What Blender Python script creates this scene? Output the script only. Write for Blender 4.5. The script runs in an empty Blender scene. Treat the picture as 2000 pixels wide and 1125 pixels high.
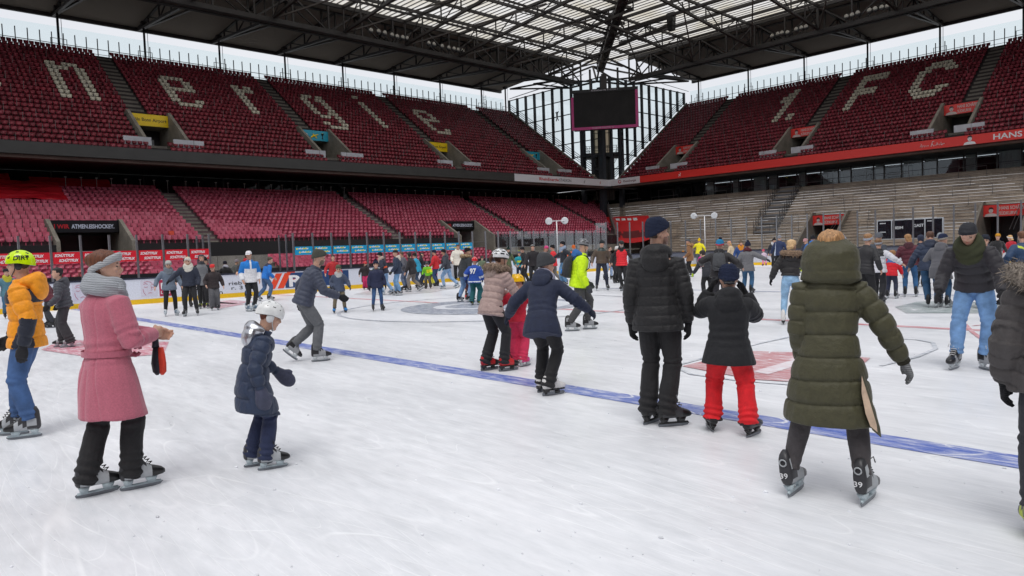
import bpy, math, random
import numpy as np
from mathutils import Vector, Matrix
from mathutils import noise as mnoise

random.seed(7)
RNG = np.random.default_rng(11)
R_ = math.radians
scene = bpy.context.scene
COL = scene.collection

# ---------------------------------------------------------------- camera
CAM_H = 1.65
F_PX, YAW, PITCH, ROLL = 1370.38, R_(46.990), R_(-3.1152), R_(-2.0480)
_f = Vector((-math.sin(YAW) * math.cos(PITCH), math.cos(YAW) * math.cos(PITCH), math.sin(PITCH)))
_r = Vector((math.cos(YAW), math.sin(YAW), 0))
_u = _r.cross(_f)
CR = math.cos(ROLL) * _r + math.sin(ROLL) * _u
CU = -math.sin(ROLL) * _r + math.cos(ROLL) * _u
CF = _f
cam_data = bpy.data.cameras.new('camera')
cam_data.sensor_width = 36.0
cam_data.lens = 36.0 * F_PX / 2000.0
cam_data.clip_start = 0.05
cam_data.clip_end = 2000.0
cam = bpy.data.objects.new('camera', cam_data)
COL.objects.link(cam)
m3 = Matrix((CR, CU, -CF)).transposed()
cam.matrix_world = Matrix.Translation((0, 0, CAM_H)) @ m3.to_4x4()
scene.camera = cam

# ---------------------------------------------------------------- world: overcast daylight
SUN_EL, SUN_AZ = R_(62), R_(-62)      # azimuth measured from +Y towards +X is 90-az; see below
world = bpy.data.worlds.new('World')
scene.world = world
world.use_nodes = True
wn, wl = world.node_tree.nodes, world.node_tree.links
wn.clear()
w_out = wn.new('ShaderNodeOutputWorld')
w_bg = wn.new('ShaderNodeBackground')
sky = wn.new('ShaderNodeTexSky')
sky.sky_type = 'NISHITA'
sky.sun_disc = False
sky.sun_elevation = SUN_EL
sky.sun_rotation = R_(152)
sky.air_density = 1.0
sky.dust_density = 4.0
# an even cloud layer over the blue: cloud brightness from noise on the sky direction
w_tc = wn.new('ShaderNodeTexCoord')
w_map = wn.new('ShaderNodeMapping')
w_map.inputs['Scale'].default_value = (1.0, 1.0, 2.6)
w_no = wn.new('ShaderNodeTexNoise')
w_no.inputs['Scale'].default_value = 2.2
w_no.inputs['Detail'].default_value = 5
w_rmp = wn.new('ShaderNodeValToRGB')
w_rmp.color_ramp.elements[0].position = 0.3
w_rmp.color_ramp.elements[0].color = (6.7, 6.85, 7.3, 1)
w_rmp.color_ramp.elements[1].position = 0.72
w_rmp.color_ramp.elements[1].color = (7.5, 7.6, 7.9, 1)
w_mix = wn.new('ShaderNodeMixRGB')
w_mix.inputs[0].default_value = 0.93
wl.new(w_tc.outputs['Generated'], w_map.inputs['Vector'])
wl.new(w_map.outputs['Vector'], w_no.inputs['Vector'])
wl.new(w_no.outputs['Fac'], w_rmp.inputs['Fac'])
wl.new(sky.outputs['Color'], w_mix.inputs[1])
wl.new(w_rmp.outputs['Color'], w_mix.inputs[2])
wl.new(w_mix.outputs['Color'], w_bg.inputs['Color'])
w_bg.inputs['Strength'].default_value = 0.10
wl.new(w_bg.outputs['Background'], w_out.inputs['Surface'])

sun_data = bpy.data.lights.new('sun', 'SUN')
sun_data.energy = 1.5
sun_data.angle = R_(36)
sun_data.color = (1.0, 0.985, 0.965)
sun = bpy.data.objects.new('sun', sun_data)
COL.objects.link(sun)
sun.location = (10, -20, 60)
_sd = Vector((0.42, -0.50, 1.15)).normalized()     # towards the sun: behind the camera, high, through the open roof
sun.rotation_euler = (-_sd).to_track_quat('-Z', 'Y').to_euler()
sky.sun_elevation = math.asin(_sd.z)
sky.sun_rotation = math.atan2(_sd.x, _sd.y)

scene.view_settings.view_transform = 'Standard'
scene.view_settings.look = 'None'
scene.view_settings.exposure = 0.26
scene.view_settings.gamma = 1.0
scene.render.engine = 'CYCLES'
scene.cycles.max_bounces = 6
scene.cycles.transparent_max_bounces = 24
scene.cycles.use_denoising = True

# ---------------------------------------------------------------- pixel rays (photo pixels, 2000 x 1125)
def ray(x, y):
    return (CF * F_PX + CR * (x - 1000) - CU * (y - 562.5))
def gp(x, y, z=0.0):
    d = ray(x, y); t = (z - CAM_H) / d.z
    return Vector((d.x * t, d.y * t, z))
def at_range(x, y, rng):
    d = ray(x, y); t = rng / math.hypot(d.x, d.y)
    return Vector((d.x * t, d.y * t, CAM_H + d.z * t))
def on_x(x, y, X):
    d = ray(x, y); t = X / d.x
    return Vector((X, d.y * t, CAM_H + d.z * t))
def on_y(x, y, Y):
    d = ray(x, y); t = Y / d.y
    return Vector((d.x * t, Y, CAM_H + d.z * t))

# ---------------------------------------------------------------- materials
def srgb(r, g, b):
    f = lambda c: (c / 255 / 12.92) if c / 255 <= 0.04045 else ((c / 255 + 0.055) / 1.055) ** 2.4
    return (f(r), f(g), f(b), 1.0)
_mats = {}
def _base(name):
    m = bpy.data.materials.new(name)
    m.use_nodes = True
    nt = m.node_tree
    b = nt.nodes['Principled BSDF']
    return m, nt, b
def fabric(color, kind='plain'):
    """Cloth and other object surfaces. color: linear RGB."""
    key = (tuple(round(c, 4) for c in color[:3]), kind)
    if key in _mats: return _mats[key]
    m, nt, b = _base(kind + '_surface')
    N, L = nt.nodes, nt.links
    c = tuple(color[:3]) + (1,)
    b.inputs['Base Color'].default_value = c
    rough = dict(plain=.8, wool=.95, puffer=.66, denim=.85, knit=.95, fur=1., skin=.5, plastic=.32, rubber=.55, metal=.28, hair=.55, leather=.45, gloss=.18, concrete=.85, paint=.45, satin=.35).get(kind, .7)
    b.inputs['Roughness'].default_value = rough
    tc = N.new('ShaderNodeTexCoord')
    def noise(scale, detail=3, vec=None, rough=.6):
        n = N.new('ShaderNodeTexNoise'); n.inputs['Scale'].default_value = scale; n.inputs['Detail'].default_value = detail
        n.inputs['Roughness'].default_value = rough
        L.new(vec or tc.outputs['Object'], n.inputs['Vector']); return n
    def vary(fac, lo, hi, dark=.75, light=1.25):
        r = N.new('ShaderNodeMapRange'); r.inputs[1].default_value = lo; r.inputs[2].default_value = hi
        r.inputs[3].default_value = dark; r.inputs[4].default_value = light
        L.new(fac, r.inputs[0])
        mx = N.new('ShaderNodeMixRGB'); mx.blend_type = 'MULTIPLY'; mx.inputs[0].default_value = 1
        mx.inputs[1].default_value = c
        L.new(r.outputs[0], mx.inputs[2]); L.new(mx.outputs[0], b.inputs['Base Color'])
    def bump(h, strength, dist):
        bp = N.new('ShaderNodeBump'); bp.inputs['Strength'].default_value = strength; bp.inputs['Distance'].default_value = dist
        L.new(h, bp.inputs['Height']); L.new(bp.outputs['Normal'], b.inputs['Normal'])
    if kind in ('plain', 'wool', 'puffer'):
        n = noise({'plain': 20, 'wool': 90, 'puffer': 24}[kind], 4)
        vary(n.outputs['Fac'], .3, .7, .86, 1.14)
        bump(n.outputs['Fac'], .5, {'plain': .020, 'wool': .005, 'puffer': .020}[kind])
        if 'Sheen Weight' in b.inputs: b.inputs['Sheen Weight'].default_value = {'plain': .05, 'wool': .25, 'puffer': .08}[kind]
    elif kind == 'denim':
        n = noise(7, 5); vary(n.outputs['Fac'], .32, .68, .72, 1.32); n2 = noise(26, 3); bump(n2.outputs['Fac'], .5, .012)
    elif kind == 'knit':
        w = N.new('ShaderNodeTexWave'); w.bands_direction = 'Z'; w.inputs['Scale'].default_value = 26; w.inputs['Distortion'].default_value = 3.0
        w.inputs['Detail'].default_value = 2
        L.new(tc.outputs['Object'], w.inputs['Vector']); bump(w.outputs['Fac'], .7, .008); vary(w.outputs['Fac'], 0, 1, .8, 1.1)
    elif kind == 'fur':
        mp = N.new('ShaderNodeMapping'); mp.inputs['Scale'].default_value = (1, 1, .35); L.new(tc.outputs['Object'], mp.inputs['Vector'])
        n = noise(70, 4, mp.outputs['Vector']); vary(n.outputs['Fac'], .35, .65, .4, 1.6); bump(n.outputs['Fac'], 1, .02)
    elif kind == 'hair':
        mp = N.new('ShaderNodeMapping'); mp.inputs['Scale'].default_value = (1, 1, .09); L.new(tc.outputs['Object'], mp.inputs['Vector'])
        n = noise(130, 3, mp.outputs['Vector']); vary(n.outputs['Fac'], .35, .65, .55, 1.5); bump(n.outputs['Fac'], .8, .006)
    elif kind == 'skin':
        b.inputs['Subsurface Weight'].default_value = .12
        b.inputs['Subsurface Radius'].default_value = (.02, .008, .004)
        n = noise(28, 3); vary(n.outputs['Fac'], .3, .7, .9, 1.1)
    elif kind == 'metal':
        b.inputs['Metallic'].default_value = .9; n = noise(20, 3); vary(n.outputs['Fac'], .3, .7, .85, 1.1)
    elif kind in ('plastic', 'rubber', 'leather', 'satin', 'gloss'):
        n = noise(22, 4); vary(n.outputs['Fac'], .3, .7, .9, 1.1); bump(n.outputs['Fac'], .25, .004)
    elif kind == 'concrete':
        n = noise(.55, 6, rough=.65); n2 = noise(9, 4); mx = N.new('ShaderNodeMixRGB'); mx.inputs[0].default_value = .4
        L.new(n.outputs['Fac'], mx.inputs[1]); L.new(n2.outputs['Fac'], mx.inputs[2]); vary(mx.outputs[0], .36, .64, .62, 1.3); bump(n2.outputs['Fac'], .4, .02)
    elif kind == 'paint':
        n = noise(.8, 4); vary(n.outputs['Fac'], .3, .7, .86, 1.12)
    _mats[key] = m
    return m
def S(r, g, b, kind='plain'):
    return fabric(srgb(r, g, b), kind)
def glass(name, tint, gloss=.08, rough=.02):
    m, nt, b = _base(name)
    N, L = nt.nodes, nt.links
    out = N['Material Output']; N.remove(b)
    t = N.new('ShaderNodeBsdfTransparent'); t.inputs['Color'].default_value = tuple(tint) + (1,)
    g = N.new('ShaderNodeBsdfGlossy'); g.inputs['Roughness'].default_value = rough; g.inputs['Color'].default_value = (.9, .95, 1, 1)
    fr = N.new('ShaderNodeFresnel'); fr.inputs['IOR'].default_value = 1.45
    mul = N.new('ShaderNodeMath'); mul.operation = 'MULTIPLY_ADD'; mul.inputs[1].default_value = gloss * 3; mul.inputs[2].default_value = gloss * .1
    L.new(fr.outputs[0], mul.inputs[0])
    mx = N.new('ShaderNodeMixShader')
    L.new(mul.outputs[0], mx.inputs[0]); L.new(t.outputs[0], mx.inputs[1]); L.new(g.outputs[0], mx.inputs[2])
    L.new(mx.outputs[0], out.inputs['Surface'])
    return m

# ---------------------------------------------------------------- mesh builder
class MB:
    def __init__(self): self.v, self.f, self.m = [], [], []
    def add(self, vs, fs, mi=0):
        o = len(self.v); self.v.extend(tuple(p) for p in vs)
        for f in fs: self.f.append(tuple(i + o for i in f)); self.m.append(mi)
    def box(self, lo, hi, mi=0):
        x0, y0, z0 = lo; x1, y1, z1 = hi
        self.add([(x0,y0,z0),(x1,y0,z0),(x1,y1,z0),(x0,y1,z0),(x0,y0,z1),(x1,y0,z1),(x1,y1,z1),(x0,y1,z1)],
                 [(0,3,2,1),(4,5,6,7),(0,1,5,4),(1,2,6,5),(2,3,7,6),(3,0,4,7)], mi)
    def hexa(self, p, mi=0):   # 8 points, bottom ring then top ring
        self.add(p, [(0,3,2,1),(4,5,6,7),(0,1,5,4),(1,2,6,5),(2,3,7,6),(3,0,4,7)], mi)
    def quad(self, p, mi=0): self.add(p, [tuple(range(len(p)))], mi)
    def beam(self, a, b, w, h=None, mi=0):
        a, b = Vector(a), Vector(b); h = h or w; d = (b - a)
        if d.length < 1e-6: return
        d.normalize(); up = Vector((0,0,1)) if abs(d.z) < .95 else Vector((1,0,0))
        x = d.cross(up).normalized(); y = x.cross(d).normalized()
        P = []
        for c in (a, b):
            for sx, sy in ((-1,-1),(1,-1),(1,1),(-1,1)): P.append(c + x*sx*w/2 + y*sy*h/2)
        self.add(P, [(0,3,2,1),(4,5,6,7),(0,1,5,4),(1,2,6,5),(2,3,7,6),(3,0,4,7)], mi)
    def rod(self, pts, r, n=8, mi=0, cap=True):
        self.loft([(Vector(p), r if not isinstance(r, (list, tuple)) else r[i]) for i, p in enumerate(pts)], n, mi, cap)
    def loft(self, pr, n=10, mi=0, cap=True):
        """tube through (point, radius | (rx, ry)) with a parallel frame"""
        pts = [Vector(p) for p, _ in pr]; rings = []; prev = None
        for i, p in enumerate(pts):
            d = (pts[min(i+1, len(pts)-1)] - pts[max(i-1, 0)])
            if d.length < 1e-9: d = Vector((0,0,1))
            d.normalize()
            if prev is None:
                ref = Vector((1,0,0)) if abs(d.x) < .8 else Vector((0,1,0))
                x = (ref - d * ref.dot(d)).normalized()
            else: x = (prev - d * prev.dot(d)).normalized()
            prev = x; y = d.cross(x)
            r = pr[i][1]; rx, ry = r if isinstance(r, (tuple, list)) else (r, r)
            rings.append([p + x*rx*math.cos(2*math.pi*k/n) + y*ry*math.sin(2*math.pi*k/n) for k in range(n)])
        self.rings(rings, mi, cap)
    def rings(self, rings, mi=0, cap=True, close=True):
        n = len(rings[0]); V = [p for r in rings for p in r]; F = []
        for i in range(len(rings)-1):
            for k in range(n if close else n-1):
                a, b = i*n+k, i*n+(k+1) % n
                F.append((a, b, b+n, a+n))
        if cap:
            F.append(tuple(range(n-1, -1, -1))); F.append(tuple((len(rings)-1)*n + k for k in range(n)))
        self.add(V, F, mi)
    def ball(self, c, r, nu=12, nv=8, mi=0, M=None):
        c = Vector(c); rx, ry, rz = r if isinstance(r, (tuple, list)) else (r, r, r)
        V = []
        for j in range(nv+1):
            t = math.pi*(j/nv)
            t = min(max(t, .02), math.pi-.02)
            for i in range(nu):
                a = 2*math.pi*i/nu
                q = Vector((rx*math.sin(t)*math.cos(a), ry*math.sin(t)*math.sin(a), rz*math.cos(t)))
                if M is not None: q = M @ q
                V.append(c + q)
        F = []
        for j in range(nv):
            for i in range(nu):
                a, b = j*nu+i, j*nu+(i+1) % nu
                F.append((a, a+nu, b+nu, b))
        F.append(tuple(range(nu))); F.append(tuple(nv*nu + k for k in range(nu-1, -1, -1)))
        self.add(V, F, mi)
    def mesh(self, name, mats, smooth=False):
        me = bpy.data.meshes.new(name)
        me.from_pydata([tuple(p) for p in self.v], [], self.f)
        for m in (mats if isinstance(mats, (list, tuple)) else [mats]): me.materials.append(m)
        if any(self.m): me.polygons.foreach_set('material_index', self.m)
        if smooth: me.polygons.foreach_set('use_smooth', [True]*len(self.f))
        me.update(); return me
    def build(self, name, mats, parent=None, smooth=False):
        o = bpy.data.objects.new(name, self.mesh(name, mats, smooth)); COL.objects.link(o)
        if parent is not None: o.parent = parent
        return o

def tag(o, label=None, cat=None, group=None, kind=None):
    if label: o['label'] = label
    if cat: o['category'] = cat
    if group: o['group'] = group
    if kind: o['kind'] = kind
    return o
def empty(name, loc=(0,0,0), rz=0.0):
    o = bpy.data.objects.new(name, None); COL.objects.link(o); o.location = loc; o.rotation_euler = (0,0,rz)
    o.empty_display_size = .2
    return o
def copy_tree(o, parent=None):
    c = o.copy(); COL.objects.link(c)
    if parent is not None: c.parent = parent; c.matrix_parent_inverse = o.matrix_parent_inverse
    for ch in list(o.children): copy_tree(ch, c)
    return c
_text_cache = {}
def text_mesh(s, bold=.0, shear=0., extrude=.004):
    """letter shapes as plain verts/faces, in a box of height ~1 with the baseline at 0"""
    key = (s, bold, shear, extrude)
    if key in _text_cache: return _text_cache[key]
    cu = bpy.data.curves.new('t', 'FONT'); cu.body = s; cu.size = 1.0; cu.offset = bold; cu.shear = shear; cu.resolution_u = 3; cu.extrude = extrude
    cu.fill_mode = 'BOTH'
    o = bpy.data.objects.new('t', cu); COL.objects.link(o)
    dg = bpy.context.evaluated_depsgraph_get(); me = bpy.data.meshes.new_from_object(o.evaluated_get(dg))
    V = np.array([v.co[:] for v in me.vertices]) if len(me.vertices) else np.zeros((0,3)); F = [tuple(p.vertices) for p in me.polygons]
    bpy.data.objects.remove(o); bpy.data.curves.remove(cu); bpy.data.meshes.remove(me)
    _text_cache[key] = (V, F); return V, F
def put_text(mb, s, org, right, up, width=None, height=.5, mi=0, bold=.0, shear=0., lift=.006, align='l'):
    """lay a word on a surface: org lower-left, right/up unit vectors; scaled to `height` cap height and `width` if given"""
    V, F = text_mesh(s, bold, shear)
    if len(V) == 0: return
    right, up = Vector(right).normalized(), Vector(up).normalized(); n = right.cross(up)
    x0, x1 = V[:,0].min(), V[:,0].max(); sy = height / .73; sx = (width / (x1-x0)) if width else sy
    if align == 'c': org = Vector(org) - right * ((x1-x0)*sx/2)
    P = [Vector(org) + right*(v[0]-x0)*sx + up*v[1]*sy + n*(lift + v[2]*.6) for v in V]
    mb.add(P, F, mi)
# ================================================================ ice, ground
CONC = S(138, 132, 122, 'concrete'); CONC_D = S(112, 106, 98, 'concrete'); DARK = S(24, 24, 27, 'plastic'); STEEL = S(46, 46, 50, 'paint')
BLACK = S(16, 16, 18, 'plastic'); WHITE = S(228, 228, 230, 'plastic'); ALU = S(150, 152, 156, 'metal'); GREY = S(120, 122, 126, 'paint')

def ice_material(name, paint=None, wear=.35, ring=None):
    """ice: cold white with drifts of skate snow and long curved blade scratches; `paint` = colour under the ice, worn by the same scratches"""
    m, nt, b = _base(name)
    N, L = nt.nodes, nt.links
    tc = N.new('ShaderNodeTexCoord'); P = tc.outputs['Object']
    def mapping(rot, sc):
        mp = N.new('ShaderNodeMapping'); mp.inputs['Rotation'].default_value = (0, 0, rot); mp.inputs['Scale'].default_value = sc
        L.new(P, mp.inputs['Vector']); return mp.outputs['Vector']
    def noise(vec, sc, det, rough=.55):
        n = N.new('ShaderNodeTexNoise'); n.inputs['Scale'].default_value = sc; n.inputs['Detail'].default_value = det; n.inputs['Roughness'].default_value = rough
        L.new(vec, n.inputs['Vector']); return n.outputs['Fac']
    def math_(op, a, v=None, c=None):
        q = N.new('ShaderNodeMath'); q.operation = op
        L.new(a, q.inputs[0])
        if v is not None:
            if isinstance(v, (int, float)): q.inputs[1].default_value = v
            else: L.new(v, q.inputs[1])
        if c is not None: q.inputs[2].default_value = c
        return q.outputs[0]
    def rng(a, lo, hi, t0=0., t1=1.):
        q = N.new('ShaderNodeMapRange'); q.inputs[1].default_value = lo; q.inputs[2].default_value = hi; q.inputs[3].default_value = t0; q.inputs[4].default_value = t1
        L.new(a, q.inputs[0]); return q.outputs[0]
    # contour lines of smooth stretched noise = long curved scratches
    scr = None
    for rot, sc, fr, w in ((.5, (.05, .45, 1), 40, .030), (1.35, (.06, .5, 1), 36, .030), (-.35, (.05, .42, 1), 44, .028), (2.2, (.10, .9, 1), 34, .028), (.9, (.12, 1.3, 1), 30, .026), (1.8, (.08, 1.1, 1), 34, .026)):
        n = noise(mapping(rot, sc), 1.0, 1.2, .4)
        t = math_('FRACT', math_('MULTIPLY', n, fr))
        d = math_('ABSOLUTE', math_('SUBTRACT', t, .5))
        ln = rng(d, w * .2, w * 1.2, 1, 0)
        br = rng(noise(mapping(rot + .3, (1, 1, 1)), .8, 2), .48, .62)
        ln = math_('MULTIPLY', ln, br)
        scr = ln if scr is None else math_('MAXIMUM', scr, ln)
    drift = noise(mapping(.6, (.28, 1.0, 1)), .9, 6, .62)
    fine = noise(mapping(.75, (1.0, 3.4, 1)), 3.2, 5, .7)
    grain = noise(mapping(0, (1, 1, 1)), 26, 3, .7)
    snow = rng(math_('ADD', math_('MULTIPLY', drift, .5), math_('MULTIPLY', fine, .5)), .34, .68)
    cr = N.new('ShaderNodeValToRGB'); cr.color_ramp.elements[0].position = 0; cr.color_ramp.elements[1].position = 1
    cr.color_ramp.elements[0].color = srgb(214, 217, 222); cr.color_ramp.elements[1].color = srgb(239, 240, 244)
    L.new(snow, cr.inputs[0])
    base = cr.outputs[0]
    mx = N.new('ShaderNodeMixRGB'); mx.inputs[2].default_value = srgb(250, 251, 254)
    L.new(math_('MULTIPLY', scr, .5), mx.inputs[0]); L.new(base, mx.inputs[1])
    st = N.new('ShaderNodeMixRGB'); st.blend_type = 'MULTIPLY'; st.inputs[0].default_value = 1
    s1 = noise(mapping(R_(-47), (.55, 8.5, 1)), 1.0, 5, .72); s2 = noise(mapping(R_(15), (.8, 8, 1)), 1.0, 4, .7); s3 = noise(mapping(R_(-105), (.7, 7, 1)), 1.0, 4, .7)
    sk = math_('ADD', math_('MULTIPLY', s1, .36), math_('ADD', math_('MULTIPLY', s2, .32), math_('MULTIPLY', s3, .32)))
    L.new(mx.outputs[0], st.inputs[1]); L.new(rng(sk, .42, .58, .95, 1.03), st.inputs[2])
    col = st.outputs[0]
    if paint is not None:
        w_ = math_('ADD', math_('MULTIPLY', rng(fine, .42, .72), .75), math_('MULTIPLY', scr, .8))
        w_ = math_('MINIMUM', math_('ADD', math_('MULTIPLY', w_, .9), wear * .55), 1.0)
        w_ = math_('ADD', math_('MULTIPLY', w_, rng(grain, .3, .7, .75, 1.15)), 0.0)
        pm = N.new('ShaderNodeMixRGB'); pm.inputs[1].default_value = paint; pm.use_clamp = True
        L.new(w_, pm.inputs[0]); L.new(col, pm.inputs[2]); col = pm.outputs[0]
    L.new(col, b.inputs['Base Color'])
    L.new(rng(snow, 0, 1, .25, .50), b.inputs['Roughness'])
    b.inputs['Specular IOR Level'].default_value = .5
    hb = math_('ADD', math_('MULTIPLY', scr, -.6), math_('ADD', math_('MULTIPLY', grain, .45), math_('MULTIPLY', fine, .6)))
    bp = N.new('ShaderNodeBump'); bp.inputs['Strength'].default_value = .25; bp.inputs['Distance'].default_value = .006
    L.new(hb, bp.inputs['Height']); L.new(bp.outputs['Normal'], b.inputs['Normal'])
    return m
ICE = ice_material('ice_surface')
RX, RY, RC = -30.8, 45.2, 8.5
def rink_outline(off=0.0, n=14):
    pts = [(RX - off, -12.0), (RX - off, RY - RC)]
    for k in range(1, n):
        a = math.pi - k / n * math.pi / 2
        pts.append((RX + RC + (RC + off) * math.cos(a), RY - RC + (RC + off) * math.sin(a)))
    pts += [(RX + RC, RY + off), (9.0, RY + off)]
    return pts
g = MB(); g.quad([(-400, -400, -.06), (400, -400, -.06), (400, 400, -.06), (-400, 400, -.06)])
tag(g.build('ground', S(88, 88, 86, 'concrete')), kind='structure')
ol = rink_outline()
g = MB(); g.quad([(x, y, 0) for x, y in ol] + [(9, -12, 0)])
ice_o = tag(g.build('ice', ICE), kind='structure')

def mark(name, polys, paint, wear=.3, z=.004):
    m = MB()
    for p in polys: m.quad([(x, y, z) for x, y in p])
    return tag(m.build(name, ice_material(name + '_paint', paint, wear)), kind='structure')
def rect(x0, x1, y0, y1): return [(x0, y0), (x1, y0), (x1, y1), (x0, y1)]
def arc_band(cx, cy, r, w, a0=0, a1=360, n=64):
    return [[(cx + q * math.cos(R_(t)), cy + q * math.sin(R_(t))) for q, t in ((r - w/2, A), (r + w/2, A), (r + w/2, B), (r - w/2, B))]
            for A, B in ((a0 + (a1 - a0) * k / n, a0 + (a1 - a0) * (k + 1) / n) for k in range(n))]
BLUE_P, RED_P = srgb(34, 82, 186), srgb(200, 44, 66)
mark('blue_line', [rect(RX + .05, 8, 5.83, 6.17)], BLUE_P, .22)
mark('centre_line', [rect(RX + .05, 8, 13.74, 13.98)], RED_P, .42)
mark('far_blue_line', [rect(RX + .05, 8, 21.45, 21.70)], srgb(60, 90, 150), .5)
mark('goal_line', [rect(RX + .3, 8, 40.6, 40.72)], RED_P, .5)
cx0, cy0 = -15.7, 13.86
mark('centre_logo', [[(cx0 + 2.75 * math.cos(t), cy0 + 2.75 * math.sin(t)) for t in [2 * math.pi * k / 40 for k in range(40)]]], srgb(56, 80, 116), .48, .008)
mark('centre_circle', arc_band(cx0, cy0, 4.5, .10), srgb(110, 122, 146), .75, .008)
m_ = [arc_band(cx0 + .3, cy0 + .2, 1.7, .5, -60, 130, 18), arc_band(cx0 - .5, cy0 - .4, 1.0, .35, 130, 330, 16)]
mark('logo_swirl', m_[0] + m_[1], srgb(214, 222, 232), .95, .012)
# red square advert with a white wedge, grey outline curve round it (lower right of the photo)
q = [gp(1335, 716), gp(1462, 690), gp(1620, 694), gp(1740, 700), gp(1700, 752), gp(1530, 748), gp(1425, 740)]
mark('red_ice_advert', [[(p.x, p.y) for p in (gp(1332, 716), gp(1460, 686), gp(1585, 690), gp(1700, 700), gp(1640, 752), gp(1470, 742))]], srgb(184, 52, 62), .42, .008)
mark('white_ice_wedge', [[(p.x, p.y) for p in (gp(1470, 727), gp(1555, 703), gp(1590, 705), gp(1500, 733))]], srgb(226, 170, 178), 1.0, .012)
def band_px(px, w):
    P = [gp(*p) for p in px]; out = []
    for a, b in zip(P[:-1], P[1:]):
        d = Vector((b.x - a.x, b.y - a.y, 0)).normalized(); n = Vector((-d.y, d.x, 0)) * w / 2
        out.append([((a + n).x, (a + n).y), ((b + n).x, (b + n).y), ((b - n).x, (b - n).y), ((a - n).x, (a - n).y)])
    return out
mark('grey_ice_outline', band_px([(1326, 712), (1328, 722), (1350, 732), (1440, 744), (1550, 753)], .05) + band_px([(1330, 712), (1400, 693), (1480, 672), (1560, 655)], .06)
     + band_px([(1720, 715), (1790, 698), (1828, 682), (1822, 670), (1790, 664), (1750, 662)], .06), srgb(140, 154, 170), .95, .010)
mark('green_ice_advert', [[(p.x, p.y) for p in (gp(1748, 600), gp(1790, 590), gp(1860, 588), gp(2040, 598), gp(2050, 614), gp(1900, 612), gp(1770, 612))]], srgb(40, 96, 88), .62, .008)
mark('pink_ice_advert', [[(p.x, p.y) for p in (gp(80, 684), gp(120, 664), gp(235, 668), gp(330, 668), gp(320, 692), gp(200, 702))]], srgb(206, 60, 100), .5, .008)
mark('face_off_circle', arc_band(-22.4, 30.5, 4.5, .06) + arc_band(-6.0, 30.5, 4.5, .06), RED_P, .45, .008)
mark('red_ice_diagonal', band_px([(1885, 634), (1900, 650), (1925, 668), (1990, 684)], .07) + band_px([(1900, 637), (1950, 632)], .05), RED_P, .45, .010)
mark('small_red_advert', [[(p.x, p.y) for p in (gp(380, 598), gp(430, 590), gp(480, 594), gp(430, 603))], [(p.x, p.y) for p in (gp(400, 592), gp(450, 586), gp(500, 590), gp(455, 594))]], srgb(196, 80, 110), .55, .008)
mark('rubber_mat', [[(p.x, p.y) for p in (gp(690, 575), gp(740, 564), gp(850, 556), gp(905, 560), gp(840, 572), gp(760, 577))]], srgb(170, 160, 158), .55, .006)
# snow crumbs shaved up by the skates
m = MB()
for k in range(420):
    d = 3.2 + 14 * RNG.random() ** 1.6; a = YAW + R_(90) + R_(80) * (RNG.random() - .5)
    r = .004 + .010 * RNG.random() ** 3
    m.ball((d * math.cos(a), d * math.sin(a), r * .4), (r * 1.5, r, r * .7), 5, 4)
tag(m.build('ice_crumbs', fabric((.78, .8, .84), 'concrete')), kind='stuff')

# ================================================================ rink boards and glass
rb = tag(empty('rink_boards', (RX, 20, 0)), 'white rink boards with yellow kick strip and clear glass shield round the ice', 'rink boards')
rb_off = Vector((RX, 20, 0))
def sub(mb): mb.v = [(x - rb_off.x, y - rb_off.y, z - rb_off.z) for x, y, z in mb.v]; return mb
def board_run(z0, z1, o0, o1, pts=None):
    m = MB(); A, B = rink_outline(o0, 14), rink_outline(o1, 14)
    if pts: A, B = A[pts[0]:pts[1]], B[pts[0]:pts[1]]
    m.rings([[(a[0], a[1], z0), (a[0], a[1], z1), (b[0], b[1], z1), (b[0], b[1], z0)] for a, b in zip(A, B)])
    return sub(m)
YEL = S(232, 186, 24, 'plastic'); BWHITE = S(214, 218, 230, 'satin')
board_run(.19, 1.00, .0, .10, (0, 5)).build('board_panel', BWHITE, rb)
board_run(.19, .62, .0, .10, (4, 99)).build('board_panel', S(196, 198, 206, 'satin'), rb)
board_run(.622, 1.00, .004, .10, (4, 99)).build('board_panel', S(92, 96, 108, 'satin'), rb)
board_run(.0, .188, -.015, .11).build('kick_strip', YEL, rb)
board_run(1.002, 1.06, -.02, .13).build('top_rail', S(44, 48, 66, 'plastic'), rb)
GLASS = glass('rink_glass', (.965, .975, .98), .06)
gl_y = [-1.5 + .98 * k for k in range(13)] ; gl_y = [y for y in gl_y if y < 11.3]; gl_y.append(11.14)
gl_y2 = [14.96 + (RY - RC - 14.96) * k / 22 for k in range(23)]
path_glass = [[(RX - .06, y) for y in gl_y], [(RX - .06, y) for y in gl_y2]]
arc = [(RX + RC + (RC + .06) * math.cos(math.pi - t), RY - RC + (RC + .06) * math.sin(math.pi - t)) for t in [math.pi / 2 * k / 13 for k in range(14)]]
end = [(RX + RC + 1.04 * k, RY + .06) for k in range(20)]
runs = [(path_glass[0], 2.74), (path_glass[1], 2.74), (arc, 3.25), (end, 3.25)]
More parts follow.
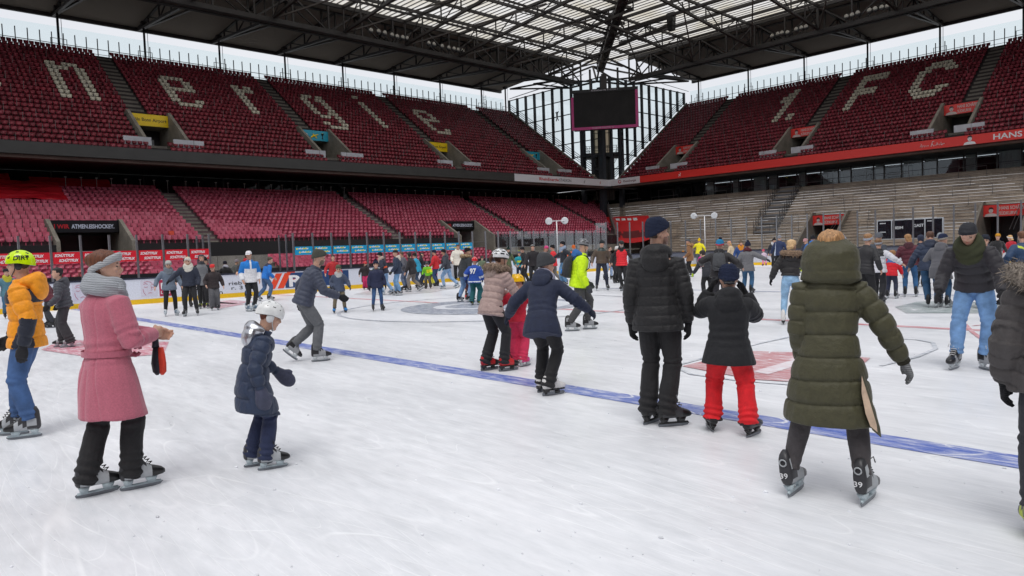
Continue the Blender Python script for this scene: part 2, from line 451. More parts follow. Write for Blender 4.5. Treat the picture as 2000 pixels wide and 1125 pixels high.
for pts, top in runs:
    for i, (x, y) in enumerate(pts):
        if not (i == 0 and pts in (arc, end)):
            p = MB(); p.box((x - .04, y - .035, 1.06), (x + .04, y + .035, top + .05)); sub(p).build('glass_post', ALU, rb)
        if i < len(pts) - 1:
            x2, y2 = pts[i + 1]
            p = MB(); d = Vector((x2 - x, y2 - y, 0)); e = d.normalized() * .03; n = Vector((-d.y, d.x, 0)).normalized() * .006
            a, b = Vector((x, y, 0)) + e, Vector((x2, y2, 0)) - e
            p.hexa([(a + n + Vector((0,0,1.063))), (b + n + Vector((0,0,1.063))), (b - n + Vector((0,0,1.063))), (a - n + Vector((0,0,1.063))),
                    (a + n + Vector((0,0,top))), (b + n + Vector((0,0,top))), (b - n + Vector((0,0,top))), (a - n + Vector((0,0,top)))])
            sub(p).build('glass_pane', GLASS, rb)
for yy in (11.14, 14.96):   # glass returns at the players' bench
    for k in range(2):
        x0, x1 = RX - .12 - .75 * k, RX - .80 - .75 * k
        p = MB(); p.box((x1, yy - .006, 1.06), (x0, yy + .006, 2.72)); sub(p).build('glass_pane', GLASS, rb)
        p = MB(); p.box((x1 - .03, yy - .03, 0), (x1 + .03, yy + .03, 2.76)); sub(p).build('glass_post', ALU, rb)
# adverts printed on the boards (parts): +Y is to the right as seen from the ice, the face looks towards +X
def ad(name, build, mats):
    m = MB(); build(m); return sub(m).build(name, mats, rb)
RT, UP = Vector((0, 1, 0)), Vector((0, 0, 1))
def brd(m, y0, y1, z0, z1, mi=0, lift=.006): m.box((RX + .001, y0, z0), (RX + lift, y1, z1), mi)
def yb(x, y): return on_x(x, y, RX).y
LILAC = S(206, 204, 218, 'satin'); PINK = S(176, 84, 110, 'satin')
def face_ad(y0):
    def b(m):
        brd(m, y0, y0 + .62, .28, .94)
        for pts in ([(.12, .86), (.24, .9), (.36, .87), (.44, .80)], [(.10, .78), (.18, .82), (.26, .78)], [(.36, .74), (.44, .77), (.52, .73)],
                    [(.38, .70), (.42, .56), (.37, .53)], [(.26, .42), (.34, .44), (.42, .42)], [(.08, .60), (.10, .46), (.18, .34)], [(.12, .68), (.20, .66), (.26, .68)], [(.38, .66), (.46, .645), (.52, .66)]):
            m.rod([(RX + .008, y0 + a, c) for a, c in pts], .009, 4, 1)
    ad('face_advert', b, [LILAC, PINK])
face_ad(yb(141, 572)); face_ad(yb(275, 565)); face_ad(yb(30, 580))
def logo_ad(m):
    y = yb(311, 562); brd(m, y, y + .62, .26, .93)
    put_text(m, 'M', (RX + .008, y + .06, .56), RT, UP, .5, .26, 1, .02); put_text(m, 'LOGO', (RX + .008, y + .05, .36), RT, UP, .5, .13, 1, .01)
ad('red_logo_advert', logo_ad, [S(168, 44, 76, 'satin'), WHITE])
def addr(m):
    for s, x, y, w in (('rieb G', 447, 553, .95), ('-Na', 397, 561, .5), ('r. 3', 452, 562, .5), ('öln 1', 397, 572, .6), ('0', 428, 572, .16)):
        p = on_x(x, y + 4, RX); put_text(m, s, (RX + .002, p.y, p.z), RT, UP, w, .16, 0)
ad('address_lettering', addr, [S(30, 32, 38, 'satin')])
def ra(m):
    y = yb(524, 550)
    for k in range(2):
        o = y + k * .42
        m.hexa([(RX + .001, o, .26), (RX + .007, o, .26), (RX + .007, o + .30, .26), (RX + .001, o + .30, .26), (RX + .001, o + .38, .95), (RX + .007, o + .38, .95), (RX + .007, o + .68, .95), (RX + .001, o + .68, .95)], 0)
    y1 = yb(557, 548); y2 = yb(681, 540)
    brd(m, y1, y2, .26, .95, 1); brd(m, y1 + .1, y1 + .5, .955, 1.0, 0, .008)
    put_text(m, 'R', (RX + .008, y1 + .18, .33), RT, UP, .72, .52, 2, .03); put_text(m, 'A', (RX + .008, y1 + 1.0, .33), RT, UP, .75, .52, 2, .03)
    m.box((RX + .008, y1 + .38, .55), (RX + .011, y1 + .52, .66), 0)
ad('lettered_advert', ra, [S(226, 74, 44, 'satin'), S(38, 66, 112, 'satin'), WHITE])
def li(m):
    y = yb(706, 545); brd(m, y, y + .85, .30, .88, 0)
    put_text(m, 'L', (RX + .008, y + .2, .4), RT, UP, .3, .36, 1, .02)
    put_text(m, 'LA', (RX + .002, y - .02, .92), RT, UP, .25, .05, 2)
ad('black_box_advert', li, [S(26, 24, 28, 'satin'), S(226, 74, 44, 'satin'), S(150, 40, 50, 'satin')])

# banners hung on the glass: one thing per pane
RED = S(204, 26, 44, 'satin'); CYAN = S(10, 148, 196, 'satin')
def pane_banner(y0, y1, z0, z1, red, end=False):
    o = Vector((RX, (y0 + y1) / 2, z0))
    m = MB(); m.box((-.034, y0 + .05 - o.y, 0), (-.022, y1 - .05 - o.y, z1 - z0), 0)
    w, h = y1 - y0, z1 - z0
    if red:
        put_text(m, 'SCHÜTTFLIX', (-.022, y0 + .10 - o.y, h * .60), RT, UP, w * .66, h * .24, 1, .03, .3)
        put_text(m, 'SCHÜTTFLIX', (-.022, y0 + .23 - o.y, h * .16), RT, UP, w * .66, h * .24, 1, .03, .3)
    else:
        for k, (dy, dz) in enumerate(((.12, .68), (.26, .26))):
            m.ball((-.020, y0 + dy * w + .03 - o.y, h * (dz + .05)), (.004, .045, .045), 10, 6, 2)
            yy = y0 + dy * w + .10 - o.y
            for q in range(11):
                c = 1 if q < 5 or q > 8 else 2
                hh = .045 + .02 * ((q * 7) % 3)
                m.box((-.022, yy + q * w * .047, h * dz), (-.018, yy + q * w * .047 + w * .036, h * dz + hh), c)
    b = m.build('advertising_banner', [RED if red else CYAN, WHITE, S(232, 214, 60, 'satin')]); b.location = o
    if red: tag(b, 'red banner with slanted white lettering hung on the rink glass', 'banner', 'red banners on the rink glass')
    else: tag(b, 'turquoise banner with yellow dots hung on the rink glass', 'banner', 'turquoise banners on the rink glass')
for a, b in zip(gl_y[:-1], gl_y[1:]):
    if b - a > .5 and a > 2: pane_banner(a, b, 1.73, 2.16, True)
for a, b in zip(gl_y2[:-1], gl_y2[1:]):
    if b < 26.6: pane_banner(a, b, 1.76, 2.15, False)

# lamp masts with two discs behind the boards
def mast(px_l, px_t, px_r, ground_X=None, ground_Y=None, label=''):
    pick = (lambda q: on_x(q[0], q[1], ground_X)) if ground_X else (lambda q: on_y(q[0], q[1], ground_Y))
    T = pick(px_t); L_, R2 = pick(px_l), pick(px_r)
    root = tag(empty('lamp_mast', (T.x, T.y, 0)), label, 'lamp mast', 'white twin disc masts behind the boards')
    def loc(p): return Vector(p) - Vector((T.x, T.y, 0))
    m = MB(); m.rod([(0, 0, 0), (0, 0, T.z)], .035, 8); m.box((-.15, -.15, 0), (.15, .15, .04)); m.build('pole', WHITE, root, True)
    m = MB(); m.rod([loc(L_), loc(R2)], .028, 6); m.build('cross_arm', WHITE, root)
    for p in (L_, R2):
        d = Vector((-p.x, -p.y, 0)).normalized(); c = loc(p)
        m = MB(); m.rod([c - d * .03, c - d * .02, c + d * .03, c + d * .05], [.19, .235, .235, .19], 20); m.build('disc_lamp', S(205, 208, 212, 'satin'), root)
mast((1072, 432), (1087, 431), (1103, 431), ground_X=-31.6, label='white mast with two discs in front of the crimson lower seats')
mast((1355, 422), (1376, 422), (1395, 421), ground_Y=45.9, label='white mast with two discs in front of the grey terrace')

# HEIM / GAST score table behind the end boards
Y_S = 46.6
a, b_, c = on_y(1715, 433, Y_S), on_y(1841, 426, Y_S), on_y(1715, 467, Y_S)
sb = tag(empty('score_table', ((a.x + b_.x) / 2, Y_S, 0)), 'black score board reading HEIM and GAST behind the end glass', 'scoreboard')
so = Vector(((a.x + b_.x) / 2, Y_S, 0)); w2 = (b_.x - a.x) / 2; zt, zb = a.z + .02, c.z
m = MB(); m.box((-w2, -.05, zb), (w2, .10, zt)); m.build('panel', S(24, 26, 34, 'gloss'), sb)
m = MB()
for x0, x1, z0, z1 in ((-w2 - .05, w2 + .05, zt, zt + .05), (-w2 - .05, w2 + .05, zb - .05, zb), (-w2 - .05, -w2, zb, zt), (w2, w2 + .05, zb, zt), (-w2 * .56, -w2 * .53, zb, zt), (w2 * .47, w2 * .50, zb, zt)):
    m.box((x0, -.07, z0), (x1, .11, z1))
m.build('frame', S(190, 192, 196, 'paint'), sb)
m = MB(); XR = Vector((1, 0, 0))
put_text(m, 'HEIM', (-w2 * .50, -.052, zb + (zt - zb) * .52), XR, UP, .55, .17, 0, .015); put_text(m, 'GAST', (w2 * .14, -.052, zb + (zt - zb) * .60), XR, UP, .55, .17, 0, .015)
for x, z in ((-.93, .84), (-.93, .35), (.56, .86)):
    for q in range(5): m.box((w2 * x + q * .07, -.056, zb + (zt - zb) * z), (w2 * x + q * .07 + .05, -.051, zb + (zt - zb) * z + .06))
m.build('lettering', WHITE, sb)
for x in (-w2, 0, w2):
    m = MB(); m.box((x - .04, -.04, 0), (x + .04, .04, zb - .05)); m.build('leg', ALU, sb)
# ================================================================ stands
# local stand coordinates (s along, d outwards from the pitch, z); L: x=-d, y=s ; R: x=s, y=d
ML = lambda s, d, z: (-d, s, z)
MR = lambda s, d, z: (s, d, z)
SEAT_W = .49
seat_list = []        # (x, y, z, rz, kind, info)
def sheet(m, M, s0, s1, d0, z0, d1, z1, mi=0): m.quad([M(s0, d0, z0), M(s1, d0, z0), M(s1, d1, z1), M(s0, d1, z1)], mi)
def sbox(m, M, s0, s1, d0, d1, z0, z1, mi=0):
    a, b = M(s0, d0, z0), M(s1, d1, z1)
    m.box((min(a[0], b[0]), min(a[1], b[1]), z0), (max(a[0], b[0]), max(a[1], b[1]), z1), mi)
def sprism(m, M, s0, s1, prof, mi=0):
    """profile of (d, z) points extruded along s"""
    A = [M(s0, d, z) for d, z in prof]; B = [M(s1, d, z) for d, z in prof]; n = len(prof)
    m.add(A + B, [tuple(range(n)), tuple(range(2*n-1, n-1, -1))] + [(k, (k+1) % n, n + (k+1) % n, n + k) for k in range(n)], mi)
def intervals(s0, s1, cuts):
    out, a = [], s0
    for c0, c1 in sorted(cuts):
        if c1 <= a: continue
        if c0 > a: out.append((a, min(c0, s1)))
        a = max(a, c1)
        if a >= s1: break
    if a < s1: out.append((a, s1))
    return [(p, q) for p, q in out if q - p > .05]

class Tier:
    def __init__(t, M, d0, z0, tread, rise, rows, srange, aisles, aw, holes, back=.45):
        t.M, t.d0, t.z0, t.tread, t.rise, t.rows, t.srange, t.aisles, t.aw, t.holes, t.back = M, d0, z0, tread, rise, rows, srange, aisles, aw, holes, back
    def rng(t, r): return t.srange(t.d0 + t.tread * r) if callable(t.srange) else t.srange
    def z(t, r): return t.z0 + t.rise * r
    def cuts(t, r): return [(a, b) for a, b, r0, r1 in t.holes if r0 <= r < r1]
    def steps(t, m, mi=0, mi2=1):
        for r in range(t.rows):
            s0, s1 = t.rng(r); d = t.d0 + t.tread * r
            for a, b in intervals(s0, s1, t.cuts(r)):
                sheet(m, t.M, a, b, d, t.z(r), d + t.tread, t.z(r), mi)
                sheet(m, t.M, a, b, d, t.z(r) - t.rise, d, t.z(r), mi)
            for c in t.aisles:       # half steps in the gangways
                if s0 < c < s1 and r < t.rows - 1 and not any(p <= c <= q for p, q in t.cuts(r)):
                    sbox(m, t.M, c - t.aw / 2, c + t.aw / 2, d + t.tread * .5, d + t.tread - .004, t.z(r) + .003, t.z(r) + t.rise * .5, mi2)
    def seats(t, rz, kind, letters=None, skip=None):
        for r in range(t.rows):
            s0, s1 = t.rng(r)
            cuts = t.cuts(r) + [(c - t.aw / 2, c + t.aw / 2) for c in t.aisles]
            for a, b in intervals(s0 + .1, s1 - .1, cuts):
                n = int((b - a) / SEAT_W)
                if n < 1: continue
                off = (b - a - n * SEAT_W) / 2
                for k in range(n):
                    s = a + off + (k + .5) * SEAT_W; d = t.d0 + t.tread * r + t.back
                    if skip and skip(s, r): continue
                    seat_list.append((t.M(s, d, t.z(r)), rz, kind + ('_white' if letters and letters(s, r) else ''), r, s))

# ---------------- letters laid out in cream seats
LET = {
 'n': ["XX.XXX.", "XXXX.XX", "XX...XX", "XX...XX", "XX...XX", "XX...XX", "XX...XX", "XX...XX", "XX...XX"],
 'e': [".XXXXX.", "XX...XX", "XX...XX", "XXXXXXX", "XX.....", "XX.....", "XX...XX", ".XXXXX."],
 'r': ["XX.XX", "XXXXX", "XX...", "XX...", "XX...", "XX...", "XX...", "XX..."],
 'g': [".XXX.XX", "XX..XXX", "XX...XX", "XX...XX", "XX...XX", "XX..XXX", ".XXX.XX", ".....XX", "XX...XX", ".XXXXX."],
 'i': ["XX", "..", "XX", "XX", "XX", "XX", "XX", "XX", "XX", "XX"],
 'I': ["XX"] * 2,
 '1': ["..XX", ".XXX", "XXXX", "XXXX", "..XX", "..XX", "..XX", "..XX", "..XX", "..XX"],
 '.': ["XX", "XX"],
 'F': ["XXXXXXX", "XXXXXXX", "XX.....", "XX.....", "XXXXXX.", "XXXXXX.", "XX.....", "XX.....", "XX.....", "XX....."],
 'C': ["..XXXXX..", ".XXXXXXX.", "XXX...XXX", "XX.......", "XX.......", "XX.......", "XX.......", "XXX...XXX", ".XXXXXXX.", "..XXXXX.."],
}
def letter_test(items):
    def f(s, r):
        for ch, s0, rtop in items:
            bm = LET[ch]; i = int(round(rtop - r)); j = int(math.floor((s - s0) / SEAT_W))
            if 0 <= i < len(bm) and 0 <= j < len(bm[0]) and bm[i][j] == 'X': return True
        return False
    return f
let_L = letter_test([('I', 9.9, 13), ('n', 15.0, 19), ('e', 25.5, 19), ('r', 33.8, 19), ('g', 42.6, 19), ('i', 51.5, 21), ('e', 60.0, 19)])
let_R = letter_test([('1', -48.6, 21), ('.', -45.4, 13), ('F', -37.9, 21), ('C', -30.6, 21)])

UD0, UZ0, UTR, URI, UROWS = 68.6, 11.1, .8, .56, 25
AIS_L = [3.6, 21.4, 39.2, 57.0, 74.8]; AIS_R = [-58.6, -40.6, -22.6, -5.2]
def vom_cut(c, flip):        # (opening s0,s1) (stair s0,s1) ...
    return (c - .9, c + 2.6) if not flip else (c - 2.6, c + .9)
holesL, holesR = [], []
VL = [(c, vom_cut(c, False)) for c in AIS_L]; VR = [(c, vom_cut(c, True)) for c in AIS_R]
for V, H in ((VL, holesL), (VR, holesR)):
    for c, (a, b) in V: H.append((a - .3, b + .3, 3, 9))
RF = 84.4                     # right upper tier front edge (Y)
upL = Tier(ML, UD0, UZ0, UTR, URI, UROWS, (-2, 83.3), AIS_L, 1.5, holesL)
upR = Tier(MR, RF + .6, UZ0, UTR, URI, UROWS, (-67.3, 4), AIS_R, 1.5, holesR)

def upper_stand(T, V, name, label, dF, s0, s1, fasc_mats, fascia):
    M = T.M
    root = tag(empty(name, M((s0 + s1) / 2, dF, 0)), label, 'stand'); o = Vector(M((s0 + s1) / 2, dF, 0))
    def fin(m, nm, mats, par=None):
        m.v = [(x - o.x, y - o.y, z - o.z) for x, y, z in m.v]; return m.build(nm, mats, par or root)
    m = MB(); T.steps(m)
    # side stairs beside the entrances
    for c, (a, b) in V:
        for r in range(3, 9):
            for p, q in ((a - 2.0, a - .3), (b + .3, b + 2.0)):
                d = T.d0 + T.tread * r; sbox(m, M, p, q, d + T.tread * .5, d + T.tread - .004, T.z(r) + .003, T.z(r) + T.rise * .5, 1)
    fin(m, 'tier_steps', [S(52, 46, 46, 'concrete'), CONC_D])  # concrete coloured darker for the shade under the seats
    # sloping underside and end walls
    m = MB(); zb = T.z(0) - .75; dt = T.d0 + T.tread * T.rows
    for e0, e1 in ((s0, s0 + .25), (s1 - .25, s1)):
        sprism(m, M, e0, e1, [(dF + .2, T.z(0) - .3), (dt, T.z(T.rows) - .3), (dt, T.z(T.rows) + .45), (T.d0 + .2, T.z(0) + .45)])
    fin(m, 'end_wall', CONC)
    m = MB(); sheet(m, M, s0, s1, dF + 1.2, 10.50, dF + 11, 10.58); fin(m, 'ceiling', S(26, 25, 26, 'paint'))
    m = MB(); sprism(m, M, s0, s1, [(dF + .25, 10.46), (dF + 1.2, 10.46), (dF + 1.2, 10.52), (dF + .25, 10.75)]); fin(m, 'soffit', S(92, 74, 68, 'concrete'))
    m = MB(); sheet(m, M, s0, s1, dt, T.z(T.rows - 1), dt + 1.6, T.z(T.rows - 1)); fin(m, 'top_walkway', CONC_D)
    fascia(fin)
    # entrances
    for c, (a, b) in V:
        if not (s0 < a and b < s1): continue
        m = MB(); d3 = T.d0 + 3 * T.tread; d9 = T.d0 + 9 * T.tread; zf = T.z(2)
        for p, q in ((a - .3, a), (b, b + .3)):
            sprism(m, M, p, q, [(d3, zf - .5), (d9 + 3, zf - .5), (d9 + 3, T.z(9) + .55), (d9, T.z(9) + .55), (d3, T.z(3) + .6)])
        sheet(m, M, a, b, d3 - .8, zf, d9 + 8, zf)
        sheet(m, M, a, b, d9 + .02, T.z(9) - .9, d9 + 3, T.z(9) - .9)
        sbox(m, M, a, b, d9 + .02, d9 + .25, T.z(9) - .9, T.z(9) + .1)
        v = fin(m, 'entrance', CONC)
        for p, q in ((a - 2.0, a + .35), (b - 1.2, b + 1.6)):
            m = MB(); sbox(m, M, p, q, d3 - .25, d3 - .05, T.z(2) + .25, T.z(2) + 1.05); fin(m, 'parapet', S(196, 198, 204, 'paint'), None)
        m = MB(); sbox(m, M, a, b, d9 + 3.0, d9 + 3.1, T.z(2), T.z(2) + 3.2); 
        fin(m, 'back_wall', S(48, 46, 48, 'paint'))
        m = MB(); w = b - a
        for p, q in ((a + w * .25, a + w * .48), (a + w * .62, a + w * .84)):
            m = MB(); sbox(m, M, p, q, d9 + 2.95, d9 + 2.99, T.z(2) + .02, T.z(2) + 2.1); fin(m, 'daylight_door', S(215, 218, 224, 'gloss'))  # near-white panels: daylight beyond the passage put into the colour
    # thin rail posts standing among the rows
    pp = []
    for r in range(1, T.rows):
        s = s0 + 1.2 + (r % 3) * 1.1
        while s < s1 - .5:
            if not any(abs(s - cc) < 1.2 for cc in T.aisles) and not any(p - 1.9 <= s <= q + 1.9 for p, q in T.cuts(r)): pp.append((s, r))
            s += 3.3
    pp.sort(key=lambda q: math.dist(M(q[0], T.d0 + T.tread * q[1], T.z(q[1])), (0, 0, 0)))
    PM = S(120, 112, 112, 'paint'); big = MB()
    for k, (s, r) in enumerate(pp):
        m = MB() if k < 100 else big; d = T.d0 + T.tread * r + .12; sbox(m, M, s - .014, s + .014, d, d + .028, T.z(r), T.z(r) + 1.0)
        if k < 100: fin(m, 'rail_post', PM)
    fin(big, 'rail_posts', PM)['kind'] = 'stuff'
    # glass windbreak along the back
    wb = tag(empty('glass_windbreak', M((s0 + s1) / 2, dt + 1.0, T.z(T.rows - 1))), 'pale glass windbreak with dark posts above the ' + ('long upper stand' if M is ML else 'red fascia stand'), 'windbreak')
    wo = Vector(M((s0 + s1) / 2, dt + 1.0, T.z(T.rows - 1)))
    def fw(m, nm, mats):
        m.v = [(x - wo.x, y - wo.y, z - wo.z) for x, y, z in m.v]; return m.build(nm, mats, wb)
    zt = T.z(T.rows - 1)
    m = MB(); sbox(m, M, s0, s1, dt + 1.3, dt + 1.33, zt + .3, zt + 3.1); fw(m, 'pane', WINDGL)
    s = s0 + .5
    while s < s1:
        m = MB(); sbox(m, M, s - .045, s + .045, dt + .9, dt + 1.0, zt, zt + 2.35); fw(m, 'post', STEEL); s += 1.09
    m = MB(); sbox(m, M, s0, s1, dt + .92, dt + .98, zt + 1.15, zt + 1.21); sbox(m, M, s0, s1, dt + .92, dt + .98, zt + .6, zt + .64); fw(m, 'rail', STEEL)
    return root
WINDGL = glass('windbreak_glass', (.93, .972, .975), .03)

def txt(m, M, s, s0, d, z, width, h, mi, bold=.0, shear=0.):
    A = Vector(M(0, 0, 0)); rgt = Vector(M(1, 0, 0)) - A
    put_text(m, s, M(s0, d, z), rgt, UP, width, h, mi, bold, shear)

def goat(m, M, s, d, z, k, mi):
    """small emblem: leaping goat over a shield tower"""
    P = lambda x, y: M(s + x * k, d - .012, z + y * k)
    for poly in ([(-.1, .25), (.35, .3), (.42, .55), (-.05, .5)], [(.28, .5), (.42, .52), (.45, .85), (.3, .8)], [(.3, .8), (.62, .72), (.58, .86), (.36, .95)], [(-.1, .25), (.02, .27), (-.04, -.15), (-.14, -.15)],
                 [(.22, .3), (.34, .3), (.52, .05), (.44, .0)], [(.36, .92), (.42, .94), (.2, 1.15), (.14, 1.12)], [(-.16, .5), (-.02, .5), (-.2, .65), (-.28, .62)]):
        m.quad([P(*q) for q in poly], mi)
def portrait(m, M, s, d, z, k, light, dark):
    """small printed head and shoulders of a man with dark hair"""
    P = lambda x, y, e=.012: M(s + x * k, d - e, z + y * k)
    m.quad([P(-.8, 0), P(.8, 0), P(.62, .3), P(.25, .42), P(-.25, .42), P(-.62, .3)], light)
    m.quad([P(.26 * math.cos(t), .82 + .36 * math.sin(t), .016) for t in [2 * math.pi * q / 14 for q in range(14)]], light)
    m.quad([P(-.28, .85, .020), P(-.22, 1.2, .020), P(.1, 1.3, .020), P(.3, 1.1, .020), P(.27, .88, .020), P(.16, 1.02, .020), P(-.14, 1.0, .020)], dark)
    for x0, x1, y in ((-.17, -.05, .86), (.06, .18, .86), (-.09, .1, .62)): m.quad([P(x0, y, .021), P(x1, y, .021), P(x1, y + .05, .021), P(x0, y + .05, .021)], dark)

FW, FR = S(226, 226, 230, 'satin'), S(226, 54, 48, 'satin')
def fasciaL(fin):
    m = MB(); sprism(m, ML, -2, 64.6, [(68.0, 10.76), (68.4, 10.76), (68.4, 11.74), (68.0, 11.74)]); fin(m, 'fascia', S(64, 64, 62, 'paint'))
    m = MB(); sprism(m, ML, 64.604, 84.4, [(68.0, 10.76), (68.4, 10.76), (68.4, 11.72), (68.0, 11.72)], 0)
    txt(m, ML, 'RheinEnergie', 69.3, 68.0, 11.05, 3.9, .42, 1, .02); txt(m, ML, 'STADION', 73.3, 68.0, 11.05, 2.5, .42, 2)
    goat(m, ML, 78.6, 68.0, 11.0, .42, 2); goat(m, ML, 82.2, 68.0, 11.0, .42, 1)
    fin(m, 'advert_fascia', [FW, S(196, 36, 40, 'satin'), S(70, 70, 76, 'satin')])
    m = MB(); sbox(m, ML, -2, 84.4, 68.1, 68.2, 11.75, 11.79); fin(m, 'fascia_rail', STEEL)
def fasciaR(fin):
    d = RF
    m = MB(); sprism(m, MR, -67.996, -62.3, [(d, 10.76), (d + .4, 10.76), (d + .4, 11.72), (d, 11.72)], 0)
    txt(m, MR, 'RheinEnergie', -65.3, d, 11.08, 2.3, .34, 2, .01)
    P = [(-66.0 + .27 * math.cos(t), 11.25 + .27 * math.sin(t)) for t in [2 * math.pi * k / 20 for k in range(21)]]
    for k, ((a, b), (c, e)) in enumerate(zip(P[:-1], P[1:])):
        w = .04 + .07 * (k / 20); q = lambda s, z, f: (-66.0 + (s + 66.0) * f, d - .01, 11.25 + (z - 11.25) * f)
        m.quad([q(a, b, 1), q(c, e, 1), q(c, e, 1 - w / .2), q(a, b, 1 - w / .2)], 1)
    fin(m, 'advert_fascia', [FW, S(196, 36, 40, 'satin'), S(110, 60, 64, 'satin')])
    m = MB(); sprism(m, MR, -62.296, 4, [(d, 10.76), (d + .4, 10.76), (d + .4, 11.74), (d, 11.74)], 0)
    goat(m, MR, -55.6, d, 11.0, .5, 1)
    # signature scrawl
    q0 = on_y(1797, 292, d).x; q1 = on_y(1845, 278, d).x; w = q1 - q0
    for st in ([(0, .2), (.06, .75), (.08, .1), (.12, .45), (.17, .4), (.18, .15), (.24, .4), (.27, .2), (.33, .38), (.36, .22)],
               [(.45, .1), (.52, .95), (.58, .9)], [(.50, .5), (.57, .12), (.62, .35), (.66, .2), (.70, .75), (.72, .25), (.78, .4), (.80, .2), (.86, .7), (.88, .1), (.92, .35), (1.0, .42)]):
        m.rod([(q0 + a * w, d - .012, 10.95 + b * .62) for a, b in st], .028, 4, 1)
    px = on_y(1894, 278, d).x; portrait(m, MR, px, d, 10.78, .72, 1, 2)
    txt(m, MR, 'HANS SCHÄFER SÜDKURVE', on_y(1940, 272, d).x, d, 11.0, 11.5, .56, 1, .02)
    fin(m, 'advert_fascia', [FR, WHITE, S(60, 26, 26, 'satin')])
upper_stand(upL, VL, 'upper_stand', 'raked upper stand of dark red seats above the dark grey fascia, on the long side', 68.0, -2, 83.5, None, fasciaL)
upper_stand(upR, VR, 'upper_stand', 'raked upper stand of dark red seats above the bright red fascia', RF, -67.5, 4, None, fasciaR)
# portals: signs over the upper entrances
def sign(name, M, s0, s1, d, z0, z1, build, mats, label, group=None, tilt=0.0):
    c = Vector(M((s0 + s1) / 2, d, z0)); m = MB(); sbox(m, M, s0, s1, d - .06, d, z0, z1, 0); build(m)
    m.v = [(x - c.x, y - c.y, z - c.z) for x, y, z in m.v]
    o = m.build(name, mats); o.location = c; return tag(o, label, 'sign', group)
zs = upL.z(9) - .95; d9 = UD0 + 9 * UTR - .02
YELS = S(246, 208, 10, 'satin')
for k, (c, (a, b)) in enumerate(VL):
    if k in (1, 3):
        sign('entrance_sign', ML, a + .01, b - .01, d9, zs, zs + 1.15, lambda m, a=a: txt(m, ML, 'Köln Bonn Airport', a + .12, d9 - .06, zs + .45, 3.2, .34, 1, .012), [YELS, S(60, 50, 20, 'satin')],
             ('large yellow sign with dark lettering over the upper entrance nearest the viewer' if k == 1 else 'small far yellow sign over an upper entrance below the last cream letter'))
    elif k in (2, 4):
        def bl(m, a=a):
            dd = d9 - .075; ym = zs + .55
            m.ball(ML(a + .6, dd, ym), (.02, .28, .28), 14, 8, 1); m.ball(ML(a + .6, dd - .012, ym), (.02, .11, .11), 8, 6, 3)
            for t in range(5): m.ball(ML(a + .6 + .22 * math.cos(t * 1.256), dd - .004, ym + .22 * math.sin(t * 1.256)), (.02, .06, .06), 6, 5, 3)
            m.rod([ML(a + 1.25, dd, ym - .25), ML(a + 1.6, dd, ym - .02), ML(a + 2.2, dd, ym + .16)], [.07, .12, .05], 6, 2); m.rod([ML(a + 1.5, dd, ym + .2), ML(a + 1.75, dd, ym), ML(a + 2.0, dd, ym - .28)], .07, 6, 2)
            m.rod([ML(a + 2.75, dd, ym - .3), ML(a + 2.75, dd, ym - .05), ML(a + 2.75, dd, ym + .3)], [.10, .04, .20], 8, 3); m.ball(ML(a + 2.75, dd - .01, ym + .22), (.02, .15, .15), 10, 6, 2)
        sign('entrance_sign', ML, a + .01, b - .01, d9, zs, zs + 1.15, bl, [S(44, 168, 196, 'satin'), WHITE, YELS, S(30, 40, 48, 'satin')],
             'turquoise sign with ball and cup pictures over an upper entrance ' + ('between two cream letters' if k == 2 else 'near the corner tower'))
d9r = RF + .6 + 9 * UTR - .02
for k, (c, (a, b)) in enumerate(VR):
    if k > 2: continue
    def hs(m, a=a):
        portrait(m, MR, a + .75, d9r - .06, zs + .02, .75, 1, 2); txt(m, MR, 'HANS SCHÄFER', a + 1.35, d9r - .06, zs + .66, 2.05, .34, 1, .02); txt(m, MR, 'SÜDKURVE', a + 1.35, d9r - .06, zs + .14, 1.35, .34, 1, .02)
    sign('entrance_sign', MR, a + .01, b - .01, d9r, zs, zs + 1.15, hs, [FR, S(206, 190, 186, 'satin'), S(70, 24, 26, 'satin')],
         ['small red sign with portrait over the upper entrance closest to the corner tower', 'red sign with portrait over the upper entrance below the cream numeral', 'large red sign with portrait over the upper entrance below the big cream C'][k])

# ---------------- lower stand on the long side
LD0, LZ0, LTR, LRI, LROWS = 62.6, 3.2, .8, .375, 15
AIS_LL = [5.0, 22.9, 42.4, 61.2, 78.2]
hLL = [(11.2, 16.7, 0, 4), (50.3, 55.7, 0, 4)]
lowL = Tier(ML, LD0, LZ0, LTR, LRI, LROWS, lambda d: (-1, 79.4 + d - 63.2), AIS_LL, 1.3, hLL)
root = tag(empty('lower_stand', ML(40, 62, 0)), 'lower stand of rose red seats with concrete gangways behind the long boards', 'stand'); o_ = Vector(ML(40, 62, 0))
def finL(m, nm, mats, par=None):
    m.v = [(x - o_.x, y - o_.y, z - o_.z) for x, y, z in m.v]; return m.build(nm, mats, par or root)
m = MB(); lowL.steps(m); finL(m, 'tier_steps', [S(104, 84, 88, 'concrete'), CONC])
m = MB()
for a, b in intervals(-1, 79, [(11.2, 16.7), (50.3, 55.7)]): sbox(m, ML, a, b, 62.3, 62.59, 2.0, 3.24)
finL(m, 'front_wall', S(40, 40, 42, 'plastic'))
m = MB(); sbox(m, ML, -1, 79, 58.6, 62.28, 1.1, 1.22)
for a, b in intervals(-1, 79, [(11.2, 16.7), (50.3, 55.7)]): sbox(m, ML, a, b, 62.34, 62.58, .0, 1.99)
finL(m, 'concrete_base', CONC)
